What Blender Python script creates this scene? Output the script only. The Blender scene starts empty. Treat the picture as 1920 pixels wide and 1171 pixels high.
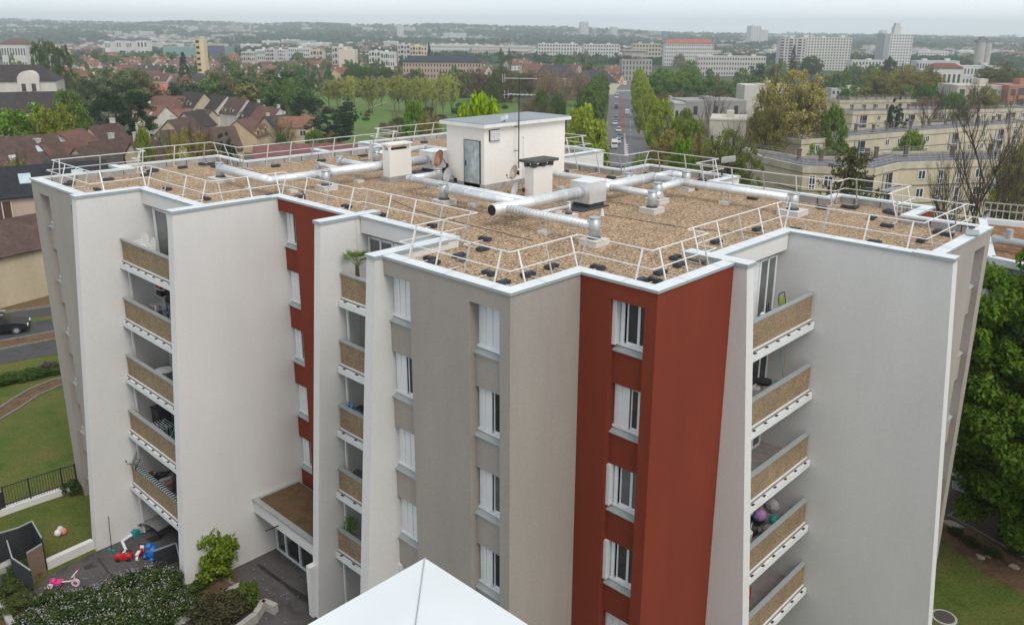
import bpy, math, random
import numpy as np
from mathutils import Vector, Matrix
random.seed(7); RNG = np.random.default_rng(7)
SC = bpy.context.scene; COL = SC.collection

# ------------------------------------------------------------------ camera
F, PIT, ROL, YAW, CX, CY = 1565.3, .2776, .0073, -.7548, 976.8, 505.4      # measured from the photograph (1920 px wide)
CAMZ = 24.0
_cp, _sp, _cy, _sy = math.cos(PIT), math.sin(PIT), math.cos(-YAW), math.sin(-YAW)
def _turn(w): return Vector((_cy*w[0]-_sy*w[1], _sy*w[0]+_cy*w[1], w[2]))
def ray(x, y):
    u, v = (x-CX)/F, -(y-CY)/F
    c, s = math.cos(ROL), math.sin(ROL); u, v = c*u-s*v, s*u+c*v
    return _turn((u, _cp+v*_sp, -_sp+v*_cp))
FW = _turn((0, 1, 0)); RT = _turn((1, 0, 0))
def onz(x, y, z=0.0):
    r = ray(x, y); t = (z-CAMZ)/r.z; return Vector((r.x*t, r.y*t, z))
def atw(x, y, w):
    r = ray(x, y); t = w/r.dot(FW); return Vector((r.x*t, r.y*t, CAMZ+r.z*t))
def wu(w, u, z=0.0): return Vector((FW.x*w+RT.x*u, FW.y*w+RT.y*u, z))
cam = bpy.data.cameras.new('camera'); co = bpy.data.objects.new('camera', cam); COL.objects.link(co)
c, s = math.cos(ROL), math.sin(ROL)
rx = _turn((c, s*_sp, s*_cp)); ry = _turn((-s, c*_sp, c*_cp)); fz = _turn((0, _cp, -_sp))
co.matrix_world = Matrix(((rx.x, ry.x, -fz.x, 0), (rx.y, ry.y, -fz.y, 0), (rx.z, ry.z, -fz.z, CAMZ), (0, 0, 0, 1)))
cam.sensor_width = 36; cam.lens = F/1920*36; cam.shift_x = (960-CX)/1920; cam.shift_y = (CY-585.5)/1920
cam.clip_start = .1; cam.clip_end = 20000
SC.camera = co

# ------------------------------------------------------------------ sky, sun, exposure
SUN_AZ = YAW*-1 + math.radians(-118)       # direction the light comes from, in the building's frame
SUN_EL = math.radians(52)
wd = bpy.data.worlds.new('World'); SC.world = wd; wd.use_nodes = True
nt = wd.node_tree; nt.nodes.clear()
N = nt.nodes.new; L = nt.links.new
sky = N('ShaderNodeTexSky'); sky.sky_type = 'NISHITA'; sky.sun_disc = False
sundir = Vector((.92, -.25, 0)).normalized()
sky.sun_elevation = SUN_EL; sky.sun_rotation = math.atan2(sundir.x, sundir.y)
sky.air_density = 1.0; sky.dust_density = 6.0; sky.ozone_density = 1.0; sky.altitude = 60
b1 = N('ShaderNodeBackground'); b1.inputs[1].default_value = .05; L(sky.outputs[0], b1.inputs[0])
# an even cloud deck: pale grey, a little brighter in soft bands
tc = N('ShaderNodeTexCoord'); mp = N('ShaderNodeMapping'); mp.inputs['Scale'].default_value = (1, 1, 3.2)
nz = N('ShaderNodeTexNoise'); nz.inputs['Scale'].default_value = 1.6; nz.inputs['Detail'].default_value = 4; nz.inputs['Roughness'].default_value = .5
rp = N('ShaderNodeValToRGB'); rp.color_ramp.elements[0].position = .3; rp.color_ramp.elements[1].position = .75
rp.color_ramp.elements[0].color = (.60, .665, .715, 1); rp.color_ramp.elements[1].color = (.76, .79, .80, 1)
L(tc.outputs['Generated'], mp.inputs[0]); L(mp.outputs[0], nz.inputs[0]); L(nz.outputs[0], rp.inputs[0])
sx = N('ShaderNodeSeparateXYZ'); L(tc.outputs['Generated'], sx.inputs[0])
hg = N('ShaderNodeMapRange'); hg.inputs['From Min'].default_value = 0; hg.inputs['From Max'].default_value = .25; hg.inputs['To Min'].default_value = 2.15; hg.inputs['To Max'].default_value = 1.0; L(sx.outputs[2], hg.inputs[0])
vs = N('ShaderNodeVectorMath'); vs.operation = 'SCALE'; L(rp.outputs[0], vs.inputs[0]); L(hg.outputs[0], vs.inputs['Scale'])
b2 = N('ShaderNodeBackground'); b2.inputs[1].default_value = .84; L(vs.outputs[0], b2.inputs[0])
ad = N('ShaderNodeAddShader'); L(b1.outputs[0], ad.inputs[0]); L(b2.outputs[0], ad.inputs[1])
wo = N('ShaderNodeOutputWorld'); L(ad.outputs[0], wo.inputs[0])
sl = bpy.data.lights.new('sun', 'SUN'); sl.energy = 1.35; sl.angle = math.radians(28); sl.color = (1, .98, .94)
so = bpy.data.objects.new('sun', sl); COL.objects.link(so)
d = Vector((sundir.x*math.cos(SUN_EL), sundir.y*math.cos(SUN_EL), math.sin(SUN_EL)))
so.rotation_euler = d.to_track_quat('Z', 'Y').to_euler()
SC.view_settings.view_transform = 'Standard'; SC.view_settings.look = 'None'; SC.view_settings.gamma = 1
SC.view_settings.use_curve_mapping = False
SC.view_settings.exposure = 0.0
SC.cycles.volume_bounces = 3

# ------------------------------------------------------------------ mesh helpers
class MB:
    """collects boxes, tubes and polygons; build() links them as ONE mesh object"""
    def __init__(s): s.v = []; s.f = []; s.m = []
    def poly(s, pts, m=0):
        n = len(s.v); s.v += [tuple(p) for p in pts]; s.f.append(tuple(range(n, n+len(pts)))); s.m.append(m)
    def box(s, x0, x1, y0, y1, z0, z1, m=0, skip=''):
        n = len(s.v)
        s.v += [(x0,y0,z0),(x1,y0,z0),(x1,y1,z0),(x0,y1,z0),(x0,y0,z1),(x1,y0,z1),(x1,y1,z1),(x0,y1,z1)]
        for k, q in (('b',(0,3,2,1)),('t',(4,5,6,7)),('f',(0,1,5,4)),('r',(1,2,6,5)),('k',(2,3,7,6)),('l',(3,0,4,7))):
            if k not in skip: s.f.append(tuple(n+i for i in q)); s.m.append(m)
    def obox(s, c, ax, ay, az, m=0):
        """oriented box: centre and three half-axis vectors"""
        c, ax, ay, az = map(Vector, (c, ax, ay, az)); n = len(s.v)
        for k in (-1, 1):
            for i, j in ((-1,-1),(1,-1),(1,1),(-1,1)): s.v.append(tuple(c+ax*i+ay*j+az*k))
        for q in ((0,3,2,1),(4,5,6,7),(0,1,5,4),(1,2,6,5),(2,3,7,6),(3,0,4,7)): s.f.append(tuple(n+i for i in q)); s.m.append(m)
    def bar(s, a, b, r, m=0, up=(0,0,1), r2=None):
        a, b = Vector(a), Vector(b); d = (b-a); l = d.length
        if l < 1e-6: return
        d /= l; up = Vector(up)
        if abs(d.dot(up)) > .98: up = Vector((1,0,0))
        sx = d.cross(up).normalized(); sy = sx.cross(d)
        s.obox((a+b)/2, sx*r, sy*(r2 or r), d*l/2, m)
    def tube(s, a, b, r, n=10, m=0, r2=None, caps=True):
        a, b = Vector(a), Vector(b); d = (b-a).normalized(); r2 = r if r2 is None else r2
        up = Vector((0,0,1)) if abs(d.z) < .95 else Vector((1,0,0))
        sx = d.cross(up).normalized(); sy = sx.cross(d); k = len(s.v)
        for p, q in ((a, r), (b, r2)):
            for i in range(n):
                t = 2*math.pi*i/n; s.v.append(tuple(p+sx*(q*math.cos(t))+sy*(q*math.sin(t))))
        for i in range(n):
            j = (i+1) % n; s.f.append((k+i, k+n+i, k+n+j, k+j)); s.m.append(m)
        if caps:
            s.f.append(tuple(k+i for i in range(n))); s.m.append(m)
            s.f.append(tuple(k+n+i for i in reversed(range(n)))); s.m.append(m)
    def path(s, pts, r, n=8, m=0):
        for a, b in zip(pts, pts[1:]): s.tube(a, b, r, n, m)
    def ball(s, c, r, m=0, nu=10, nv=6, sc=(1,1,1)):
        k = len(s.v); c = Vector(c)
        for j in range(nv+1):
            p = math.pi*j/nv
            for i in range(nu):
                t = 2*math.pi*i/nu
                s.v.append((c.x+r*sc[0]*math.sin(p)*math.cos(t), c.y+r*sc[1]*math.sin(p)*math.sin(t), c.z+r*sc[2]*math.cos(p)))
        for j in range(nv):
            for i in range(nu):
                i2 = (i+1) % nu; s.f.append((k+j*nu+i, k+(j+1)*nu+i, k+(j+1)*nu+i2, k+j*nu+i2)); s.m.append(m)
    def prism(s, pts, z0, z1, m=0, mt=None):
        """vertical prism over a CCW polygon"""
        n = len(pts)
        for i in range(n):
            a, b = pts[i], pts[(i+1) % n]
            s.poly([(a[0],a[1],z0),(b[0],b[1],z0),(b[0],b[1],z1),(a[0],a[1],z1)], m)
        s.poly([(p[0],p[1],z1) for p in pts], m if mt is None else mt)
        s.poly([(p[0],p[1],z0) for p in reversed(pts)], m)
    def build(s, name, mats, parent=None, smooth=False, local=False):
        me = bpy.data.meshes.new(name); me.from_pydata(s.v, [], s.f)
        if not isinstance(mats, (list, tuple)): mats = [mats]
        for m in mats: me.materials.append(m)
        if len(mats) > 1: me.polygons.foreach_set('material_index', s.m)
        if smooth: me.polygons.foreach_set('use_smooth', [True]*len(s.f))
        me.update(); return link(name, me, parent, local)
def link(name, me, parent=None, local=False):
    o = bpy.data.objects.new(name, me); COL.objects.link(o)
    if parent is not None:
        o.parent = parent
        if not local:
            p = parent; off = Vector((0,0,0))
            while p is not None: off += p.location; p = p.parent
            o.location = -off
    return o
def tag(o, label=None, cat=None, group=None, kind=None):
    if label: o['label'] = label
    if cat: o['category'] = cat
    if group: o['group'] = group
    if kind: o['kind'] = kind
    return o
def empty(name, loc=(0,0,0), rz=0, label=None, cat=None, group=None):
    o = bpy.data.objects.new(name, None); COL.objects.link(o); o.location = loc; o.rotation_euler = (0,0,rz)
    o.empty_display_size = .3
    return tag(o, label, cat, group)
KIDS = {}
def kids(o):
    return [c for c in o.children]
def copy_tree(o, parent=None):
    c = o.copy(); COL.objects.link(c)
    if parent is not None: c.parent = parent
    for ch in kids(o): copy_tree(ch, c)
    return c
def setcol(o, col):
    o.color = (*col, 1)
    for ch in o.children: setcol(ch, col)

# ------------------------------------------------------------------ materials
MATS = {}
def _bs(name):
    m = bpy.data.materials.new(name); m.use_nodes = True; t = m.node_tree
    b = t.nodes['Principled BSDF']; return m, t, b
def mat(name, col, rough=.75, metal=0, var=.08, scale=6, bump=0, bscale=60, spec=.5, objcol=False, big=None, streak=0):
    """plain surface with procedural variation; big=(scale, amount) adds broad uneven weathering"""
    if name in MATS: return MATS[name]
    m, t, b = _bs(name); n = t.nodes.new; l = t.links.new
    b.inputs['Roughness'].default_value = rough; b.inputs['Metallic'].default_value = metal
    b.inputs['Specular IOR Level'].default_value = spec
    tc = n('ShaderNodeTexCoord')
    nz = n('ShaderNodeTexNoise'); nz.inputs['Scale'].default_value = scale; nz.inputs['Detail'].default_value = 5; nz.inputs['Roughness'].default_value = .6
    l(tc.outputs['Object'], nz.inputs[0])
    mr = n('ShaderNodeMapRange'); mr.inputs['From Min'].default_value = .3; mr.inputs['From Max'].default_value = .7
    mr.inputs['To Min'].default_value = 1-var; mr.inputs['To Max'].default_value = 1+var
    l(nz.outputs[0], mr.inputs[0]); fac = mr.outputs[0]
    if big:
        n2 = n('ShaderNodeTexNoise'); n2.inputs['Scale'].default_value = big[0]; n2.inputs['Detail'].default_value = 3
        mp = n('ShaderNodeMapping'); mp.inputs['Scale'].default_value = (1, 1, .35); l(tc.outputs['Object'], mp.inputs[0]); l(mp.outputs[0], n2.inputs[0])
        m2 = n('ShaderNodeMapRange'); m2.inputs['From Min'].default_value = .3; m2.inputs['From Max'].default_value = .7
        m2.inputs['To Min'].default_value = 1-big[1]; m2.inputs['To Max'].default_value = 1+big[1]*.6; l(n2.outputs[0], m2.inputs[0])
        mm = n('ShaderNodeMath'); mm.operation = 'MULTIPLY'; l(fac, mm.inputs[0]); l(m2.outputs[0], mm.inputs[1]); fac = mm.outputs[0]
    if streak:
        ms = n('ShaderNodeMapping'); ms.inputs['Scale'].default_value = (2.2, 2.2, .18); l(tc.outputs['Object'], ms.inputs[0])
        n3 = n('ShaderNodeTexNoise'); n3.inputs['Scale'].default_value = 1.0; n3.inputs['Detail'].default_value = 6; n3.inputs['Roughness'].default_value = .7; l(ms.outputs[0], n3.inputs[0])
        m3 = n('ShaderNodeMapRange'); m3.inputs['From Min'].default_value = .38; m3.inputs['From Max'].default_value = .72; m3.inputs['To Min'].default_value = 1.0; m3.inputs['To Max'].default_value = 1-streak; l(n3.outputs[0], m3.inputs[0])
        m4 = n('ShaderNodeMath'); m4.operation = 'MULTIPLY'; l(fac, m4.inputs[0]); l(m3.outputs[0], m4.inputs[1]); fac = m4.outputs[0]
    vm = n('ShaderNodeVectorMath'); vm.operation = 'SCALE'; l(fac, vm.inputs['Scale'])
    if objcol:
        oi = n('ShaderNodeObjectInfo'); l(oi.outputs['Color'], vm.inputs[0])
    else: vm.inputs[0].default_value = col
    l(vm.outputs[0], b.inputs['Base Color'])
    if bump:
        nb = n('ShaderNodeTexNoise'); nb.inputs['Scale'].default_value = bscale; nb.inputs['Detail'].default_value = 4; l(tc.outputs['Object'], nb.inputs[0])
        bp = n('ShaderNodeBump'); bp.inputs['Strength'].default_value = bump; bp.inputs['Distance'].default_value = .02; l(nb.outputs[0], bp.inputs['Height']); l(bp.outputs[0], b.inputs['Normal'])
    MATS[name] = m; return m
def grains(name, cols, scale, rough=.9, bump=.6, dist=.02, patch=(.5, .25)):
    """pebbles, gravel or chips: one random colour per voronoi cell, plus broad patches"""
    if name in MATS: return MATS[name]
    m, t, b = _bs(name); n = t.nodes.new; l = t.links.new
    b.inputs['Roughness'].default_value = rough; b.inputs['Specular IOR Level'].default_value = .25
    tc = n('ShaderNodeTexCoord'); vo = n('ShaderNodeTexVoronoi'); vo.inputs['Scale'].default_value = scale; l(tc.outputs['Object'], vo.inputs[0])
    sp = n('ShaderNodeSeparateColor'); l(vo.outputs['Color'], sp.inputs[0])
    r = n('ShaderNodeValToRGB'); r.color_ramp.interpolation = 'LINEAR'
    while len(r.color_ramp.elements) < len(cols): r.color_ramp.elements.new(.5)
    for i, c in enumerate(cols): e = r.color_ramp.elements[i]; e.position = i/(len(cols)-1); e.color = (*c, 1)
    l(sp.outputs[0], r.inputs[0])
    nz = n('ShaderNodeTexNoise'); nz.inputs['Scale'].default_value = patch[0]; nz.inputs['Detail'].default_value = 6; nz.inputs['Roughness'].default_value = .65; l(tc.outputs['Object'], nz.inputs[0])
    mr = n('ShaderNodeMapRange'); mr.inputs['From Min'].default_value = .3; mr.inputs['From Max'].default_value = .7; mr.inputs['To Min'].default_value = 1-patch[1]; mr.inputs['To Max'].default_value = 1+patch[1]; l(nz.outputs[0], mr.inputs[0])
    vm = n('ShaderNodeVectorMath'); vm.operation = 'SCALE'; l(r.outputs[0], vm.inputs[0]); l(mr.outputs[0], vm.inputs['Scale']); l(vm.outputs[0], b.inputs['Base Color'])
    bp = n('ShaderNodeBump'); bp.inputs['Strength'].default_value = bump; bp.inputs['Distance'].default_value = dist; bp.invert = True
    l(vo.outputs['Distance'], bp.inputs['Height']); l(bp.outputs[0], b.inputs['Normal'])
    MATS[name] = m; return m
def tiles(name, col, scale=3.0, var=.3, objcol=False, rows=None):
    """roof tiles: rows across the slope in the object's own z, random tone per tile"""
    if name in MATS: return MATS[name]
    m, t, b = _bs(name); n = t.nodes.new; l = t.links.new
    b.inputs['Roughness'].default_value = .8; b.inputs['Specular IOR Level'].default_value = .3
    tc = n('ShaderNodeTexCoord')
    wv = n('ShaderNodeTexWave'); wv.wave_type = 'BANDS'; wv.bands_direction = 'Z'; wv.wave_profile = 'SAW'; wv.inputs['Scale'].default_value = rows or scale; wv.inputs['Distortion'].default_value = .15
    l(tc.outputs['Object'], wv.inputs[0])
    vo = n('ShaderNodeTexVoronoi'); vo.inputs['Scale'].default_value = scale*1.3; l(tc.outputs['Object'], vo.inputs[0])
    sp = n('ShaderNodeSeparateColor'); l(vo.outputs['Color'], sp.inputs[0])
    nz = n('ShaderNodeTexNoise'); nz.inputs['Scale'].default_value = .8; nz.inputs['Detail'].default_value = 5; l(tc.outputs['Object'], nz.inputs[0])
    a1 = n('ShaderNodeMath'); a1.operation = 'MULTIPLY_ADD'; a1.inputs[1].default_value = .35; a1.inputs[2].default_value = .0; l(wv.outputs['Fac'], a1.inputs[0])
    a2 = n('ShaderNodeMath'); a2.operation = 'MULTIPLY_ADD'; a2.inputs[1].default_value = var; l(sp.outputs[0], a2.inputs[0]); l(a1.outputs[0], a2.inputs[2])
    a3 = n('ShaderNodeMath'); a3.operation = 'MULTIPLY_ADD'; a3.inputs[1].default_value = .9; l(nz.outputs[0], a3.inputs[0]); l(a2.outputs[0], a3.inputs[2])
    a4 = n('ShaderNodeMath'); a4.operation = 'ADD'; a4.inputs[1].default_value = .3; l(a3.outputs[0], a4.inputs[0])
    vm = n('ShaderNodeVectorMath'); vm.operation = 'SCALE'; l(a4.outputs[0], vm.inputs['Scale'])
    if objcol: oi = n('ShaderNodeObjectInfo'); l(oi.outputs['Color'], vm.inputs[0])
    else: vm.inputs[0].default_value = col
    l(vm.outputs[0], b.inputs['Base Color'])
    bp = n('ShaderNodeBump'); bp.inputs['Strength'].default_value = .5; bp.inputs['Distance'].default_value = .05; l(wv.outputs['Fac'], bp.inputs['Height']); l(bp.outputs[0], b.inputs['Normal'])
    MATS[name] = m; return m
def blend_ground(name, cols, scale=.15, scale2=6, rough=.95, amt=.35, gb=.5):
    """grass, soil or tarmac: broad patches between given colours, fine speckle on top"""
    if name in MATS: return MATS[name]
    m, t, b = _bs(name); n = t.nodes.new; l = t.links.new
    b.inputs['Roughness'].default_value = rough; b.inputs['Specular IOR Level'].default_value = .2
    tc = n('ShaderNodeTexCoord')
    nz = n('ShaderNodeTexNoise'); nz.inputs['Scale'].default_value = scale; nz.inputs['Detail'].default_value = 8; nz.inputs['Roughness'].default_value = .62; nz.inputs['Distortion'].default_value = .6; l(tc.outputs['Object'], nz.inputs[0])
    r = n('ShaderNodeValToRGB')
    while len(r.color_ramp.elements) < len(cols): r.color_ramp.elements.new(.5)
    for i, c in enumerate(cols): e = r.color_ramp.elements[i]; e.position = .3+.4*i/(len(cols)-1); e.color = (*c, 1)
    l(nz.outputs[0], r.inputs[0])
    n2 = n('ShaderNodeTexNoise'); n2.inputs['Scale'].default_value = scale2; n2.inputs['Detail'].default_value = 6; n2.inputs['Roughness'].default_value = .75; l(tc.outputs['Object'], n2.inputs[0])
    mr = n('ShaderNodeMapRange'); mr.inputs['From Min'].default_value = .3; mr.inputs['From Max'].default_value = .7; mr.inputs['To Min'].default_value = 1-amt; mr.inputs['To Max'].default_value = 1+amt; l(n2.outputs[0], mr.inputs[0])
    vm = n('ShaderNodeVectorMath'); vm.operation = 'SCALE'; l(r.outputs[0], vm.inputs[0]); l(mr.outputs[0], vm.inputs['Scale']); l(vm.outputs[0], b.inputs['Base Color'])
    bp = n('ShaderNodeBump'); bp.inputs['Strength'].default_value = gb; bp.inputs['Distance'].default_value = .06; l(n2.outputs[0], bp.inputs['Height']); l(bp.outputs[0], b.inputs['Normal'])
    MATS[name] = m; return m
def leafmat(name='leaf'):
    if name in MATS: return MATS[name]
    m, t, b = _bs(name); n = t.nodes.new; l = t.links.new; t.nodes.remove(b)
    oi = n('ShaderNodeObjectInfo'); ge = n('ShaderNodeNewGeometry')
    mr = n('ShaderNodeMapRange'); mr.inputs['To Min'].default_value = .9; mr.inputs['To Max'].default_value = 2.5; l(ge.outputs['Random Per Island'], mr.inputs[0])
    vm = n('ShaderNodeVectorMath'); vm.operation = 'SCALE'; l(oi.outputs['Color'], vm.inputs[0]); l(mr.outputs[0], vm.inputs['Scale'])
    hs = n('ShaderNodeHueSaturation'); hm = n('ShaderNodeMapRange'); hm.inputs['To Min'].default_value = .485; hm.inputs['To Max'].default_value = .515; l(ge.outputs['Random Per Island'], hm.inputs[0])
    l(hm.outputs[0], hs.inputs['Hue']); l(vm.outputs[0], hs.inputs['Color'])
    d = n('ShaderNodeBsdfDiffuse'); tr = n('ShaderNodeBsdfTranslucent'); l(hs.outputs[0], d.inputs[0]); l(hs.outputs[0], tr.inputs[0])
    mx = n('ShaderNodeMixShader'); mx.inputs[0].default_value = .45; l(d.outputs[0], mx.inputs[1]); l(tr.outputs[0], mx.inputs[2])
    l(mx.outputs[0], t.nodes['Material Output'].inputs[0]); MATS[name] = m; return m
def glass(name='glass', col=(.02,.025,.03), rough=.06):
    return mat(name, col, rough=rough, var=.3, scale=.7, spec=.7)

M_WHITE = mat('white_render', (.70,.69,.67), .85, var=.035, scale=9, bump=.14, bscale=60, big=(.35,.07), spec=.2, streak=.02)
M_GREY = mat('grey_render', (.375,.338,.302), .88, var=.05, scale=9, bump=.15, bscale=60, big=(.5,.09), spec=.2, streak=.04)
M_RED = mat('red_render', (.22,.045,.024), .85, var=.05, scale=8, bump=.15, bscale=60, big=(.5,.10), spec=.15, streak=.06)
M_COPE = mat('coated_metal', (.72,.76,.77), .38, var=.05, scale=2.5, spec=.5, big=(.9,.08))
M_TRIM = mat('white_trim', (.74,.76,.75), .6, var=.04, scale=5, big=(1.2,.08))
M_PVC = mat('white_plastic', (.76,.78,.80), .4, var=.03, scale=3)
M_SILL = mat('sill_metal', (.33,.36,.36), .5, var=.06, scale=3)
M_FASC_SHADE = mat('shaded_coping_edge', (.34,.385,.395), .45, var=.06, scale=3)  # coping metal again, with the shade on its outer edge put into the colour
M_UP = mat('flashing', (.36,.355,.35), .5, var=.18, scale=4, big=(1.5,.2))
M_GRAVEL = grains('roof_gravel', [(.08,.05,.03),(.27,.175,.10),(.38,.27,.16),(.60,.47,.33),(.24,.13,.07)], 19, patch=(.7,.16), bump=.8)
M_PEB = grains('pebble_panel', [(.12,.08,.05),(.27,.19,.115),(.38,.295,.19),(.24,.16,.09)], 40, bump=.3, patch=(1.4,.16))
M_GALV = mat('galvanised_steel', (.80,.82,.83), .40, metal=.55, var=.08, scale=5, big=(1.6,.08))
M_GALV2 = mat('dull_galvanised', (.48,.51,.51), .5, metal=.6, var=.12, scale=7)
M_ALU = mat('white_aluminium', (.78,.78,.77), .4, metal=.1, var=.04)
M_ALUG = mat('grey_aluminium', (.50,.50,.48), .45, metal=.4, var=.08)
M_RUB = mat('dark_rubber', (.045,.05,.06), .65, var=.25, scale=10)
M_CONC = mat('concrete', (.42,.40,.37), .9, var=.15, scale=6, bump=.4, bscale=40, big=(1,.18))
M_BLK = mat('painted_block', (.62,.60,.57), .8, var=.12, scale=12, bump=.3, bscale=30)
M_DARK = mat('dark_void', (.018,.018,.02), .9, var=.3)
M_BLACK = mat('black_metal', (.02,.02,.022), .5, var=.2)
M_GLASS = glass()
M_GLASS2 = glass('curtained_glass', (.12,.13,.13), .12)
M_FLOOR = mat('balcony_floor', (.24,.21,.20), .8, var=.2, scale=3)
M_ASPH = blend_ground('asphalt', [(.055,.055,.058),(.085,.082,.082),(.065,.06,.06)], .5, 25, amt=.25, gb=.3)
M_YARD = blend_ground('yard_asphalt', [(.05,.045,.045),(.10,.092,.09),(.12,.11,.105)], .55, 14, amt=.22, gb=.3)
M_LAWN = blend_ground('lawn_grass', [(.055,.09,.014),(.085,.12,.02),(.12,.125,.03),(.15,.125,.04)], .35, 9, amt=.5, gb=1)
M_DRY = blend_ground('dry_grass', [(.10,.095,.03),(.15,.105,.05),(.17,.12,.06)], .5, 8, amt=.4, gb=1)
M_SOIL = blend_ground('bare_soil', [(.10,.06,.035),(.15,.09,.05),(.18,.12,.075)], 1.5, 14, amt=.4, gb=.8)
M_MOSS = blend_ground('soil_roof', [(.11,.065,.03),(.16,.10,.055),(.085,.075,.03)], 1.2, 20, amt=.5, gb=.8)
M_OLIVEWALL = None
M_BARK = mat('bark', (.085,.065,.05), .95, var=.3, scale=20)
M_LEAF = leafmat()
# ------------------------------------------------------------------ the apartment block
ST = 2.745; TOP = 17.0; GR = 16.68
HEAD = [16.37-ST*k for k in range(6)]; SILL = [14.89-ST*k for k in range(6)]
bl = empty('apartment_block', (-26, 27, 0), 0, 'white grey and red apartment block with projecting fin walls and a gravel roof', 'apartment building')
def part(mb, name, mats, parent=bl, label=None, smooth=False):
    o = mb.build(name, mats, parent, smooth)
    if label: o['label'] = label
    return o
OUT = [(-45,12.88),(-38.36,12.88),(-38.36,15.43),(-32.41,15.43),(-32.41,18.85),(-26.67,18.85),(-26.67,19.05),(-21.68,19.05),(-21.68,15.93),(-15.38,15.93),
 (-15.38,19.02),(-12.56,19.02),(-12.56,23.8),(-13.33,23.8),(-13.33,28.64),(-8.15,28.64),(-8.15,34.9),(-11.05,34.9),(-11.05,37.4),(-15.4,37.4),(-15.4,36.35),
 (-20.85,36.35),(-20.85,38.5),(-26.6,38.5),(-26.6,36.0),(-31.7,36.0),(-31.7,41.2),(-45.4,41.2),(-45.4,32.5),(-43.0,32.5),(-43.0,23.27),(-46.1,23.27),(-46.1,17.4),(-45,17.4)]
def inset(poly, d):
    """inset a CCW rectilinear polygon by d"""
    n = len(poly); r = []
    for i in range(n):
        p, q, s_ = Vector(poly[i-1]), Vector(poly[i]), Vector(poly[(i+1) % n])
        a = (q-p).normalized(); b = (s_-q).normalized(); r.append(tuple(q+Vector((-a.y, a.x))*d+Vector((-b.y, b.x))*d))
    return r
def wall_pts(poly, z0, z1, mb, m=0, d=0, rev=False, i0=0, i1=None):
    n = len(poly)
    for i in range(n):
        a, b = poly[i], poly[(i+1) % n]
        q = [(a[0],a[1],z0),(b[0],b[1],z0),(b[0],b[1],z1),(a[0],a[1],z1)]
        mb.poly(q[::-1] if rev else q, m)
WALLP = inset(OUT, .05)
# roof sheet, upstand, coping
g = MB(); g.poly([(x,y,GR) for x,y in inset(OUT, .4)]); roof = part(g, 'roof', M_GRAVEL, label='flat roof covered in tan gravel')
cp = MB(); o0, o1 = OUT, inset(OUT, .42)
n = len(OUT)
for i in range(n):
    j = (i+1) % n; a, b, c_, d_ = o0[i], o0[j], o1[j], o1[i]
    cp.poly([(*a,TOP),(*b,TOP),(*c_,TOP+.02),(*d_,TOP+.02)])
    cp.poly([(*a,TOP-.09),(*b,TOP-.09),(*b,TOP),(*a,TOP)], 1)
    cp.poly([(*d_,TOP+.02),(*c_,TOP+.02),(*c_,TOP-.06),(*d_,TOP-.06)])
    w0, w1 = WALLP[i], WALLP[j]
    cp.poly([(*a,TOP-.09),(*w0,TOP-.09),(*w1,TOP-.09),(*b,TOP-.09)])
def cstrip(x0, x1, y0, y1, dz=.0255): cp.box(x0-.004, x1+.004, y0-.004, y1+.004, TOP-.094, TOP+dz, 1, skip='t'); cp.poly([(x0-.004,y0-.004,TOP+dz),(x1+.004,y0-.004,TOP+dz),(x1+.004,y1+.004,TOP+dz),(x0-.004,y1+.004,TOP+dz)])
for q in ((-38.95,-38.36,12.63,15.6),(-32.97,-32.41,14.15,18.6),(-27.17,-26.67,17.24,20.1),(-21.68,-21.15,15.62,18.8),(-14.5,-12.1,23.25,23.8),(-9.0,-7.66,28.64,29.2),(-46.3,-44.6,17.12,17.5),(-44.3,-42.8,28.3,28.75)): cstrip(*q)
part(cp, 'coping', [M_COPE, M_FASC_SHADE], roof)
# joints across the coping
for i in range(n):
    a, b = Vector(OUT[i]), Vector(OUT[(i+1) % n]); L_ = (b-a).length; d_ = (b-a).normalized(); nn = Vector((-d_.y, d_.x)); k = 1.5
    while k < L_-.6:
        p = a+d_*k; cj = MB(); cj.poly([(*(p-nn*.002),TOP+.004),(*(p+d_*.02-nn*.002),TOP+.004),(*(p+d_*.02+nn*.4),TOP+.024),(*(p+nn*.4),TOP+.024)])
        cj.poly([(*(p-nn*.003),TOP-.085),(*(p+d_*.02-nn*.003),TOP-.085),(*(p+d_*.02-nn*.003),TOP),(*(p-nn*.003),TOP)]); k += 2.0; part(cj, 'coping_joint', M_SILL, roof)
up = MB(); wall_pts(inset(OUT, .405), GR-.02, TOP-.05, up, rev=True)
for i in range(n):
    a, b = Vector(inset(OUT,.41)[i]), Vector(inset(OUT,.41)[(i+1) % n]); L_ = (b-a).length; d_ = (b-a).normalized(); k = .6
    nn = Vector((-d_.y, d_.x))
    while k < L_-.2:
        p = a+d_*k; up.bar((*(p+nn*.004),GR),(*(p+nn*.004),TOP-.07),.012,1); k += 1.15
part(up, 'upstand', [M_UP, M_BLACK], roof)

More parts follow.
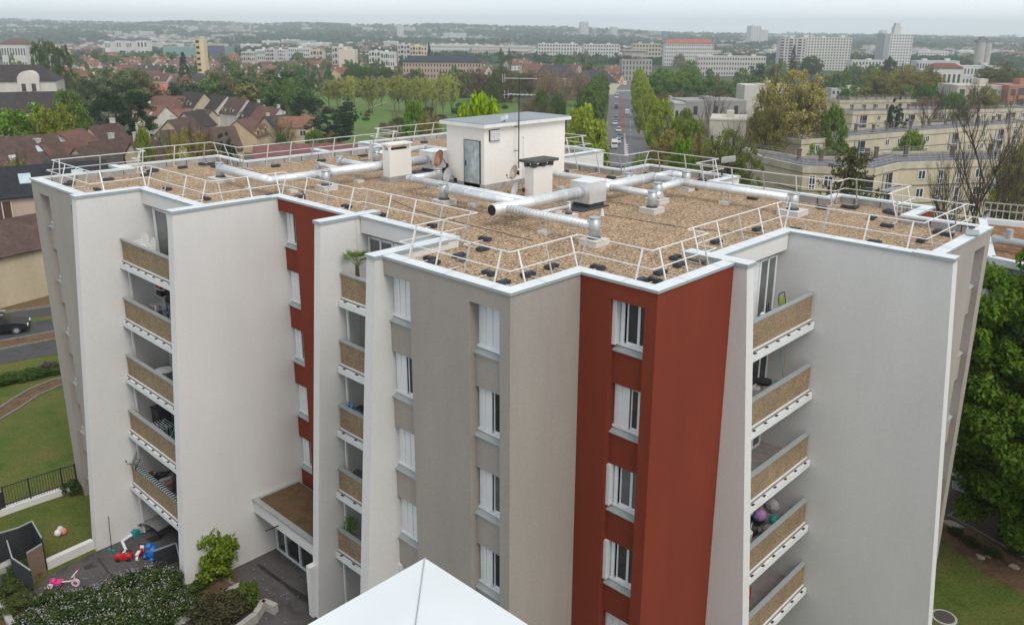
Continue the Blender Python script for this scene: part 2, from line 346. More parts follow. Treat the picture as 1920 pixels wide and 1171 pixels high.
# walls ------------------------------------------------------------
NICHE = {  # outline edge -> list of (start, end) of window niches measured on the wall's own axis
 'A': dict(ax='x', pl=12.93, a=-44.95, b=-38.4, n=[(-43.95,-42.7),(-39.98,-38.72)], m=M_GREY, z=0),
 'C': dict(ax='x', pl=18.9, a=-32.46, b=-26.7, n=[(-32.45,-31.15)], m=M_RED, z=0),
 'E': dict(ax='x', pl=15.98, a=-21.63, b=-15.43, n=[(-21.18,-19.86),(-17.12,-15.85)], m=M_GREY, z=0),
 'G': dict(ax='x', pl=19.07, a=-15.43, b=-12.61, n=[(-14.26,-13.03)], m=M_RED, z=0),
 'K': dict(ax='y', pl=-8.2, a=28.7, b=34.85, n=[(33.03,34.3)], m=M_GREY, z=0)}
def wq(mb, ax, pl, a, b, z0, z1, m=0):
    """wall rectangle facing -Y (ax x) or +X (ax y)"""
    if ax == 'x': mb.poly([(a,pl,z0),(b,pl,z0),(b,pl,z1),(a,pl,z1)], m)
    else: mb.poly([(pl,a,z0),(pl,b,z0),(pl,b,z1),(pl,a,z1)], m)
def dp(ax, pl, t, dd, z):
    """point at wall coordinate t, dd metres behind the wall face"""
    return (t, pl+dd, z) if ax == 'x' else (pl-dd, t, z)
NW, NS = .5, .22
for key, w in NICHE.items():
    ax, pl, a, b = w['ax'], w['pl'], w['a'], w['b']; mb = MB(); t = a
    for s_, e in w['n']:
        if s_ > t+.01: wq(mb, ax, pl, t, s_, 0, 16.95)
        wq(mb, ax, pl, s_, e, HEAD[0], 16.95)
        P = lambda tt, dd, z: dp(ax, pl, tt, dd, z)
        mb.poly([P(s_,0,HEAD[0]),P(e,0,HEAD[0]),P(e,NW,HEAD[0]),P(s_,NW,HEAD[0])])          # soffit
        if s_ not in (-32.45, -21.18): mb.poly([P(s_,0,0),P(s_,NW,0),P(s_,NW,HEAD[0]),P(s_,0,HEAD[0])])
        mb.poly([P(e,NW,0),P(e,0,0),P(e,0,HEAD[0]),P(e,NW,HEAD[0])])
        for k in range(6):                                                                  # spandrels under each window
            zt = SILL[k]-.17; zb = HEAD[k+1] if k < 5 else 0
            mb.poly([P(s_,NS,zb),P(e,NS,zb),P(e,NS,zt),P(s_,NS,zt)]); mb.poly([P(s_,NS,zt),P(e,NS,zt),P(e,NW,zt),P(s_,NW,zt)])
            mb.poly([P(s_,NS,zb),P(s_,NW,zb),P(e,NW,zb),P(e,NS,zb)])
        t = e
    if b > t+.01: wq(mb, ax, pl, t, b, 0, 16.95)
    part(mb, 'wall', w['m'], label={'C':'red end wall set back above the entrance','G':'dark red wall with windows beside the corner'}.get(key))
mb = MB()
wq(mb, 'y', -15.43, 15.98, 19.07, 0, 16.95); part(mb, 'wall', M_GREY)
mb = MB(); wq(mb, 'y', -12.61, 19.07, 23.3, 0, 16.95); part(mb, 'wall', M_RED, label='plain red wall without windows')
mb = MB()
B = 1.28   # batter: fins spread outward towards the ground
def fin(ax, c0, c1, tip, back, deep, batter=B):
    """a fin wall: c0..c1 its thickness, tip its end at the top, back where it meets the block"""
    zt = 16.93
    if ax == 'x':
        mb.poly([(c0,tip-batter,0),(c1,tip-batter,0),(c1,tip,zt),(c0,tip,zt)])
        mb.poly([(c1,tip-batter,0),(c1,back,0),(c1,back,zt),(c1,tip,zt)]); mb.poly([(c0,back,0),(c0,tip-batter,0),(c0,tip,zt),(c0,back,zt)])
        mb.poly([(c1,back,0),(c1,deep,0),(c1,deep,16.5),(c1,back,16.5)]); mb.poly([(c0,deep,0),(c0,back,0),(c0,back,16.5),(c0,deep,16.5)])
    else:
        mb.poly([(tip+batter,c0,0),(tip+batter,c1,0),(tip,c1,zt),(tip,c0,zt)])
        mb.poly([(back,c0,0),(tip+batter,c0,0),(tip,c0,zt),(back,c0,zt)]); mb.poly([(tip+batter,c1,0),(back,c1,0),(back,c1,zt),(tip,c1,zt)])
        mb.poly([(deep,c0,0),(back,c0,0),(back,c0,16.5),(deep,c0,16.5)]); mb.poly([(back,c1,0),(deep,c1,0),(deep,c1,16.5),(back,c1,16.5)])
FINS = [('x',-38.9,-38.4,12.68,15.6,18.2),('x',-32.92,-32.45,14.2,18.93,19.5),('x',-27.12,-26.71,17.29,19.3,22),('x',-21.63,-21.18,15.66,19.3,22),('y',23.3,23.75,-12.15,-13.6,-16.5),('y',28.69,29.15,-7.71,-13.45,-16.5)]
for q in FINS:
    mb = MB(); fin(*q); part(mb, 'fin_wall', M_WHITE)
far = MB(); far2 = MB()
WP = WALLP
for i in range(16, len(WP)):
    a, b = WP[i], WP[(i+1) % len(WP)]
    tgt = far2 if (i in (17,)) else far
    tgt.poly([(*a,0),(*b,0),(*b,16.95),(*a,16.95)])
part(far, 'wall', M_WHITE); part(far2, 'wall', M_RED, label='red wall behind the far right corner of the roof')

# windows ----------------------------------------------------------
def window_set(ax, pl, s_, e, k, kind):
    w = e-s_; h = HEAD[k]-SILL[k]; z = SILL[k]
    fr = MB(); t = .06; y0, y1 = -.03, .06
    fr.box(0,w,y0,y1,0,t); fr.box(0,w,y0,y1,h-t,h); fr.box(0,t,y0,y1,t,h-t); fr.box(w-t,w,y0,y1,t,h-t)
    fr.box(.0,w,-.10,-.03,-.03,.05)                                  # lower rail proud of the frame
    sw = .34 if kind == 'open' else (.62 if kind == 'half' else 0)
    gl0, gl1 = (sw if kind != 'closed' else 0)+t, w-t
    mid = (gl0+gl1)/2
    if kind != 'closed': fr.box(mid-.045,mid+.045,y0+.003,y1-.003,t,h-t); fr.box(gl0-.05,gl0,y0+.004,y1-.004,t,h-t); fr.box(gl0,gl1,y0+.02,y1-.01,t,t+.06); fr.box(gl0,gl1,y0+.02,y1-.01,h-t-.06,h-t)
    if ax == 'x': loc, rz = (s_, pl+NW-.08, z), 0
    else: loc, rz = (pl-NW+.08, s_, z), math.pi/2
    o = fr.build('window', M_PVC, None); o.parent = bl; o.location = Vector(loc)-bl.location; o.rotation_euler.z = rz
    if kind != 'closed':
        pn = MB(); pn.box(gl0,gl1,.0,.015,t,h-t); q = pn.build('pane', M_GLASS if (k+int(s_)) % 3 else M_GLASS2, o, local=True)
    sh = MB()
    if kind == 'closed':
        nsl = 8; x = t
        for i in range(nsl):
            x2 = x+(w-2*t)/nsl; dy = -.05 if i % 2 else -.035
            sh.box(x+.004,x2-.004,dy-.02,dy+.02,t-.02,h-.015); x = x2
    elif kind == 'half':
        for i in range(4): sh.box(t+i*(sw-t)/4+.003,t+(i+1)*(sw-t)/4-.003,-.08-.02*(i%2),-.04-.02*(i%2),t-.02,h-.02)
    else:
        for i in range(3): sh.box(.0+i*.05,.035+i*.05,-.30,-.04,.03,h-.02)
        sh.box(.17,.30,-.09,-.05,.03,h-.02)
    sh.build('shutter', M_PVC, o, local=True)
    si = MB(); d0 = NW-NS-.08
    si.v += [(-.0,0,-.03),(w,0,-.03),(w,-d0-.06,-.15),(0,-d0-.06,-.15),(0,0,-.06),(w,0,-.06),(w,-d0-.06,-.19),(0,-d0-.06,-.19)]
    for q in ((0,3,2,1),(4,5,6,7),(2,3,7,6),(0,4,7,3),(1,2,6,5)): si.f.append(q); si.m.append(0)
    si.build('sill', M_SILL, o, local=True)
KIND = {('A',0):'cccccc',('A',1):'cccccc',('C',0):'hchchc',('E',0):'chccoc',('E',1):'chhhoo',('G',0):'ohooch',('K',0):'cccccc'}
for key, w in NICHE.items():
    for ni, (s_, e) in enumerate(w['n']):
        for k in range(5 if key == 'C' else 6):
            window_set(w['ax'], w['pl'], s_, e, k, {'c':'closed','h':'half','o':'open'}[KIND[(key,ni)][k]])

# loggias: beam, back wall, doors, balconies ------------------------
def T(ax, a0, pl):  # local (along, out, z) -> world ; out = metres towards the viewer side
    if ax == 'x': return lambda a, o_, z: (a0+a, pl-o_, z)
    return lambda a, o_, z: (pl+o_, a0+a, z)
def lbox(mb, f, a0, a1, o0, o1, z0, z1, m=0):
    p, q = f(a0,o0,z0), f(a1,o1,z1); mb.box(min(p[0],q[0]),max(p[0],q[0]),min(p[1],q[1]),max(p[1],q[1]),min(p[2],q[2]),max(p[2],q[2]),m)
BAYS = []
def bay(ax, a0, L_, pl, dep, sh, door, parapet):
    """ax/pl: beam face; L_ length; dep: depth of the glazing behind the beam face; parapet: outward reach at the top storey"""
    f = T(ax, a0, pl)
    mb = MB(); lbox(mb, f, 0, L_, -.05, -.30, 16.31, 16.9); lbox(mb, f, 0, L_, -.30, -dep-.3, 16.31, 16.5)
    part(mb, 'beam', M_WHITE)
    mb = MB(); lbox(mb, f, 0, L_, -dep-.12, -dep-.25, 0, 16.6); part(mb, 'loggia_wall', M_WHITE)
    for k in range(6):
        zf = 16.31-2.45-.04-ST*k                                     # floor level
        reach = parapet+.212*k
        if k < 5:
            s_ = MB(); lbox(s_, f, 0, L_, reach+.14, -dep-.1, zf-.02, zf+.0, 1); lbox(s_, f, 0, L_, reach+.10, -dep-.1, zf-.24, zf-.02)
            lbox(s_, f, 0, L_, reach+.22, reach+.10, zf-.30, zf-.04)
            b_ = part(s_, 'balcony', [M_TRIM, M_FLOOR])
            pn = MB(); lbox(pn, f, .04, L_-.04, reach+.05, reach-.03, zf+.05, zf+1.0); part(pn, 'parapet', M_PEB, b_)
            hr = MB(); lbox(hr, f, 0, L_, reach+.09, reach-.07, zf+1.0, zf+1.07); part(hr, 'handrail', M_SILL, b_)
            lg = MB(); lbox(lg, f, .02, L_-.02, reach+.10, reach+.03, zf+.015, zf+.06)
            part(lg, 'ledge', M_TRIM, b_)
            nn_ = 7 if L_ > 5 else 6
            for i in range(nn_):
                dr = MB(); x = L_*(i+.5)/nn_; lbox(dr, f, x-.07, x+.07, reach+.229, reach+.16, zf-.037, zf-.012)
                part(dr, 'drain_slot', M_BLACK, b_)
            BAYS.append((f, k, zf, reach, L_, dep))
        # glazing: shutter panel, door leaves
        x0, x1 = sh; h = 2.28
        dr = MB(); lbox(dr, f, x0, x1, -dep+.02, -dep-.06, zf, zf+h)
        o = part(dr, 'balcony_door', M_PVC)
        g0, g1 = door; m_ = (g0+g1)/2
        pn = MB(); lbox(pn, f, g0+.05, m_-.05, -dep+.035, -dep, zf+.08, zf+h-.07); lbox(pn, f, m_+.05, g1-.05, -dep+.035, -dep, zf+.08, zf+h-.07)
        part(pn, 'pane', M_GLASS if k % 2 else M_GLASS2, o)
        fr = MB()
        for xx in (g0, m_, g1): lbox(fr, f, xx-.05, xx+.05, -dep+.06, -dep, zf, zf+h)
        lbox(fr, f, g0, g1, -dep+.058, -dep, zf, zf+.08); part(fr, 'frame', M_PVC, o)
        if k > 0:
            cp_ = MB(); lbox(cp_, f, .10, .18, reach-.26, reach-.34, zf, zf+2.45); part(cp_, 'post', M_TRIM)
bay('x', -38.36, 5.4, 15.43, .40, (.12,5.2), (.42,3.0), 1.07)
bay('x', -26.67, 5.0, 19.05, .42, (.05,2.6), (.06,1.55), .96)
bay('y', 23.8, 4.84, -13.33, .34, (1.2,4.62), (3.35,4.55), 1.07)
# soffit/ceiling and floor slabs inside the deep parts are closed by the balcony slabs above

# entrance canopy between two fins ----------------------------------
mb = MB(); mb.box(-32.45,-26.9,16.5,18.9,2.45,3.05); mb.box(-27.2,-26.9,15.9,16.6,0,2.45)
cn = part(mb, 'canopy', M_WHITE)
mb = MB(); mb.box(-32.40,-27.13,16.75,18.85,3.02,3.09); part(mb, 'soil_bed', M_MOSS, cn)
mb = MB(); mb.box(-32.45,-27.13,16.44,16.70,3.05,3.14); mb.box(-32.44,-32.28,16.70,18.85,3.05,3.12); part(mb, 'edge_strip', M_GALV2, cn)
mb = MB(); mb.box(-32.3,-27.1,17.5,17.56,0,2.45,0)
ent = part(mb, 'entrance_screen', M_GLASS)
mb = MB()
for x in (-32.3,-31.5,-30.3,-29.1,-27.9,-27.2): mb.box(x-.05,x+.05,17.42,17.5,0,2.45)
for z in (.02,1.25,2.3): mb.box(-32.3,-27.2,17.43,17.495,z,z+.09)
part(mb, 'frame', M_PVC, ent)
mb = MB(); mb.tube((-30.2,16.45,2.75),(-30.2,15.8,2.78),.03); part(mb, 'spout', M_BLACK, cn)

# stair head on the roof ---------------------------------------------
sh_ = MB(); sh_.box(-31,-28.35,27.55,33.4,GR+.25,19.66); shead = part(sh_, 'stair_head', mat('cream_render', (.80,.78,.74), .85, var=.03, scale=8, bump=.1, big=(.4,.04)))
mb = MB(); mb.box(-31.06,-28.29,27.49,33.46,GR,GR+.26); part(mb, 'plinth', M_UP, shead)
mb = MB(); mb.box(-31.25,-28.12,27.32,33.62,19.64,19.80); mb.box(-31.22,-28.15,27.35,33.59,19.80,19.84,1); part(mb, 'roof_slab', [M_TRIM, mat('zinc_sheet', (.30,.33,.35), .45, metal=.3, var=.12, scale=2)], shead)
mb = MB(); mb.box(-29.68,-28.62,27.49,27.55,GR+.1,18.98); dr = part(mb, 'door', mat('rusted_steel_door', (.42,.48,.50), .6, metal=.1, var=.25, scale=3.5, big=(2.2,.3)), shead)
mb = MB(); mb.box(-29.705,-29.68,27.48,27.56,GR+.1,19.005); mb.box(-28.62,-28.595,27.48,27.56,GR+.1,19.005); mb.box(-29.705,-28.595,27.48,27.56,18.98,19.005); part(mb, 'frame', M_BLACK, dr)
mb = MB(); mb.bar((-29.56,27.46,17.75),(-29.56,27.46,18.0),.02); part(mb, 'handle', M_BLACK, dr)
mb = MB(); mb.box(-28.35,-28.30,27.86,28.56,18.98,19.52)
vt = part(mb, 'vent', M_SCR, shead) if 'M_SCR' in globals() else part(mb, 'vent', M_DARK, shead)
mb = MB()
for i in range(7): mb.obox((-28.27,28.21,19.05+i*.068),(.03,0,-.02),(0,.33,0),(0,0,.012))
part(mb, 'louvre', M_ALU, vt)

# chimneys ---------------------------------------------------------
def chimney(x0, x1, y0, y1, cap, h):
    mb = MB(); mb.box(x0,x1,y0,y1,GR,GR+h); c_ = part(mb, 'chimney', MATS['cream_render'])
    if cap == 'dark':
        mb = MB(); mb.box(x0-.2,x1+.2,y0-.2,y1+.2,GR+h+.2,GR+h+.32)
        for (a, b) in ((x0-.03,y0-.03),(x1-.17,y0-.03),(x0-.03,y1-.17),(x1-.17,y1-.17),(x1-.17,(y0+y1)/2-.1)): mb.box(max(a,x0-.03),min(a+.2,x1+.03),max(b,y0-.03),min(b+.2,y1+.03),GR+h-.02,GR+h+.2)
        part(mb, 'cap', mat('dark_cap', (.09,.085,.08), .9, var=.3, scale=5), c_)
    else:
        mb = MB(); mb.box(x0-.06,x1+.06,y0-.06,y1+.06,GR+h+.26,GR+h+.34)
        for a in (x0,x1-.12):
            for b in (y0,y1-.12): mb.box(a,a+.12,b,b+.12,GR+h,GR+h+.26)
        mb.box(x0+.15,x1-.15,y0+.15,y1-.15,GR+h,GR+h+.08,1); part(mb, 'cap', [MATS['cream_render'], M_DARK], c_)
        mb = MB(); mb.box(x0-.12,x1+.12,y0-.12,y1+.12,GR,GR+.24); part(mb, 'plinth', M_UP, c_)
    return c_
chimney(-25.95,-25.4,27.8,29.1,'dark',1.4)
chimney(-33.9,-33.35,25.8,27.2,'slab',1.55)
# ------------------------------------------------------------------ ventilation ducts
DZ = 17.36
def duct(pts, r, net, seams=.95, spiral=False):
    """round duct with visible joint rings"""
    mb = MB(); pts = [Vector(p if len(p) == 3 else (*p, DZ)) for p in pts]
    for i, (a, b) in enumerate(zip(pts, pts[1:])):
        mb.tube(a, b, r, 16, caps=True)
        L_ = (b-a).length; d_ = (b-a).normalized(); k = .35
        while k < L_-.1:
            p = a+d_*k; mb.tube(p-d_*.015, p+d_*.015, r+.014, 16)
            if not spiral and int(k*3) % 4 == 0: mb.tube(p+d_*.08, p+d_*.1, r+.01, 16)
            k += (.17 if spiral else seams)
    for p in pts[1:-1]: mb.ball(p, r*1.06, 0, 14, 8)
    o = mb.build('duct', M_GALV, net, smooth=True)
    o.data.polygons.foreach_set('use_smooth', [len(f.vertices) == 4 for f in o.data.polygons]); return o
def riser(x, y, r, net, top=17.6, base=.78):
    mb = MB(); mb.tube((x,y,GR+.2),(x,y,top), r, 18); mb.tube((x,y,top-.03),(x,y,top+.01), r+.015, 18)
    o = mb.build('riser', M_GALV2, net); 
    for f in o.data.polygons: f.use_smooth = len(f.vertices) == 4
    mb = MB(); mb.tube((x,y,GR+.2),(x,y,GR+.27), r+.05, 16, 1); b = base/2; mb.box(x-b,x+b,y-b,y+b,GR,GR+.22); mb.box(x-b-.015,x+b+.015,y-b-.015,y+b+.015,GR+.2,GR+.225)
    return mb.build('curb', [M_BLK, M_RUB], net)
netL = empty('ventilation_duct', (-34.3,26,GR), 0, 'silver ventilation duct running past the left chimney, with its bent and branching pipes', 'duct')
netR = empty('ventilation_duct', (-22.5,28,GR), 0, 'silver ventilation duct with the open round end, right of the rooftop cabin, and its branches', 'duct')
XL = -34.35
duct([(-39.2,19.85),(XL,19.7),(XL,22.9)], .2, netL); duct([(XL,22.9),(XL,28.9)], .25, netL); duct([(XL,30.3),(XL,33),(-31,33.1)], .25, netL)
riser(-39.35,19.85,.2,netL,17.62,.95); duct([(-33.95,22.35,17.3),(XL,22.35,17.3)], .17, netL); riser(-33.75,22.3,.2,netL)
duct([(-37.1,25.5),(XL,25.5)], .16, netL); riser(-37.2,25.5,.19,netL); riser(-36.8,23.9,.12,netL,17.5,.5); duct([(-36.8,23.9,17.4),(XL,23.9,17.36)], .11, netL)
duct([(-38.0,28.6),(-38.0,32.1),(XL,32.1)], .18, netL); riser(-38.0,28.5,.19,netL)
duct([(-30.35,26.4),(-30.35,24.6),(-22.5,24.6)], .16, netR); riser(-30.5,26.5,.2,netR)
duct([(-27.0,23.95),(-22.5,23.95)], .17, netR); riser(-27.2,23.95,.2,netR)
XR = -22.5
duct([(XR,22.25),(XR,27.6)], .25, netR); duct([(XR,28.8),(XR,33.1)], .25, netR)
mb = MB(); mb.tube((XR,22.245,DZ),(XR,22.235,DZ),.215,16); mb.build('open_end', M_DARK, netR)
duct([(XR,33.1),(XR,34.5),(-21.7,34.5)], .19, netR); riser(-21.55,34.5,.2,netR)
duct([(XR,32.9),(-15.3,32.9)], .19, netR); riser(-15.3,32.9,.21,netR,17.6,.95)
duct([(-20.75,31.05),(-20.75,32.9)], .18, netR); riser(-20.75,30.9,.21,netR)
duct([(XR,29.5),(-19.6,29.5)], .16, netR); riser(-19.75,29.05,.2,netR)
duct([(XR,22.95),(-18.1,22.95)], .16, netR, spiral=True); riser(-18.0,22.95,.2,netR,17.68)
duct([(-21.35,23.0,17.22),(-21.35,25.4,17.22)], .07, netR, seams=9); riser(-21.35,25.5,.1,netR,17.4,.55)
duct([(-28.4,30.5),(XR,30.5)], .15, netR); riser(-23.6,32.6,.19,netR,17.5)
duct([(-23.6,32.6,17.3),(XR,32.6,17.36)], .14, netR)
for net, pts in ((netL, [(XL,20.8),(XL,24.6),(XL,27.6),(-36.4,19.8)]), (netR, [(XR,26.0),(XR,31.8),(-26.0,24.6),(-18.5,32.9),(-20.4,22.95),(-26,30.5)])):
    for x, y in pts:
        mb = MB(); mb.box(x-.2,x+.2,y-.2,y+.2,GR,GR+.12); mb.build('curb', M_BLK, net)
        mb = MB(); 
        for k in (-.1,.1): mb.bar((x+k,y+k,GR+.1),(x+k,y+k,DZ-.1),.012)
        mb.build('stand', M_GALV2, net)
def fanbox(x, y, name_label):
    e = empty('fan_box', (x,y,GR), 0, name_label, 'fan unit', 'fan units on the roof')
    mb = MB(); mb.box(x-.52,x+.52,y-.58,y+.58,GR+.22,GR+1.12); mb.build('housing', M_GALV, e)
    mb = MB(); mb.box(x-.55,x+.55,y-.61,y+.61,GR+1.12,GR+1.15); mb.box(x-.02,x-.0,y-.582,y+.582,GR+.25,GR+1.1) ; mb.build('lid', M_TRIM, e)
    mb = MB(); mb.box(x-.45,x+.45,y-.5,y+.5,GR+.05,GR+.22); mb.box(x-.7,x+.7,y-1.3,y+.6,GR+.01,GR+.05); mb.build('support', M_RUB, e)
fanbox(XL, 29.6, 'grey metal fan box in line with the duct behind the left chimney'); fanbox(XR, 28.2, 'grey metal fan box in line with the duct beside the dark-capped chimney')
mb = MB(); mb.tube((-20.8,27.0,GR),(-20.8,27.0,GR+.3),.09,12,r2=.03); tag(mb.build('vent_cone', M_TRIM), 'little white cone vent standing in the gravel right of the fan box', 'vent')

# ------------------------------------------------------------------ guard rails
def rail_run(idx, label, ends=(0, 0)):
    """one free-standing guard rail along the roof edge; idx are outline corners"""
    A, Bm, Cb = inset(OUT, .85), inset(OUT, .64), inset(OUT, .50)
    e = empty('guard_rail', (*OUT[idx[0]], GR), 0, label, 'guard rail', 'guard rails round the roof')
    A = [A[i % len(A)] for i in idx]; Bm = [Bm[i % len(Bm)] for i in idx]; Cb = [Cb[i % len(Cb)] for i in idx]
    for P_, z, nm, r in ((A, 17.87, 'top_rail', .020), (Bm, 17.38, 'middle_rail', .017)):
        mb = MB()
        for i, (a, b) in enumerate(zip(P_, P_[1:])):
            a, b = Vector(a), Vector(b); d_ = (b-a).normalized()
            if i == 0: a = a-d_*ends[0]
            if i == len(P_)-2: b = b+d_*ends[1]
            mb.tube((*a,z),(*b,z), r, 6)
        for p in P_[1:-1]: mb.ball((*p,z), r*1.25, 0, 6, 4)
        mb.build(nm, M_ALU, e)
    for i in range(len(A)-1):
        a0, a1, c0, c1 = Vector(A[i]), Vector(A[i+1]), Vector(Cb[i]), Vector(Cb[i+1])
        L_ = (a1-a0).length; d_ = (a1-a0).normalized(); nn = Vector((-d_.y, d_.x))
        if L_ < .9: continue
        cnt = max(1, round((L_-.7)/1.55)+1); sp = (L_-.7)/max(1, cnt-1) if cnt > 1 else 0
        for k in range(cnt):
            t = (.35+sp*k) if cnt > 1 else L_/2
            p = a0+d_*t; base = p-nn*.37
            mb = MB(); mb.bar((*base,GR+.01),(*(p+nn*.01),17.89),.013,0,up=(d_.x,d_.y,0),r2=.026); mb.build('post', M_ALU if (k+i) % 3 else M_ALUG, e)
            q = p+nn*(.62+.08*((k*7+i*3) % 3)); mb = MB(); mb.bar((*base,GR+.035),(*q,GR+.035),.014); mb.build('foot_bar', M_ALU, e)
            if cnt > 3 and k % 2: continue
            mb = MB(); an = .10*math.sin(k*2.3+i); ux = (d_*math.cos(an)+nn*math.sin(an)); uy = Vector((-ux.y, ux.x))
            mb.obox((*q,GR+.075), (*(ux*.24),0), (*(uy*.12),0), (0,0,.045)); mb.obox((*q,GR+.13), (*(ux*.20),0), (*(uy*.09),0), (0,0,.012))
            for s_ in (-1,1): mb.obox((*(q+ux*.15*s_),GR+.146), (*(ux*.03),0), (*(uy*.03),0), (0,0,.008), 1)
            mb.build('ballast_block', [M_RUB, M_BLACK], e)
NO = len(OUT)
rail_run([0,1,2,3,4,5,6,7], 'guard rail leaning in over the left half of the near roof edge', (0, 0))
rail_run([7,8,9,10,11,12], 'guard rail zigzagging along the near corner above the grey and red walls')
rail_run([12,13,14,15,16], 'guard rail along the right edge of the roof above the big plain fin')
rail_run([16,17,18,19,20,21], 'guard rail at the far right edge behind the red recess', (.3, 0))
rail_run([21,22,23,24,25], 'guard rail in the middle of the far edge, right of the white wall', (0, 0))
rail_run([25,26,27], 'guard rail on the far roof arm behind the rooftop cabin', (0,0))
rail_run([28-1,28,29,30,31], 'guard rail at the far left edge in front of the meadow')
rail_run([31,32,33,34], 'guard rail at the left end facing the dark tiled houses')

# ------------------------------------------------------------------ dishes, aerial, small roof things
RUST = mat('rusty_dish', (.36,.17,.10), .8, var=.6, scale=3.2, big=(1.6,.4)); GREYD = mat('grey_dish', (.50,.52,.53), .6, var=.08)
WHD = mat('white_dish', (.68,.68,.66), .55, var=.08)
def dish(x, y, z, r, face, m, label, arm=(0,0,0), tilt=.35, scale_w=.85):
    """offset dish facing angle `face` (radians in plan), bracket back to arm"""
    e = empty('satellite_dish', (x,y,z), face, label, 'satellite dish', 'satellite dishes')
    mb = MB(); nr, na = 4, 20
    for i in range(nr+1):
        q = i/nr
        for j in range(na):
            t = 2*math.pi*j/na; px_, pz_ = q*r*scale_w*math.cos(t), q*r*math.sin(t)
            mb.v.append((-.10*r*(1-q*q)*2-tilt*pz_, px_, pz_))
    for i in range(nr):
        for j in range(na):
            j2 = (j+1) % na; mb.f.append((i*na+j,(i+1)*na+j,(i+1)*na+j2,i*na+j2)); mb.m.append(0)
    n0 = len(mb.v)
    mb.v += [(v[0]-.02, v[1], v[2]) for v in mb.v[:n0]]
    for f, m_ in list(zip(mb.f, mb.m)): mb.f.append(tuple(n0+i for i in reversed(f))); mb.m.append(0)
    mb.build('reflector', m, e, smooth=True, local=True)
    mb = MB(); mb.path([(-.05,0,-r*.7),(r*.9,0,-r*.75),(r*1.05,0,-r*.35)], .012, 5); mb.ball((r*1.05,0,-r*.3), .045, 0, 6, 4); mb.build('feed_arm', M_BLACK, e, local=True)
    mb = MB(); mb.path([(-.1,0,0),(-.28,0,-.05)]+[tuple(arm)], .02, 5); mb.obox(arm, (.02,0,0), (0,.09,0), (0,0,.1)); mb.build('bracket', M_BLACK, e, local=True)
# by the cabin door, on the chimneys
dish(-31.2,27.15,17.95,.42,-1.72, RUST, 'rust-red satellite dish left of the blue-grey rooftop door', (-.35,.25,-.35))
dish(-30.6,27.2,17.2,.34,-1.55, GREYD, 'grey satellite dish low on the cabin wall beside the door', (-.25,.3,-.25))
dish(-26.5,27.6,17.75,.33,-1.8, mat('stained_dish', (.50,.42,.34), .7, var=.45, scale=4, big=(2,.35)), 'stained satellite dish high on the chimney with the dark cap', (-.5,-.35,-.1))
dish(-26.3,27.5,17.0,.33,-1.9, WHD, 'white satellite dish low on the chimney with the dark cap', (-.3,.3,.0))
dish(-34.75,25.65,18.05,.55,-2.1, WHD, 'large white satellite dish on the left chimney, seen edge-on', (-.9,.1,-.2), .1)
e = empty('tv_aerial', (-28.0,29.6,17.6), 0, 'tall dark television aerial mast on the side wall of the rooftop cabin', 'aerial')
mb = MB(); mb.tube((-28.05,29.6,17.55),(-28.05,29.6,21.9),.028,8); 
for z in (18.4,19.55): mb.bar((-28.35,29.6,z),(-28.05,29.6,z),.015)
mb.build('mast', M_BLACK, e)
def yagi(z, dirv, L_, n_, w_, name='yagi_array'):
    mb = MB(); d_ = Vector((*dirv,0)).normalized(); s_ = Vector((-d_.y,d_.x,0)); c_ = Vector((-28.05,29.6,z))
    mb.bar(c_-d_*L_*.45, c_+d_*L_*.55, .018)
    for i in range(n_):
        p = c_+d_*(L_*(i/(n_-1)-.45)); mb.bar(p-s_*w_*1.4*(1-.5*i/n_), p+s_*w_*1.4*(1-.5*i/n_), .010)
    mb.bar(c_-d_*L_*.5+Vector((0,0,.2))-s_*.25, c_-d_*L_*.5-Vector((0,0,.2))-s_*.25, .008); mb.bar(c_-d_*L_*.5+Vector((0,0,.2))+s_*.25, c_-d_*L_*.5-Vector((0,0,.2))+s_*.25, .008)
    mb.build(name, M_ALUG, e)
yagi(21.85, (.85,.55), 1.5, 12, .22); yagi(21.1, (.9,.4), 1.3, 7, .45)
mb = MB(); mb.bar((-28.15,29.6,20.4),(-27.9,29.5,20.42),.01); mb.path([(-28.05,29.6,17.9),(-28.2,29.5,17.6),(-28.25,29.7,17.9)], .006, 4); mb.build('cable', M_BLACK, e)
mb = MB(); mb.tube((-26.35,28.1,GR+.2),(-26.35,28.1,19.3),.012,6); mb.ball((-26.35,28.1,19.33),.045,0,6,4); tag(mb.build('whip_aerial', M_ALUG), 'thin whip aerial with a small knob standing behind the dark-capped chimney', 'aerial')
e = empty('floodlight', (-28.9,28.6,19.84), 0, 'small white lamp box on the edge of the cabin roof', 'lamp')
mb = MB(); mb.obox((-28.35,28.9,20.02),(.12,.05,.05),(-.06,.14,0),(0,-.02,.1)); mb.build('lamp_housing', M_TRIM, e); mb = MB(); mb.bar((-28.35,28.9,19.84),(-28.35,28.9,19.98),.015); mb.build('bracket', M_BLACK, e)
e = empty('floodlight', (-21.9,37.6,GR), 0, 'grey floodlight on a dark stand at the far parapet', 'lamp')
mb = MB(); mb.box(-21.75,-21.55,37.9,38.1,GR,GR+.3); mb.bar((-21.65,38,GR+.2),(-21.65,38,GR+.95),.03); mb.build('stand', M_BLACK, e)
mb = MB(); mb.obox((-21.4,38.1,GR+1.15),(.3,.12,.06),(-.08,.2,0),(0,-.03,.13)); mb.build('lamp_housing', M_ALUG, e)
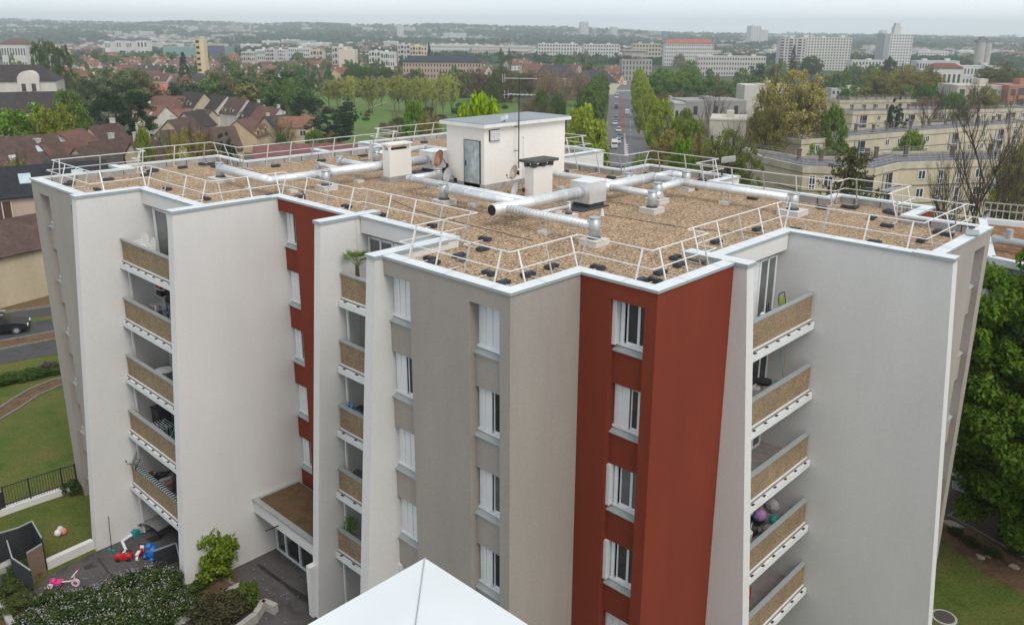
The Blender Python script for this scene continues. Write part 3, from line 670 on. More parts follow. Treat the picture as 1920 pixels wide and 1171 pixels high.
# pigeon on a ballast block
e = empty('pigeon', (-19.1,17.55,GR+.15), .6, 'grey pigeon perched on a ballast block near the front corner', 'pigeon')
mb = MB(); mb.ball((0,0,.1),.075,0,10,6,(1.7,.8,.9)); mb.ball((.13,0,.19),.04,0,8,5,(1,.9,1.1)); mb.tube((.08,0,.12),(.13,0,.18),.045,8,0,.035); mb.obox((-.17,0,.07),(.09,0,-.02),(0,.03,0),(0,0,.012)); mb.tube((.165,0,.19),(.195,0,.18),.008,5,1,.002)
for s_ in (-.025,.025): mb.tube((.02,s_,.0),(.02,s_,.06),.006,4,1)
mb.build('body', [mat('pigeon_grey', (.12,.12,.13), .7, var=.4, scale=30), M_RUB], e, smooth=True, local=True)
# grit, twigs and a dropped cable on the gravel
mb = MB(); mb.path([(-30,23,GR+.02),(-27,22.2,GR+.02),(-24,21.9,GR+.02),(-19.9,21.8,GR+.02)], .012, 5); tag(mb.build('cable', M_RUB), 'thin dark cable lying across the gravel in front of the cabin', 'cable')
mb = MB(); mb.path([(-21,27.2,GR+.02),(-17,27.5,GR+.02),(-12.5,29.6,GR+.02),(-9,30.4,GR+.02)], .012, 5); tag(mb.build('cable', M_RUB), 'thin dark cable lying across the gravel on the right side of the roof', 'cable')
e = empty('bracket_arm', (-8.6,33.4,17), 0, 'black metal arm with a dark flap clamped on the right-hand coping', 'bracket')
mb = MB(); mb.path([(-9.2,33.2,16.75),(-9.2,33.2,17.2),(-8.4,33.3,17.2)], .02, 5); mb.build('arm', M_BLACK, e)
mb = MB(); mb.obox((-8.35,32.9,17.08),(.2,.1,0),(-.1,.35,.02),(0,0,.015)); mb.build('flap', M_SILL, e)
e = empty('floodlight', (-31.0,19.4,GR), 0, 'dark floodlight and flap at the edge above the left red wall', 'lamp')
mb = MB(); mb.bar((-30.9,19.3,GR),(-30.9,19.3,GR+.55),.02); mb.bar((-30.9,19.3,GR+.5),(-31.4,19.5,GR+.6),.02); mb.build('stand', M_BLACK, e)
mb = MB(); mb.obox((-31.9,19.6,GR+.35),(.28,.1,.1),(-.08,.2,0),(0,-.03,.03)); mb.build('lamp_housing', M_SILL, e)

# ------------------------------------------------------------------ the building we stand on
vb = empty('viewing_block', (2,-1,0), 0, 'white coated metal roof corner of the nearer block, at the bottom edge', 'building')
HX, HY, HZ = -1.672, 1.371, 22.5
mb = MB(); mb.box(HX+.05, 42, -40, HY-.05, 0, HZ-.08); mb.build('wall', M_WHITE, vb)  # unseen length of the block extended to shade the facades opposite
mb = MB(); mb.box(HX+.44, 41.6, -39.6, HY-.44, HZ-.08, HZ-.07); mb.build('roof', M_GRAVEL, vb)
mb = MB()
o0 = [(HX,HY),(HX,-40.05),(42.05,-40.05),(42.05,HY)]; o1 = [(HX+.45,HY-.45),(HX+.45,-39.6),(41.6,-39.6),(41.6,HY-.45)]
for i in range(4):
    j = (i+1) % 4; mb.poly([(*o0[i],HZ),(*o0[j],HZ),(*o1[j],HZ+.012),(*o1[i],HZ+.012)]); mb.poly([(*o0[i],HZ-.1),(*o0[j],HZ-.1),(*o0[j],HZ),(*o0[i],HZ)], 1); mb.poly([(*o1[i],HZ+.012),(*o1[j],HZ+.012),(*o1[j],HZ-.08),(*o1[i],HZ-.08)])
cpo = mb.build('coping', [M_COPE, M_FASC_SHADE], vb)
mb = MB(); s2 = .0025; mb.poly([(HX,HY-s2,HZ+.003),(HX+s2,HY,HZ+.003),(HX+.45+s2,HY-.45,HZ+.0145),(HX+.45,HY-.45-s2,HZ+.0145)]); mb.build('seam', M_SILL, cpo)
# ------------------------------------------------------------------ terrain
def sst(a, b, x): x = np.clip((x-a)/(b-a), 0, 1); return x*x*(3-2*x)
def terrain(w, u):
    w = np.asarray(w, float); u = np.asarray(u, float); s_ = u/np.maximum(w, 30)
    D = 9-4.5*sst(0, 1, np.clip((-s_-.02)/.22, 0, 1))*(1-sst(260, 520, w))
    z = -D*sst(62, 172, w)
    ridge = np.interp(s_, [-.8,-.62,-.5,-.3,-.15,0,.1,.3,.6], [62,58,48,38,44,31,24,10,4])
    bump = 6*np.sin(w*.0021+u*.0013)+5*np.sin(u*.0041+1.3)+3*np.sin(u*.011+w*.003)
    z = z+(ridge+9+bump)*sst(1700, 4300, w)
    return z+.5*np.sin(u*.021)*np.sin(w*.017)*sst(230, 500, w)*(1-sst(700,1200,w))*np.clip((-s_+.05)*8, 0, 1)
def gz(w, u): return float(terrain(w, u))
def wu_of(x, y): return x*FW.x+y*FW.y, x*RT.x+y*RT.y
def onground(px, py):
    """the point of the terrain seen at a photograph pixel"""
    r = ray(px, py); a = r.dot(FW); b = r.dot(RT); t = 20.0
    for _ in range(4000):
        w = t*a; z = CAMZ+t*r.z
        if z <= gz(w, t*b): break
        t *= 1.004
        if w > 5200: break
    return Vector((r.x*t, r.y*t, gz(t*a, t*b))), t*a
ws = np.concatenate([np.arange(-60, 90, 15), np.arange(90, 240, 6), np.geomspace(240, 5600, 70)])
th = np.linspace(-1, 1, 121)
mb = MB(); nrow = len(th)
for w in ws:
    half = max(abs(w), 90)*.95+30
    for t in th:
        u = t*half; z = gz(w, u) if w > 80 else 0.0; p = wu(w, u, z-.02); mb.v.append(tuple(p))
for i in range(len(ws)-1):
    for j in range(nrow-1):
        mb.f.append((i*nrow+j, i*nrow+j+1, (i+1)*nrow+j+1, (i+1)*nrow+j)); mb.m.append(0)
M_GROUND = blend_ground('countryside', [(.075,.085,.035),(.05,.075,.028),(.09,.09,.055),(.12,.11,.085),(.06,.08,.03)], .012, .6, amt=.3, gb=.3)
tag(mb.build('ground', M_GROUND, smooth=True), 'the ground, grass and open land', kind='structure')

def sheet(name, pts, z, m, label=None, kind='structure'):
    mb = MB(); P_ = [onz(x, y, z) for x, y in pts]
    mb.poly([(p.x, p.y, z) for p in P_]); o = mb.build(name, m)
    bm_area = sum(P_[i].x*P_[(i+1)%len(P_)].y-P_[(i+1)%len(P_)].x*P_[i].y for i in range(len(P_)))
    if bm_area < 0: o.data.flip_normals()
    return tag(o, label, kind=kind)
# --- left of the block: lawns, road, paths (all at street level, z = 0) ---
sheet('lawn', [(-700,640),(-60,560),(160,520),(420,520),(420,980),(-60,1300),(-700,1500)], .01, M_LAWN, 'mown lawn beside the block')
sheet('grass_bank', [(-60,500),(0,497),(180,488),(200,575),(0,590),(-60,598)], .016, M_DRY, 'dry brown grass bank below the garden wall')
sheet('path', [(-60,600),(0,589),(160,566),(170,582),(0,604),(-60,615)], .02, M_ASPH, 'narrow tarmac path')
sheet('grass_strip', [(-60,615),(0,604),(170,582),(175,597),(0,623),(-60,633)], .024, M_LAWN, 'green verge')
sheet('road', [(-60,660),(-60,618),(40,605),(175,590),(185,612),(0,647)], .028, M_ASPH, 'road carriageway behind the block')
sheet('road', [(-60,690),(-60,662),(0,651),(185,620),(190,648),(0,682)], .03, M_ASPH, 'second carriageway of the road')
sheet('median', [(-60,668),(-60,650),(0,640),(185,606),(188,621),(0,655)], .04, M_SOIL, 'earth strip between the carriageways')
sheet('path', [(-60,712),(0,701),(110,683),(190,672),(190,682),(110,694),(0,713),(-60,722)], .034, M_YARD, 'worn path in the grass')
def kerb(pts, z=0, h=.14, w_=.14, name='kerb', m=None, label=None):
    mb = MB(); P_ = [onz(x, y, z) for x, y in pts]
    for a, b in zip(P_, P_[1:]): mb.bar((a.x,a.y,z+h/2),(b.x,b.y,z+h/2), w_/2, 0, up=(0,0,1), r2=h/2)
    return tag(mb.build(name, m or mat('old_kerb', (.20,.19,.17), .95, var=.25, scale=4)), label, kind='structure')
kerb([(-60,652),(0,641),(185,607)]); kerb([(-60,670),(0,656),(190,620)]); kerb([(-60,598),(0,588),(170,566)], h=.2)
pc = [(-60,795),(0,765),(30,745),(60,728),(100,712),(160,702)]; pd = [(160,716),(110,724),(70,742),(35,766),(0,786),(-60,822)]
sheet('path', pc+pd, .04, M_SOIL, 'curved brown path across the lawn'); kerb(pc, h=.1); kerb(pd[::-1], h=.08)
# bottom-left corner
sheet('yard', [(175,1036),(330,950),(420,950),(420,1060),(330,1090),(330,1110),(200,1180),(20,1180),(60,1110),(95,1075)], .03, M_YARD, 'tarmac terrace with stains in front of the left loggias')
sheet('forecourt', [(380,1110),(425,1075),(520,1010),(700,980),(820,1180),(780,1500),(200,1500),(150,1240),(440,1100)], .034, M_YARD, 'grey tarmac in front of the entrance')
sheet('pavement', [(-80,1100),(0,1060),(30,1090),(0,1130),(0,1300),(-80,1300)], .02, M_ASPH, 'bit of pavement at the bottom left corner')
bed = [(345,1088),(430,1050),(452,1104),(300,1180),(250,1230),(60,1300),(0,1180),(5,1120),(35,1085),(60,1110),(200,1150),(300,1100)]
sheet('planting_bed', bed, .05, M_SOIL, 'earth of the flower bed below the terrace')
kerb([(452,1104),(420,1085),(345,1088)], h=.08)
def low_wall(pts, h, t, m, name, label, cat, top=None):
    mb = MB(); P_ = [onz(x, y, 0) for x, y in pts]
    for a, b in zip(P_, P_[1:]): mb.bar((a.x,a.y,h/2),(b.x,b.y,h/2), t/2, 0, up=(0,0,1), r2=h/2)
    return tag(mb.build(name, m), label, cat)
low_wall([(452,1108),(330,1171),(200,1235)], .4, .3, M_CONC, 'planter_wall', 'stained concrete edge wall of the long flower bed', 'low wall')
low_wall([(518,1150),(495,1140),(480,1165),(440,1195)], .45, .25, M_CONC, 'planter_wall', 'short concrete planter edge beside the entrance forecourt', 'low wall')
low_wall([(0,1130),(20,1171),(60,1215)], .25, .25, M_CONC, 'edging_wall', 'curved pale edging at the bottom left corner', 'low wall')
low_wall([(88,1066),(175,1026)], .45, .3, M_WHITE, 'garden_wall', 'low white wall between the lawn and the terrace', 'low wall')
low_wall([(-40,985),(0,966),(60,945),(120,925),(152,915)], .35, .35, M_WHITE, 'garden_wall', 'low white wall under the railing at the far side of the small lawn', 'low wall')
low_wall([(-60,1085),(0,1080),(30,1065)], .5, .4, M_CONC, 'retaining_wall', 'short concrete wall at the left edge below the screen', 'low wall')
# railing with thin bars
P_ = [onz(x, y, 0) for x, y in [(12,962),(60,945),(120,925),(146,917)]]
fe = empty('railing', (P_[0].x,P_[0].y,0), 0, 'thin dark metal railing along the low white wall on the lawn', 'railing')
mb = MB()
for a, b in zip(P_, P_[1:]):
    for z in (.5, 1.5): mb.bar((a.x,a.y,z),(b.x,b.y,z),.02)
    L_ = (b-a).length; k = 0
    while k < L_: p = a.lerp(b, k/L_); mb.bar((p.x,p.y,.35),(p.x,p.y,1.5),.009); k += .13
mb.build('bars', M_BLACK, fe)
mb = MB()
for p in P_: mb.bar((p.x,p.y,.2),(p.x,p.y,1.55),.03)
mb.build('posts', M_BLACK, fe)
# dark screens round the terrace corner
def screen(pts, h, m, label, rib=.16):
    P_ = [onz(x, y, 0) for x, y in pts]; mb = MB(); mb2 = MB()
    for a, b in zip(P_, P_[1:]):
        L_ = (b-a).length; d_ = (b-a).normalized(); nn = Vector((-d_.y,d_.x,0)); k = 0; i = 0
        while k < L_:
            e_ = min(k+rib, L_); p, q = a+d_*k+nn*(.02*(i%2)), a+d_*e_+nn*(.02*(i%2)); mb.bar((p.x,p.y,h/2),(q.x,q.y,h/2),.018,0,up=(0,0,1),r2=h/2); k += rib; i += 1
        mb2.bar((a.x,a.y,h),(b.x,b.y,h),.025)
    e = empty('screen_fence', P_[0], 0, label, 'screen'); mb.build('panel', m, e); mb2.build('rail', M_SILL, e); return e
M_SCR = mat('dark_screen', (.03,.032,.036), .8, var=.3, scale=6); M_WOOD = mat('chipboard', (.22,.155,.11), .8, var=.12, scale=8)
screen([(-50,1075),(0,1062),(45,1048),(70,1035)], 1.7, M_SCR, 'black ribbed screen at the left edge beside the lawn')
screen([(70,1035),(88,1068)], 1.7, M_SCR, 'short black screen panel at the end of the low white wall')
screen([(88,1076),(60,1094)], 1.6, M_WOOD, 'brown board panel closing the corner of the terrace', 3)
screen([(22,1062),(32,1096),(66,1120)], 1.4, M_SCR, 'black cloth screen in front of the brown board', 3)
screen([(-30,985),(10,962)], 1.3, M_SCR, 'black cloth at the end of the thin railing', 3)
screen([(292,1068),(334,1052),(342,1085)], 1.0, M_SCR, 'black cloth screen where the terrace meets the tall white wall', 3)
# --- right of the block -------------------------------------------------
def rp(x, y): return onz(x, y, 0)
sheet('lawn', [(1730,1400),(1735,1010),(1760,985),(1860,1010),(2000,1090),(2600,1090),(2600,1700),(1720,1700)], .02, M_LAWN, 'dark lawn right of the block')
sheet('soil_strip', [(1750,1000),(1768,968),(1800,975),(2000,1110),(2000,1160),(1850,1075)], .03, M_SOIL, 'bare strip with weeds along the path')
sheet('path', [(1745,980),(1765,935),(1900,860),(2100,820),(2100,1140),(1960,1075)], .026, mat('red_tarmac', (.075,.04,.035), .9, var=.25, scale=3, bump=.4), 'dark reddish path under the chestnut tree')
kerb([(1775,965),(1840,1000),(1920,1046),(2000,1095)], h=.08, w_=.1); kerb([(1775,968),(1830,938),(1900,912)], h=.06, w_=.12)
mb = MB(); p = rp(1770,1158); mb.tube((p.x,p.y,.0),(p.x,p.y,.06),.52,24); mb.tube((p.x,p.y,.06),(p.x,p.y,.075),.42,24,1); tag(mb.build('manhole', [M_CONC, mat('iron_lid', (.07,.06,.055), .7, var=.3, scale=12)]), 'round manhole with a concrete ring in the dark lawn', 'manhole')
for i, (x, y, r_, lab) in enumerate(((1838,1046,.2,'pale flat stone on the bare strip, left of two others'),(1853,1044,.15,'narrow pale stone standing next to the flat one'),(1901,1064,.22,'pinkish stone nearest the right edge of the picture'),(1785,985,.42,'flat grey slab at the foot of the wall by the path'))):
    p = rp(x, y); mb = MB(); mb.prism([(p.x+r_*math.cos(t+i)*(1+.3*math.sin(3*t+i)), p.y+r_*math.sin(t+i)*.7) for t in [k*math.pi/3.5 for k in range(7)]], .03, .12); tag(mb.build('stone', mat('pale_stone', (.42,.36,.30), .9, var=.15)), lab, 'stone')

# garden wall with hedge in front of the left houses
low_wall([(-60,500),(0,494),(180,484)], 1.2, .25, M_CONC, 'garden_wall', 'long stained concrete garden wall at the left edge, under the creeper hedge', 'garden wall')
kerb([(30,560),(120,548)], h=.5, w_=.2)
# ------------------------------------------------------------------ plants
def quads_mesh(name, C_, size, nrm_bias=None, aspect=1.0, m=None):
    """many small leaf-sized quads around given centres"""
    n = len(C_); a = RNG.normal(size=(n,3)); 
    if nrm_bias is not None: a = a*.8+nrm_bias
    a /= np.linalg.norm(a, axis=1)[:,None]+1e-9
    b = RNG.normal(size=(n,3)); b -= a*(a*b).sum(1)[:,None]; b /= np.linalg.norm(b, axis=1)[:,None]+1e-9
    c = np.cross(a, b); s_ = (size*(.6+.8*RNG.random(n)))[:,None]
    b = b*s_; c = c*s_*aspect
    V = np.empty((n*4,3)); V[0::4] = C_-b-c*.6; V[1::4] = C_+b*.7-c; V[2::4] = C_+b+c*.7; V[3::4] = C_-b*.6+c
    me = bpy.data.meshes.new(name); me.vertices.add(n*4); me.vertices.foreach_set('co', V.ravel())
    me.loops.add(n*4); me.loops.foreach_set('vertex_index', np.arange(n*4)); me.polygons.add(n)
    me.polygons.foreach_set('loop_start', np.arange(0, n*4, 4)); me.polygons.foreach_set('loop_total', np.full(n, 4))
    me.materials.append(m or M_LEAF); me.update(); return me
def clumps(n, shape='round', shell=.55):
    """centres and radii of leaf clumps in a unit crown: x,y in -.5...5, z 0..1"""
    out = []
    while len(out) < n:
        p = RNG.normal(size=3); p /= np.linalg.norm(p); r_ = (shell+(1-shell)*RNG.random())
        if RNG.random() < .25: r_ *= RNG.random()**.5
        q = p*r_*.5; z = q[2]+.5
        if shape == 'round': w_ = 1
        elif shape == 'cone': w_ = (1-z)**.8*1.15+.06
        elif shape == 'egg': w_ = math.sin(math.pi*min(1, (z*.9+.06))**.75)**.7
        elif shape == 'poplar': w_ = math.sin(math.pi*(z*.94+.03))**.45
        elif shape == 'flat': w_ = 1
        if shape in ('cone','egg','poplar'):
            a_ = RNG.random()*2*math.pi; z = RNG.random(); rr = (shell+(1-shell)*RNG.random()**.5)*.5
            w_ = {'cone': (1-z)**.8*1.05+.06, 'egg': math.sin(math.pi*(z*.9+.06)**.75)**.42, 'poplar': math.sin(math.pi*(z*.94+.03))**.4}[shape]
            q = np.array([math.cos(a_)*rr*w_, math.sin(a_)*rr*w_, 0]); out.append((q[0], q[1], z*.96+.02, w_))
        else: out.append((q[0], q[1], z, w_))
    return np.array(out)
def crown(name, nclump, per, csize, leaf, shape='round', shell=.55, aspect=1.0, lump=.12, m=None, zs=1.0):
    C_ = clumps(nclump, shape, shell); 
    ang = np.arctan2(C_[:,1], C_[:,0]); C_[:,:2] *= (1+lump*np.sin(ang*3+C_[:,2]*7)+lump*RNG.normal(size=nclump)*.6)[:,None]
    k = np.repeat(np.arange(nclump), per); off = RNG.normal(size=(len(k),3)); off /= np.linalg.norm(off, axis=1)[:,None]
    off *= (RNG.random(len(k))**.4)[:,None]*csize*(.6+.8*RNG.random(nclump))[k][:,None]; off[:,2] *= .75*zs
    P_ = C_[k,:3]+off
    bias = off/(np.linalg.norm(off, axis=1)[:,None]+1e-9)*.9+np.array([0,0,.5])
    return quads_mesh(name, P_, leaf, bias, aspect, m)
def skeleton(seed, n1=6, n2=5, n3=4, spread=.42, base=.12, top=.95, r0=.022, twigs=True, up=.6, n4=0):
    """tapered trunk with limbs in the unit tree"""
    rn = random.Random(seed); mb = MB()
    def limb(p, d_, L_, r_, depth):
        p = Vector(p); seg = 3; pts = [p]
        for i in range(seg):
            d_ = (Vector(d_)+Vector((rn.uniform(-.18,.18),rn.uniform(-.18,.18),up*.12))).normalized(); p = p+d_*L_/seg; pts.append(p)
        for i in range(seg): mb.tube(pts[i], pts[i+1], r_*(1-i/seg*.6), 5 if depth < 2 else 3, 0, r_*(1-(i+1)/seg*.6), caps=False)
        return pts, d_
    pts, _ = limb((0,0,0), (0,0,1), top*.8, r0, 0)
    def sub(p, d_, L_, r_, dep, cnts):
        pts, dd = limb(p, d_, L_, r_, dep)
        if cnts:
            for i in range(cnts[0]):
                t = rn.uniform(.35, 1); q = pts[0].lerp(pts[-1], t) if dep == 0 else pts[min(3, int(t*3)+0)].lerp(pts[min(3, int(t*3)+1)], (t*3) % 1)
                a_ = rn.uniform(0, 6.28); nd = (dd+Vector((math.cos(a_), math.sin(a_), rn.uniform(-.1,.6)))*.75).normalized()
                sub(q, nd, L_*rn.uniform(.42,.68), r_*.5, dep+1, cnts[1:])
    for i in range(n1):
        z = base+(top*.72-base)*(i+.5)/n1; a_ = i*2.4+rn.uniform(-.4,.4)
        q = Vector((0,0,z)); L_ = spread*(1.05-.5*(z/top)); d_ = Vector((math.cos(a_), math.sin(a_), up*rn.uniform(.7,1.4))).normalized()
        sub(q, d_, L_, r0*.5, 1, [x for x in (n2, n3, n4) if x])
    return mb
def mk(mb, name, m=M_BARK):
    me = bpy.data.meshes.new(name); me.from_pydata(mb.v, [], mb.f); me.materials.append(m); me.update(); return me
KIT = {}
def kit(key, crown_me, trunk_me): KIT[key] = (crown_me, trunk_me)
kit('leafy', crown('leafy_crown', 150, 90, .085, .016, 'round', .6), mk(skeleton(1, 6, 3, 0), 'trunk_mesh'))
kit('leafy2', crown('leafy_crown', 120, 95, .10, .017, 'egg', .6, lump=.15), mk(skeleton(2, 6, 3, 0), 'trunk_mesh'))
kit('bud', crown('budding_crown', 330, 90, .065, .0078, 'round', .45, lump=.06), mk(skeleton(3, 10, 6, 5, .5, .1, 1.0, .02, n4=2), 'trunk_mesh'))
kit('bare', None, mk(skeleton(4, 12, 6, 5, .5, .12, 1.05, .02, n4=3), 'trunk_mesh'))
kit('twiggy', crown('twiggy_crown', 150, 90, .08, .010, 'round', .45, aspect=.35), mk(skeleton(5, 8, 4, 3, .45), 'trunk_mesh'))
kit('poplar', crown('poplar_crown', 120, 90, .08, .012, 'poplar', .5, lump=.1, zs=1.1), mk(skeleton(6, 5, 2, 0, .2), 'trunk_mesh'))
kit('cone', crown('conifer_crown', 170, 80, .06, .013, 'cone', .5, aspect=.45), mk(skeleton(7, 5, 0, 0, .3), 'trunk_mesh'))
kit('cedar', crown('cedar_crown', 190, 90, .07, .014, 'round', .55, aspect=.4, lump=.12, zs=.6), mk(skeleton(8, 7, 3, 0), 'trunk_mesh'))
kit('lime', crown('linden_crown', 170, 80, .07, .014, 'egg', .6, lump=.07), mk(skeleton(9, 5, 3, 0), 'trunk_mesh'))
kit('bush', crown('bush_leaves', 70, 70, .14, .026, 'round', .5), None)
kit('far', crown('far_crown', 60, 34, .12, .034, 'round', .6), mk(skeleton(10, 3, 0, 0), 'trunk_mesh'))
kit('far2', crown('far_crown', 70, 30, .12, .03, 'egg', .6), mk(skeleton(11, 3, 0, 0), 'trunk_mesh'))
kit('farbud', crown('far_budding_crown', 80, 34, .11, .024, 'round', .45), mk(skeleton(12, 7, 4, 0, .45), 'trunk_mesh'))
kit('farpop', crown('far_poplar_crown', 60, 30, .10, .026, 'poplar', .5), None)
kit('farcone', crown('far_conifer_crown', 60, 30, .09, .028, 'cone', .5), None)
GREEN=(.045,.095,.018); FRESH=(.075,.14,.014); LIMEY=(.15,.19,.028); OLIVE=(.15,.13,.042); BROWN=(.085,.060,.042); DARK=(.016,.034,.017)
BLUEG=(.022,.045,.030); GREYG=(.075,.10,.055); REDB=(.10,.045,.038); YELL=(.15,.135,.035); WHITEB=(.42,.40,.37); SPRUCE=(.030,.050,.018)
NAMES = dict(leafy='leafy_tree', leafy2='leafy_tree', bud='budding_tree', bare='bare_tree', twiggy='bare_tree', poplar='poplar_tree', cone='conifer_tree', cedar='cedar_tree', lime='linden_tree', bush='bush', far='tree', far2='tree', farbud='tree', farpop='poplar_tree', farcone='conifer_tree')
def tree(kind, px, ytop, wpx, w, col, label, group=None, clear=.12, one=False, rise=0, py=None):
    """a tree w metres ahead, its top at photograph height ytop, wpx photograph pixels wide"""
    r = ray(px, ytop); t = w/r.dot(FW); x, y, zt = r.x*t, r.y*t, CAMZ+r.z*t
    a, b = wu_of(x, y); z0 = gz(a, b)+rise if a > 80 else rise
    H = zt-z0; W_ = wpx/F*w*.88; cm, tm = KIT[kind]
    rz = RNG.random()*6.28
    e = empty(NAMES[kind], (x, y, z0-.1), rz, label, 'bush' if kind == 'bush' else 'tree', group)
    if kind == 'bush': clear = 0
    if cm is not None:
        c_ = link('crown' if kind != 'bush' else 'foliage', cm, e, True); c_.location = (0,0,H*clear); c_.scale = (W_, W_, H*(1-clear)); gg = max(0, col[1]-col[0]); c_.color = (col[0]*1.42+gg*.3, col[1]*1.4, col[2]*1.2, 1)
    if tm is not None:
        t_ = link('trunk', tm, e, True); t_.scale = (W_*.95, W_*.95, H*.93) if kind not in ('bare',) else (W_, W_, H*.97); t_.color = (.08,.06,.05,1)
    return e
# ------------------------------------------------------------------ houses and blocks around
BASEA = math.atan2(RT.y, RT.x)
CREAM=(.52,.43,.30); YCREAM=(.56,.43,.26); OFFW=(.60,.57,.52); BEIGE=(.50,.42,.29); PINKW=(.50,.38,.30)
R_BROWN=(.088,.055,.046); R_RED=(.135,.068,.052); R_ORANGE=(.21,.10,.07); R_DARK=(.045,.036,.036); R_BLACK=(.022,.024,.030); R_MOSS=(.06,.052,.042)
M_WALLO = mat('house_render', (.5,.5,.5), .9, var=.07, scale=2.5, objcol=True, big=(.4,.12))
M_TILEO = tiles('roof_tiles', (.2,.1,.08), 2.2, .35, objcol=True, rows=2.6)
M_FARW = mat('far_wall', (.5,.5,.5), .9, var=.05, scale=.4, objcol=True)
M_WIN = mat('window_dark', (.05,.055,.06), .25, var=.3, scale=1)
M_SHUT = mat('brown_shutter', (.10,.045,.03), .7, var=.15, scale=3)
M_SKYL = mat('skylight_glass', (.42,.52,.55), .15, var=.2, scale=1)
M_ROOFG = mat('bitumen_roof', (.12,.12,.13), .8, var=.2, scale=.8, big=(.3,.2))
def house(px, w, a, L_, W_, hw, hr, wall, roofc, label, u=None, z=None, wins=(), chim=None, sky=(), dorm=(), hip=0, group='houses of the estate on the left', name='house', over=.35, py=None, yr=None):
    """gabled house; ridge at angle a (degrees) from screen-right; wins: (face, along, z, w, h); faces f/b along the ridge, l/r gables"""
    if py is not None:
        p, w = onground(px, py); x, y = p.x, p.y
    else:
        r = atw(px, 300, w); x, y = r.x, r.y
    w_, u_ = wu_of(x, y); z0 = gz(w_, u_) if z is None else z
    if yr is not None: r_ = ray(px, yr); z0 = CAMZ+r_.z*w/r_.dot(FW)-hw-hr
    e = empty(name, (x, y, z0), BASEA+math.radians(a)+math.atan2(CX-px, F), label, 'house', group)
    l, h = L_/2, W_/2
    mb = MB(); mb.box(-l,l,-h,h,-5,hw, skip='t')
    if hip < .01:
        for s_ in (-1, 1): mb.poly([(s_*l,-h*s_,hw),(s_*l,h*s_,hw),(s_*l,0,hw+hr)])
    o = mb.build('wall', M_WALLO, e, local=True); o.color = (*wall, 1)
    mb = MB(); k = over; sl = hr/h; t_ = .14; zr = hw+hr; ze = hw-k*sl; le = l+k*.7; he = h+k; lr = le-hip
    for s_ in (-1, 1):
        q = [(-le,s_*he,ze),(le,s_*he,ze),(lr,0,zr),(-lr,0,zr)]
        mb.poly(q if s_ < 0 else q[::-1]); mb.poly([(v[0],v[1],v[2]-t_) for v in (q[::-1] if s_ < 0 else q)])
        mb.poly([(-le,s_*he,ze-t_),(le,s_*he,ze-t_),(le,s_*he,ze),(-le,s_*he,ze)] if s_ < 0 else [(le,he,ze-t_),(-le,he,ze-t_),(-le,he,ze),(le,he,ze)])
        for g_ in (-1, 1):
            mb.poly([(g_*le,s_*he,ze-t_),(g_*le,s_*he,ze),(g_*lr,0,zr),(g_*lr,0,zr-t_)])
            if hip > .01 and s_ < 0: mb.poly([(g_*le,-he,ze),(g_*le,he,ze),(g_*lr,0,zr)])
    rf = mb.build('roof', M_TILEO, e, local=True); rf.color = (*roofc, 1)
    if chim:
        for (cx_, cy_) in chim:
            zc = zr-abs(cy_)*sl; mb = MB(); mb.box(cx_-.3,cx_+.3,cy_-.35,cy_+.35,zc-.5,zr+.7); mb.box(cx_-.38,cx_+.38,cy_-.43,cy_+.43,zr+.7,zr+.8); c_ = mb.build('chimney', M_WALLO, rf, local=True); c_.color = (*OFFW, 1)
    for (sx, sy, sw) in sky:
        zc = zr-abs(sy)*sl; s1 = 1 if sy > 0 else -1; nrm = Vector((0, s1*sl, 1)).normalized(); tv = Vector((0, 1*s1, -sl)).normalized()
        mb = MB(); mb.obox(Vector((sx,sy,zc))+nrm*.05, (sw/2,0,0), tv*sw*.6, nrm*.05); mb.build('skylight', M_SKYL, rf, local=True)
    for (dx, s1, dw) in dorm:
        y1 = s1*(h*.95); zb = hw-.2; zt = hw+1.1; mb = MB(); mb.box(dx-dw/2,dx+dw/2,min(y1,y1-s1*1.8),max(y1,y1-s1*1.8),zb,zt)
        ya = y1
        mb.poly([(dx-dw/2,ya,zt),(dx+dw/2,ya,zt),(dx,ya,zt+dw*.45)] if s1 < 0 else [(dx+dw/2,ya,zt),(dx-dw/2,ya,zt),(dx,ya,zt+dw*.45)])
        d_ = mb.build('dormer', M_WALLO, rf, local=True); d_.color = (*wall, 1)
        mb = MB(); yb = y1-s1*2.0; yo = y1+s1*.15; ex = dw/2+.15; zz = zt-.07
        for g_ in (-1, 1):
            q = [(dx+g_*ex,yo,zz),(dx,yo,zt+dw*.45+.1),(dx,yb,zt+dw*.45+.1),(dx+g_*ex,yb,zz)]; mb.poly(q if g_*s1 < 0 else q[::-1])
        q_ = mb.build('dormer_roof', M_TILEO, rf, local=True); q_.color = (*roofc, 1)
        mb = MB(); mb.box(dx-dw*.28,dx+dw*.28,min(y1,y1+s1*.04),max(y1,y1+s1*.04),zb+.25,zt); mb.build('window', M_WIN, rf, local=True)
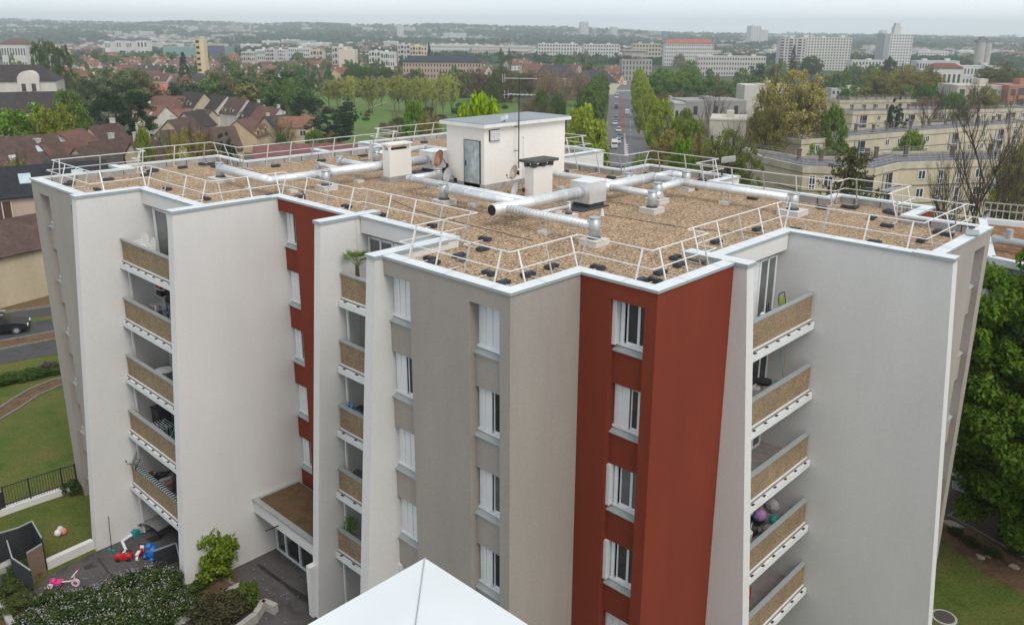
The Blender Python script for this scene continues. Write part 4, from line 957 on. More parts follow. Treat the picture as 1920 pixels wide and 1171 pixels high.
    for (fc, al, zz, ww, hh) in wins:
        mb = MB(); mf = MB(); t_ = .04
        if fc in 'fb':
            s1 = -1 if fc == 'f' else 1; y0 = s1*h; mb.box(al-ww/2,al+ww/2,min(y0,y0+s1*t_),max(y0,y0+s1*t_),zz,zz+hh)
            for q in ((al-ww/2-.08,al+ww/2+.08,zz-.1,zz),(al-.04,al+.04,zz,zz+hh),(al-ww/2-.06,al-ww/2,zz,zz+hh),(al+ww/2,al+ww/2+.06,zz,zz+hh)): mf.box(q[0],q[1],min(y0,y0+s1*.08),max(y0,y0+s1*.08),q[2],q[3])
        else:
            s1 = -1 if fc == 'l' else 1; x0 = s1*l; mb.box(min(x0,x0+s1*t_),max(x0,x0+s1*t_),al-ww/2,al+ww/2,zz,zz+hh)
            for q in ((al-ww/2-.08,al+ww/2+.08,zz-.1,zz),(al-.04,al+.04,zz,zz+hh),(al-ww/2-.06,al-ww/2,zz,zz+hh),(al+ww/2,al+ww/2+.06,zz,zz+hh)): mf.box(min(x0,x0+s1*.08),max(x0,x0+s1*.08),q[0],q[1],q[2],q[3])
        wn = mb.build('window', M_WIN if hh < 1.9 else M_SHUT, e, local=True); mf.build('frame', M_TRIM, wn, local=True)
    return e
# nearest, left edge
house(20, 84, 3, 17, 5.6, 5.4, 2.4, PINKW, R_BLACK, 'house with a black tiled roof and two big roof windows at the left edge', sky=((.9,-1.4,1.1),(5.7,-1.4,1.1)), wins=[('f',x,2.6,1.5,2.1) for x in (-6,-1.5,3,7)], yr=311)
house(0, 76, 28, 12, 8, 3.0, 2.2, CREAM, R_BROWN, 'cream garage with a brown tiled roof behind the creeper hedge', name='garage', wins=[('r',0,1.6,1.6,.4)], yr=408)
mb = MB(); p = atw(45, 400, 78); mb.obox((p.x,p.y,4.4), RT*7.5, FW*2.0, (0,0,.08)); mb.obox((p.x,p.y,2.1), RT*7.3, FW*1.7, (0,0,2.2), 1)
e = empty('lean_to', (p.x,p.y,0), BASEA*0, 'low lean-to with a dark glazed roof between the black-roofed house and the garage', 'lean-to'); mb.build('roof', [M_ROOFG, M_SILL], e)
mb = MB()
for k in range(9): q = p+RT*(-7+k*1.75)-FW*2; mb.bar((q.x,q.y,4.5),(q.x,q.y,5.3),.025)
for z in (4.9,5.3): a, b = p-RT*7-FW*2, p+RT*7-FW*2; mb.bar((a.x,a.y,z),(b.x,b.y,z),.03)
mb.build('rail', M_ALUG, e)
house(158, 106, -10, 8.8, 6.5, 3.4, 3.4, OFFW, R_MOSS, 'white-gabled house with a mossy grey-brown roof just behind the left end of the rooftop', sky=((-1.2,-1.9,.9),(1.7,-1.9,.9)), wins=[('r',0,2.6,.9,1.0)], yr=289)
house(22, 116, 16, 12, 7.5, 3.6, 3.6, YCREAM, R_BROWN, 'house with a wide brown roof and two skylights left of the red-roofed group', sky=((-.6,-2.8,.9),(3.2,-1.9,.9)), wins=[('f',3.5,.3,2.4,2.2),('l',0,1,1,1)], yr=256)
house(112, 120, 40, 5.5, 5, 3.2, 2.2, CREAM, R_RED, 'low house with an orange-brown roof touching the wide brown roof', chim=((-2.5,.8),), yr=267)
house(138, 128, 58, 6.2, 6.2, 5.2, 2.2, OFFW, R_RED, 'tall pale gable house with a red-brown roof and one dark window', wins=[('f',2.4,3.6,.8,1.1)], yr=244)
house(163, 120, 52, 4, 4.2, 3.0, 2.2, CREAM, R_BROWN, 'small porch-like house with a brown gable roof in front of the big brown roof', yr=273)
house(214, 132, 44, 8.5, 9.5, 3.8, 5.2, YCREAM, R_BROWN, 'large brown-roofed house with two pale chimneys beside the white blossom', chim=((.5,.5),(3.0,-2.0)), yr=260)
house(203, 146, 50, 7, 7, 5.4, 4.4, YCREAM, R_BROWN, 'brown-roofed house with a yellow gable standing behind the two-chimney house', chim=((2.6,.3),), yr=233)
house(270, 128, 60, 6, 5, 4.0, 4.0, CREAM, R_BROWN, 'cream gable half hidden by bare twigs right of the big brown roof', wins=[('l',0,2,.9,1.2)], yr=262)
# the estate row
house(463, 205, 66, 7.6, 9.2, 5.9, 3.7, YCREAM, R_RED, 'yellow house with a blank gable and two small front gables', wins=[('l',1.2,5.5,.7,.9),('l',-1.2,.9,.7,1.0),('f',-2.2,.4,1.0,2.0),('f',.3,.2,.9,2.1),('f',2.5,.4,1.1,2.4),('f',-2.2,4.0,.7,1.5),('f',2.5,4.2,.7,1.6)], dorm=((-2.2,-1,2.4),(2.3,-1,2.4)), yr=222)
house(526, 222, 45, 9, 8, 4.5, 3.6, CREAM, R_DARK, 'cream-gabled house with a black roof right behind the yellow house', chim=((-3,.4),(2.8,.4)), yr=216)
house(377, 262, -54, 9, 8, 5.2, 3.8, CREAM, R_DARK, 'cream house with a dark roof and two dormers, leftmost of the stepped row', dorm=((-2.4,-1,1.8),(1.8,-1,1.8)), wins=[('f',-2.4,2.6,1.4,1.2),('f',1.8,2.6,1.4,1.2)], yr=173)
house(421, 262, -54, 8, 8.4, 5.4, 3.6, (.68,.66,.63), R_DARK, 'white house with a dark brown roof, second of the stepped row', wins=[('f',-2.8,3.3,.7,1.2),('f',2.0,3.3,.7,1.2),('f',2.0,.4,.8,1.9)], yr=178)
house(457, 258, -54, 8.5, 8.4, 4.0, 4.2, OFFW, R_BROWN, 'red-brown roofed house with two small dormers, third of the stepped row', dorm=((-2.2,-1,1.2),(1.6,-1,1.2)), yr=183)
house(487, 254, -54, 8, 8.6, 3.4, 4.4, OFFW, R_DARK, 'house with a steep dark roof, fourth of the stepped row', dorm=((-1.8,-1,1.3),), chim=((1.0,.5),), yr=192)
house(512, 246, -54, 10, 8.4, 3.2, 4.0, OFFW, R_RED, 'red-roofed house with a chimney on its right gable, last of the stepped row', chim=((4.4,0),), yr=200)
house(333, 262, -22, 9, 8, 4.0, 3.6, CREAM, R_RED, 'plain brown-red roof between the dark cedar and the dormer house', yr=180)
house(295, 268, -12, 10, 8, 4.0, 3.4, CREAM, R_BROWN, 'long brown roof just right of the dark cedar', sky=((0,-2,.8),), chim=((-4,.3),), yr=181)
house(302, 222, -60, 9.5, 8, 3.2, 3.6, OFFW, R_ORANGE, 'orange-roofed house with a pale gable beside the dark cedar', sky=((1.5,-2.2,.8),), yr=197)
house(342, 225, -30, 8, 7, 3.2, 3.0, CREAM, R_ORANGE, 'small orange-roofed house in front of the brown roofs', yr=205)
house(372, 215, 50, 7, 7.4, 4.8, 3.4, OFFW, R_DARK, 'grey-walled house with a dark double-pitched roof in the middle of the group', yr=208)
house(345, 178, 60, 9, 8.4, 4.6, 4.0, CREAM, R_BROWN, 'cream gable rising behind the yellow budding tree', chim=((-2.4,.3),), yr=221)
house(378, 168, 15, 14, 9, 3.2, 4.0, CREAM, R_BROWN, 'wide brown roof partly hidden by the yellow budding tree', yr=240)
house(392, 236, -38, 5, 5, 2.6, 1.8, CREAM, R_BROWN, 'low brown-roofed outbuilding in front of the white house', yr=205)
house(560, 215, -6, 8, 6, 4.6, 2.2, CREAM, R_ORANGE, 'small house with an orange roof and a dark window left of the round dark trees', wins=[('f',1.8,2.2,1.4,1.2)], yr=218)
for i, (px, w, a, c_, rc, lb) in enumerate(((322,420,-10,PINKW,(.42,.13,.10),'bright red flat-pitched roof among the trees left of the row'),(290,430,-5,PINKW,R_ORANGE,'orange roof showing above the hedge at the left'),(470,400,0,OFFW,(.42,.13,.10),'long low red roof beyond the stepped row'),(497,398,0,PINKW,R_ORANGE,'low orange roof next to the long red one'))):
    house(px, w, a, 16, 8, 3, 2.2, c_, rc, lb)
e = house(592, 145, -2, 20, 9, 2.6, 1.6, OFFW, (.16,.07,.07), 'long low maroon roof just over the far parapet', name='shed', yr=269)
# the hipped-roof blocks at the far left
e = house(-20, 250, -14, 44, 13, 9.5, 4.2, OFFW, R_DARK, 'pale three-storey residence with a dark hipped roof and a round-topped bay', hip=5, name='residence', wins=[('f',x,z,1.2,1.4) for x in (2.5,5.5) for z in (5.5,2.2)], yr=122)
mb = MB(); mb.box(12.2,17.8,-7.6,-6.4,0,9.6); n_ = 12
pts = [(15+2.8*math.cos(math.pi*i/n_), 9.6+2.6*math.sin(math.pi*i/n_)) for i in range(n_+1)]
mb.poly([(x,-7.6,z) for x, z in pts][::-1]); 
for a_, b_ in zip(pts, pts[1:]): mb.poly([(a_[0],-7.6,a_[1]),(b_[0],-7.6,b_[1]),(b_[0],-3,b_[1]),(a_[0],-3,a_[1])])
o = mb.build('bay', M_WALLO, e, local=True); o.color = (*OFFW,1)
for x in (13.7,16.3): mb = MB(); mb.box(x-.55,x+.55,-7.68,-7.6,6.4,8.6); mb.build('window', M_WIN, e, local=True)
mb = MB(); mb.box(12.0,18.0,-9.0,-7.6,5.2,5.5); mb.box(12.0,18.0,-9.0,-8.8,5.5,6.5); o = mb.build('balcony', M_WALLO, e, local=True); o.color = (.38,.25,.2,1)
house(30, 205, -8, 34, 11, 3.5, 4.2, OFFW, R_DARK, 'long dark roof with small roof windows below the pale residence', sky=((-2,-3.2,1.0),(6,-3.6,.9)), hip=3, yr=173)

# ---- cream flat-roofed rows on the right -----------------------------
M_CRW = mat('cream_render_row', (.56,.49,.345), .9, var=.07, scale=1.2, big=(.25,.14)); M_CRP = mat('cream_parapet', (.52,.465,.35), .9, var=.1, scale=1.5, big=(.5,.2))
M_STAIN = mat('stained_ledge', (.16,.13,.10), .95, var=.5, scale=3)
def pitem(o): return o
def row(pxs, z, base, depth, wins, label, loggias=(), rail=True, chims=9, storeys=4, seed=1):
    pts = [onz(x, y, z) for x, y in pxs]; rn = random.Random(seed)
    e = empty('apartment_row', (pts[1].x, pts[1].y, base), 0, label, 'apartment building', 'cream flat-roofed rows on the right')
    back = [p+FW*depth+RT*2 for p in pts]; back[0] = pts[0]+(pts[0]-pts[1])*.0+FW*depth
    foot = pts+back[::-1]
    mb = MB()
    for a, b in zip(foot, foot[1:]+foot[:1]): mb.poly([(a.x,a.y,base-4),(b.x,b.y,base-4),(b.x,b.y,z-.9),(a.x,a.y,z-.9)])
    mb.build('wall', M_CRW, e)
    mb = MB(); mb.poly([(p.x,p.y,z-.35) for p in foot]); rf = mb.build('roof', M_ROOFG, e)
    mb = MB(); mb2 = MB()
    for a, b in zip(foot, foot[1:]+foot[:1]):
        d_ = (b-a).normalized(); nn = Vector((-d_.y,d_.x,0))
        mb.obox(((a.x+b.x)/2,(a.y+b.y)/2,z-.5), d_*((b-a).length/2+.12), nn*.16, (0,0,.5)); mb2.obox(((a.x+b.x)/2,(a.y+b.y)/2,z-1.02), d_*((b-a).length/2+.1), nn*.14, (0,0,.05))
    for k in range(1, storeys):
        for a, b in zip(pts, pts[1:]): d_ = (b-a).normalized(); nn = Vector((-d_.y,d_.x,0)); mb2.obox(((a.x+b.x)/2,(a.y+b.y)/2,z-.85-2.75*k), d_*((b-a).length/2), nn*.09, (0,0,.06))
    mb.build('parapet', M_CRP, rf); mb2.build('ledge', M_STAIN, e)
    for (seg, t, kind) in wins:
        a, b = pts[seg], pts[seg+1]; d_ = (b-a).normalized(); nn = Vector((d_.y,-d_.x,0)); q = a.lerp(b, t)
        if nn.dot(-FW) < 0: nn = -nn
        for k in range(storeys):
            zt = z-1.35-2.75*k; hh = 1.35 if kind == 'w' else 2.1; ww = .62 if kind == 'w' else .42
            if kind == 'l':
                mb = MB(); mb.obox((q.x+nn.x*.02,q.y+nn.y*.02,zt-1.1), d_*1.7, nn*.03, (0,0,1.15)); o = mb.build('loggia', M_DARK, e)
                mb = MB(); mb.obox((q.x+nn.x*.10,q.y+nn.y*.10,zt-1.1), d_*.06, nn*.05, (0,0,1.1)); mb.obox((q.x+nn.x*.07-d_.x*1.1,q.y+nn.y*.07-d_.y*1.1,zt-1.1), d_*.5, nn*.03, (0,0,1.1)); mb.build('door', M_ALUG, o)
                mb = MB(); c_ = q+nn*.45; mb.obox((c_.x,c_.y,zt-2.25), d_*1.9, nn*.5, (0,0,.08)); c_ = q+nn*.92
                for zz in (-1.3,-1.7,-2.05): mb.obox((c_.x,c_.y,zt+zz), d_*1.9, nn*.02, (0,0,.03))
                mb.build('balcony', mat('pale_blue_rail', (.42,.47,.52), .5), o); continue
            mb = MB(); mb.obox((q.x+nn.x*.03,q.y+nn.y*.03,zt-hh/2), d_*ww, nn*.03, (0,0,hh/2)); o = mb.build('window', M_WIN, e)
            mb = MB(); c_ = q+nn*.07
            for s_ in (-1,0,1): mb.obox((c_.x+d_.x*ww*s_,c_.y+d_.y*ww*s_,zt-hh/2), d_*(.07 if s_ else .05), nn*.03, (0,0,hh/2))
            for zz in (0, -hh): mb.obox((c_.x,c_.y,zt+zz), d_*(ww+.06), nn*.035, (0,0,.06))
            if kind == 't': mb.obox((c_.x,c_.y,zt-hh+.75), d_*(ww+.05), nn*.035, (0,0,.07))
            mb.build('frame', M_PVC, o)
    if rail:
        for nm, pl_, off in (('roof_rail', pts, .9), ('roof_rail', back[::-1], -.9)):
            mb = MB()
            for a, b in zip(pl_, pl_[1:]):
                d_ = (b-a).normalized(); nn = Vector((-d_.y,d_.x,0)); nn = nn if nn.dot(FW)*off > 0 else -nn
                for zz, o_ in ((.95,1.0),(.6,.8),(.25,.6)): mb.bar((*(a+nn*o_).xy,z+zz),(*(b+nn*o_).xy,z+zz),.018)
                L_ = (b-a).length; k = 0
                while k < L_: p = a+d_*k; mb.path([(*(p+nn*.45).xy,z-.2),(*(p+nn*.6).xy,z+.4),(*(p+nn*1.0).xy,z+.95)], .016, 4); k += 1.9
            mb.build(nm, M_ALUG, rf)
    for i in range(chims):
        t = (i+.6)/chims*(len(pts)-2)+1; sg = min(int(t), len(pts)-2); p = pts[sg].lerp(pts[sg+1], t-sg)+FW*depth*rn.uniform(.45,.8)
        if sg == 0: continue
        mb = MB(); mb.obox((p.x,p.y,z+.45), RT*.26, FW*.26, (0,0,.8)); mb.obox((p.x,p.y,z+1.3), RT*.34, FW*.34, (0,0,.08)); mb.build('chimney', mat('brown_flue', (.14,.10,.085), .9, var=.3), rf)
    return e
row([(1431,294),(1507,311),(1640,316),(1688,304),(1935,297)], 5.5, -6, 11, [(1,.14,'t'),(1,.37,'w'),(1,.83,'l'),(3,.17,'w'),(3,.31,'t'),(3,.45,'t'),(3,.60,'w'),(3,.78,'l'),(3,.92,'w'),(2,.55,'l')], 'nearest cream flat-roofed row behind the drooping spruce', seed=2)
row([(1432,252),(1503,262),(1935,229)], 3, -8.4, 12, [(1,t,k) for t,k in ((.06,'w'),(.13,'w'),(.22,'l'),(.33,'w'),(.38,'w'),(.44,'w'),(.50,'w'),(.62,'l'),(.70,'w'),(.76,'w'),(.84,'l'),(.92,'w'))], 'second cream row with a grey roof, seen above the nearest one', seed=3, chims=18)
row([(1575,207),(1600,209),(1935,203)], 2, -9, 12, [(1,t,k) for t,k in ((.05,'l'),(.14,'w'),(.22,'w'),(.31,'l'),(.40,'w'),(.5,'w'),(.58,'l'),(.66,'w'),(.73,'w'),(.8,'w'),(.88,'l'),(.95,'w'))], 'third cream row partly behind the dark blue-green conifer', seed=4, chims=16, storeys=2)
row([(1560,186),(1575,188),(1790,186)], 2, -9, 10, [(1,t,'w') for t in (.1,.2,.32,.45,.6,.72,.85)], 'fourth cream row, a thin band behind the third', seed=5, chims=12, storeys=2)
# red gravel roof of the lower wing at the right edge
z = 13.2; q = [onz(x, y, z) for x, y in ((1858,481),(2080,528),(2080,432),(1842,409))]
e = empty('lower_wing', (q[0].x,q[0].y,0), 0, 'lower wing with a rust-red gravel roof at the right edge, behind the chestnut tree', 'building')
mb = MB(); mb.prism([(p.x,p.y) for p in q], 0, z-.3); mb.build('wall', mat('bluish_render', (.46,.49,.50), .85, var=.06, big=(.4,.1)), e)
mb = MB(); mb.poly([(p.x,p.y,z-.29) for p in q]); mb.build('roof', grains('red_gravel', [(.14,.06,.035),(.26,.11,.06),(.20,.13,.06),(.30,.2,.12)], 9, patch=(.8,.35)), e)
mb = MB()
for a, b in zip(q, q[1:]+q[:1]): mb.bar((a.x,a.y,z-.15),(b.x,b.y,z-.15),.22,0,up=(0,0,1),r2=.18)
mb.build('coping', M_COPE, e)
mb = MB(); a, b = onz(1862,447,z+.3), onz(2050,482,z+.3); mb.tube(a, b, .22, 14); c_ = a.lerp(b,.16); mb.tube(c_, c_+Vector((0,0,.65)), .18, 14); mb.build('duct', M_GALV2, e)
mb = MB()
for a, b in ((q[3],q[2]),):
    d_ = (b-a).normalized(); L_ = (b-a).length
    for zz in (.55,1.0): mb.bar((a.x,a.y,z+zz),(b.x,b.y,z+zz),.03)
    k = 0
    while k < L_: p = a+d_*k; mb.bar((p.x,p.y,z-.2),(p.x,p.y,z+1.0),.02); k += .35
mb.build('roof_rail', M_ALUG, e)
# ---- other middle-distance buildings ---------------------------------
def slab(px0, px1, ytop, w, depth, wall, label, cols=0, rows=0, yaw=0, roofc=None, roofh=0, winw=.5, winh=.5, base=None, name='apartment_slab', group=None, balc=(), cat='apartment building', side=None, mwin=None, flat=True):
    """flat-faced block between two photograph columns, w metres ahead"""
    a = atw(px0, ytop, w); b = atw(px1, ytop, w+math.tan(math.radians(yaw))*(px1-px0)/F*w); ct = (a+b)/2
    z1 = a.z; ww, uu = wu_of(ct.x, ct.y); z0 = gz(ww, uu)-3 if base is None else base
    L_ = math.hypot(b.x-a.x, b.y-a.y); H = z1-z0; e = empty(name, (ct.x, ct.y, z0), math.atan2(b.y-a.y, b.x-a.x), label, cat, group)
    mb = MB(); l = L_/2; mb.box(-l,l,0,depth,0,H,0)
    cw = L_/cols if cols else 0; rh = (H-3.6)/rows if rows else 0
    for i in range(cols):
        if i in balc: 
            for j in range(rows): mb.box(-l+cw*(i+.1),-l+cw*(i+.9),-.08,0,3.3+rh*(j+.3),3.3+rh*(j+.85),1); mb.box(-l+cw*(i+.05),-l+cw*(i+.95),-.9,-.09,3.3+rh*j,3.3+rh*(j+.3),0)
            continue
        for j in range(rows):
            x0 = -l+cw*(i+.5-winw/2); zz = 3.3+rh*(j+.5-winh/2); mb.box(x0,x0+cw*winw,-.06,0,zz,zz+rh*winh,1)
    if cols:
        for j in range(rows+1): mb.box(-l-.05,l+.05,-.1,0,3.2+rh*j,3.2+rh*j+.12,3)
        for sx in (-l,l):
            if side:
                for k in range(side):
                    for j in range(rows): y0 = depth*(k+.35)/side; mb.box(min(sx,sx+.06*np.sign(sx)),max(sx,sx+.06*np.sign(sx)),y0,y0+depth*.3/side,3.3+rh*(j+.25),3.3+rh*(j+.75),1)
    if roofc:
        zr = H+roofh; mb.box(-l-.6,l+.6,-.6,depth+.6,H,H+.3,2)
        mb.poly([(-l-.6,-.6,H+.3),(l+.6,-.6,H+.3),(l-depth*.3,depth/2,zr),(-l+depth*.3,depth/2,zr)],2); mb.poly([(l+.6,depth+.6,H+.3),(-l-.6,depth+.6,H+.3),(-l+depth*.3,depth/2,zr),(l-depth*.3,depth/2,zr)],2)
        mb.poly([(-l-.6,depth+.6,H+.3),(-l-.6,-.6,H+.3),(-l+depth*.3,depth/2,zr)],2); mb.poly([(l+.6,-.6,H+.3),(l+.6,depth+.6,H+.3),(l-depth*.3,depth/2,zr)],2)
    elif flat:
        rn = random.Random(int(px0)); n_ = max(1, int(L_/14))
        for k in range(n_): x = -l+L_*(k+.5)/n_+rn.uniform(-2,2); s_ = min(1.6, L_*.1); mb.box(x-s_,x+s_,depth*.3,depth*.6,H,H+rn.uniform(.8,2.0),0)
    mr = mat('roof_'+'_'.join(str(int(c*100)) for c in (roofc or (.1,.1,.1))), roofc or (.1,.1,.1), .85, var=.15, scale=.3)
    o = mb.build('body', [M_FARW, mwin or M_WIN, mr, M_CONC], e, local=True); o.color = (*wall, 1); return e
WH=(.62,.62,.60); PALE=(.55,.53,.50); BG=(.50,.46,.38); CONC=(.36,.35,.33)
slab(1009,1084,82,1000,12,WH,'white slab block of five window rows, left one of the pair behind the brown wood',14,5,winw=.55)
slab(1095,1162,83,1000,12,WH,'white slab block of five window rows, right one of the pair, left of the avenue',13,5,winw=.55,yaw=5)
slab(1187,1240,82,930,13,BG,'beige slab block behind the unfinished concrete building',9,5,winw=.6,yaw=4)
e = slab(1167,1223,112,600,16,CONC,'unfinished grey concrete building with open floors at the end of the avenue',9,4,winw=.35,winh=.6,mwin=M_DARK)
mb = MB(); mb.box(-9,7,2,14,20.5,23.5); mb.box(-10,8,1,15,23.5,24.0); mb.build('top_storey', M_CONC, e, local=True)
slab(1247,1338,81,880,13,WH,'white block with a long red roof right of the avenue',22,6,winw=.45,roofc=(.36,.11,.08),roofh=4)
slab(1309,1437,105,680,12,PALE,'long low grey-white block beyond the green trees',26,4,winw=.5,winh=.45)
slab(1500,1598,70,800,13,(.60,.60,.55),'tall white slab full of small square windows',18,12,winw=.5,winh=.45,yaw=3)
slab(1464,1513,72,770,14,(.55,.53,.52),'blank-walled end of the tall slab with three strips of balconies',6,12,winw=.4,winh=.5,balc=(0,2,4),yaw=-4)
e = slab(1671,1713,64,740,18,(.66,.66,.66),'tall white residential tower with rows of projecting window boxes',8,14,winw=.5,winh=.45,side=0)
mb = MB(); mb.box(-5,1,5,11,54,60); mb.box(-4,0,6,10,60,63); o = mb.build('machine_room', M_FARW, e, local=True); o.color = (.5,.52,.5,1); o.location.z = 0
zt = max(v.co.z for v in [c for c in e.children if c.name.startswith('body')][0].data.vertices)
for v in o.data.vertices: v.co.z += zt-55
slab(1659,1672,63,752,16,(.42,.43,.45),'grey blank side wing of the tall white tower',flat=False)
p = atw(1847,72,830); z0 = -12; e = empty('grain_silo', (p.x,p.y,z0), BASEA, 'pair of grey round concrete silo towers near the right edge', 'silo')
mb = MB(); H = p.z-z0-4
mb.tube((-3.2,0,0),(-3.2,0,H),4.6,18); mb.tube((3.8,0,0),(3.8,0,H),3.6,18); mb.build('silo_shaft', M_CONC, e, local=True)
mb = MB(); mb.box(-8,7.6,-3.4,3.4,H,H+2.4); mb.box(-5,-1,-2,2,H+2.4,H+5.4); mb.box(1,3,-1,1,H+2.4,H+4); mb.build('head_house', mat('dark_concrete', (.2,.2,.19), .9, var=.2), e, local=True)
slab(1397,1425,160,330,13,(.56,.54,.47),'cream block with a blank end wall left of the big budding tree',flat=False)
slab(1425,1480,159,335,12,(.56,.50,.38),'window side of the cream block behind the big budding tree',5,4,winw=.35)
slab(1286,1400,189,235,12,(.30,.29,.28),'grey concrete school wing behind the bare tree',3,3,winw=.2,yaw=12)
slab(1265,1286,193,232,10,(.40,.39,.38),'small pale wing with two windows at the left end of the school',2,2,winw=.5)
e = slab(1331,1400,222,190,12,(.56,.52,.44),'low school building with a blue-grey fascia and turquoise panels',5,1,winw=.35,winh=.5,yaw=-14)
mb = MB(); mb.box(-6,5,-.15,0,4.6,6.2); mb.build('fascia', mat('slate_fascia', (.13,.18,.22), .6), e, local=True)
mb = MB(); mb.box(1.2,4.0,-.12,0,3.0,3.5); mb.box(4.3,5.2,-.12,0,1.0,4.6); mb.build('panel', mat('turquoise_panel', (.03,.28,.42), .5), e, local=True)
slab(1796,1895,160,290,14,(.50,.46,.40),'stepped pale flats with dark roof clutter at the right, behind the budding trees',5,4,winw=.5)
slab(1893,1960,160,286,14,(.36,.17,.12),'brick-red flats with open balconies at the right edge',4,4,balc=(1,3))
slab(1560,1625,166,420,9,(.50,.49,.48),'low pale block with white dishes behind the big budding tree',8,2,winw=.5)
slab(1775,1880,123,560,10,(.56,.56,.55),'long white low block with a dark glazed end beyond the trees',16,2,winw=.4)
slab(1720,1800,114,640,10,(.52,.54,.54),'pale row of low blocks left of the long white one',16,2,winw=.5)
slab(1750,1805,128,520,10,(.60,.58,.55),'white house row with a maroon roof in front of the pale blocks',6,1,roofc=(.16,.05,.04),roofh=3)
slab(1598,1660,113,700,12,(.58,.57,.54),'low cream block left of the white tower',10,3)
e = slab(365,373,72,560,6,(.60,.48,.27),'slim ochre stair tower with open landings in the middle of the suburb',1,8,winw=.8,winh=.45,name='stair_tower',mwin=M_DARK,flat=False,base=-14)
slab(373.2,381,75,560,6,(.66,.54,.32),'plain ochre half of the slim stair tower',flat=False,name='stair_tower',base=-14)
for i, (a, b, y, w, wl, c_, r_, lb) in enumerate(((452,478,97,700,PALE,7,4,'grey-white flats left of the stepped group beyond the red roofs'),(478,496,93,705,WH,5,4,'pale flats with balconies in the middle of the stepped group'),(496,512,92,690,PALE,4,6,'taller grey flats on the right of the stepped group'),(514,534,93,760,WH,6,5,'white flats just right of the stepped group'),(540,580,90,800,WH,10,4,'white terrace flats behind the dark round trees'),(581,604,94,760,(.6,.5,.4),4,3,'peach-coloured low block behind the trees'),(634,665,93,640,(.64,.55,.46),0,0,'blank cream gable block above the orange roofs'),(622,656,88,700,(.58,.56,.46),7,4,'yellowish block behind the blank cream gable'),(691,712,96,640,WH,4,4,'white flats with dark balconies, left half'),(710,739,98,645,WH,7,3,'white flats with dark balconies, right half'),(745,768,84,760,PALE,4,5,'pale end of the yellow balcony block'),(768,800,87,765,(.62,.54,.38),6,5,'yellow block with three strips of balconies'))):
    slab(a, b, y, w, 12, wl, lb, c_, r_, balc=(1,3) if c_ in (4,6,7) else ())
slab(800,905,84,1150,12,WH,'long white terrace with humped roofs, left part',34,3,winw=.4); slab(905,997,86,1120,12,(.58,.57,.54),'long white terrace with humped roofs, right part',30,3,winw=.4)
slab(755,902,116,500,11,(.48,.36,.30),'long brick and cream row with a dark slate mansard roof',26,5,winw=.4,winh=.5,roofc=(.035,.042,.06),roofh=3.4)
slab(0,46,83,640,14,(.60,.58,.55),'long white two-storey house with a dark red roof at the far left',9,2,roofc=(.13,.06,.05),roofh=4)
for i, (a, b) in enumerate(((195,206),(208,226),(232,246),(249,275))): slab(a, b, 76-(i%2), 950+20*i, 12, (.70,.69,.66), ('first','second','third','fourth')[i]+' from the left of the four white villas below the wooded ridge', 4, 2, roofc=(.10,.11,.14), roofh=2.5, group='white villas below the ridge')
slab(305,420,88,900,30,(.20,.33,.30),'long green-roofed warehouse behind the slim ochre tower',flat=False); slab(380,408,86,870,20,(.10,.11,.20),'dark blue warehouse front right of the slim ochre tower',flat=False)
slab(540,700,100,1000,16,(.55,.56,.58),'grey hall roofs far behind the flats',flat=False)
house(1110, 470, 20, 22, 12, 7, 6, (.60,.55,.42), (.045,.045,.06), 'cream residence with a dark slate roof left of the avenue, nearer one', hip=5, group='dark slate roofs left of the avenue', wins=[('f',x,z,1.4,1.6) for x in (-7,-3,1,5) for z in (1.5,4.5)])
house(1040, 540, 8, 26, 13, 6, 7, (.60,.55,.42), (.045,.045,.06), 'dark slate roof farther left among the red roofs', hip=5, group='dark slate roofs left of the avenue')
# the suburb: rows of small houses
def tiny_house(k):
    mb = MB(); l, h, hw, hr = 5.5, 4, 4.4, 3.6; mb.box(-l,l,-h,h,-2,hw)
    for s_ in (-1,1): mb.poly([(s_*l,-h*s_,hw),(s_*l,h*s_,hw),(s_*l,0,hw+hr)])
    for s_ in (-1,1): q = [(-l-.3,s_*(h+.4),hw-.3),(l+.3,s_*(h+.4),hw-.3),(l+.3,0,hw+hr+.05),(-l-.3,0,hw+hr+.05)]; mb.poly(q if s_ < 0 else q[::-1], 1)
    mb.box(l*.5-.35,l*.5+.35,-.4,.4,hw+hr-.6,hw+hr+.9,0)
    for x in (-3.2,-.2,2.8): mb.box(x-.5,x+.5,-h-.05,-h,1.2,2.6,2); mb.box(x-.5,x+.5,h,h+.05,1.2,2.6,2)
    mb.box(l,l+.05,-.5,.5,2,3.4,2); mb.box(-l-.05,-l,-.5,.5,2,3.4,2)
    if k % 2: mb.box(-1.2,1.2,-h+.2,-1,hw-.2,hw+1.6,0); mb.box(-.7,.7,-h+.13,-h+.2,hw+.2,hw+1.3,2)
    me = bpy.data.meshes.new('small_house'); me.from_pydata(mb.v, [], mb.f); me.materials.append(M_FARW); me.materials.append(mat('tile_far_%d' % k, [(.15,.068,.05),(.19,.08,.055),(.085,.055,.048),(.20,.095,.065),(.055,.045,.045),(.11,.06,.05)][k], .85, var=.2, scale=.7)); me.materials.append(M_WIN)
    me.polygons.foreach_set('material_index', mb.m); me.update(); return me
TH = [tiny_house(k) for k in range(6)]; TN = ['red-brown','red','brown','orange','dark','maroon-brown']
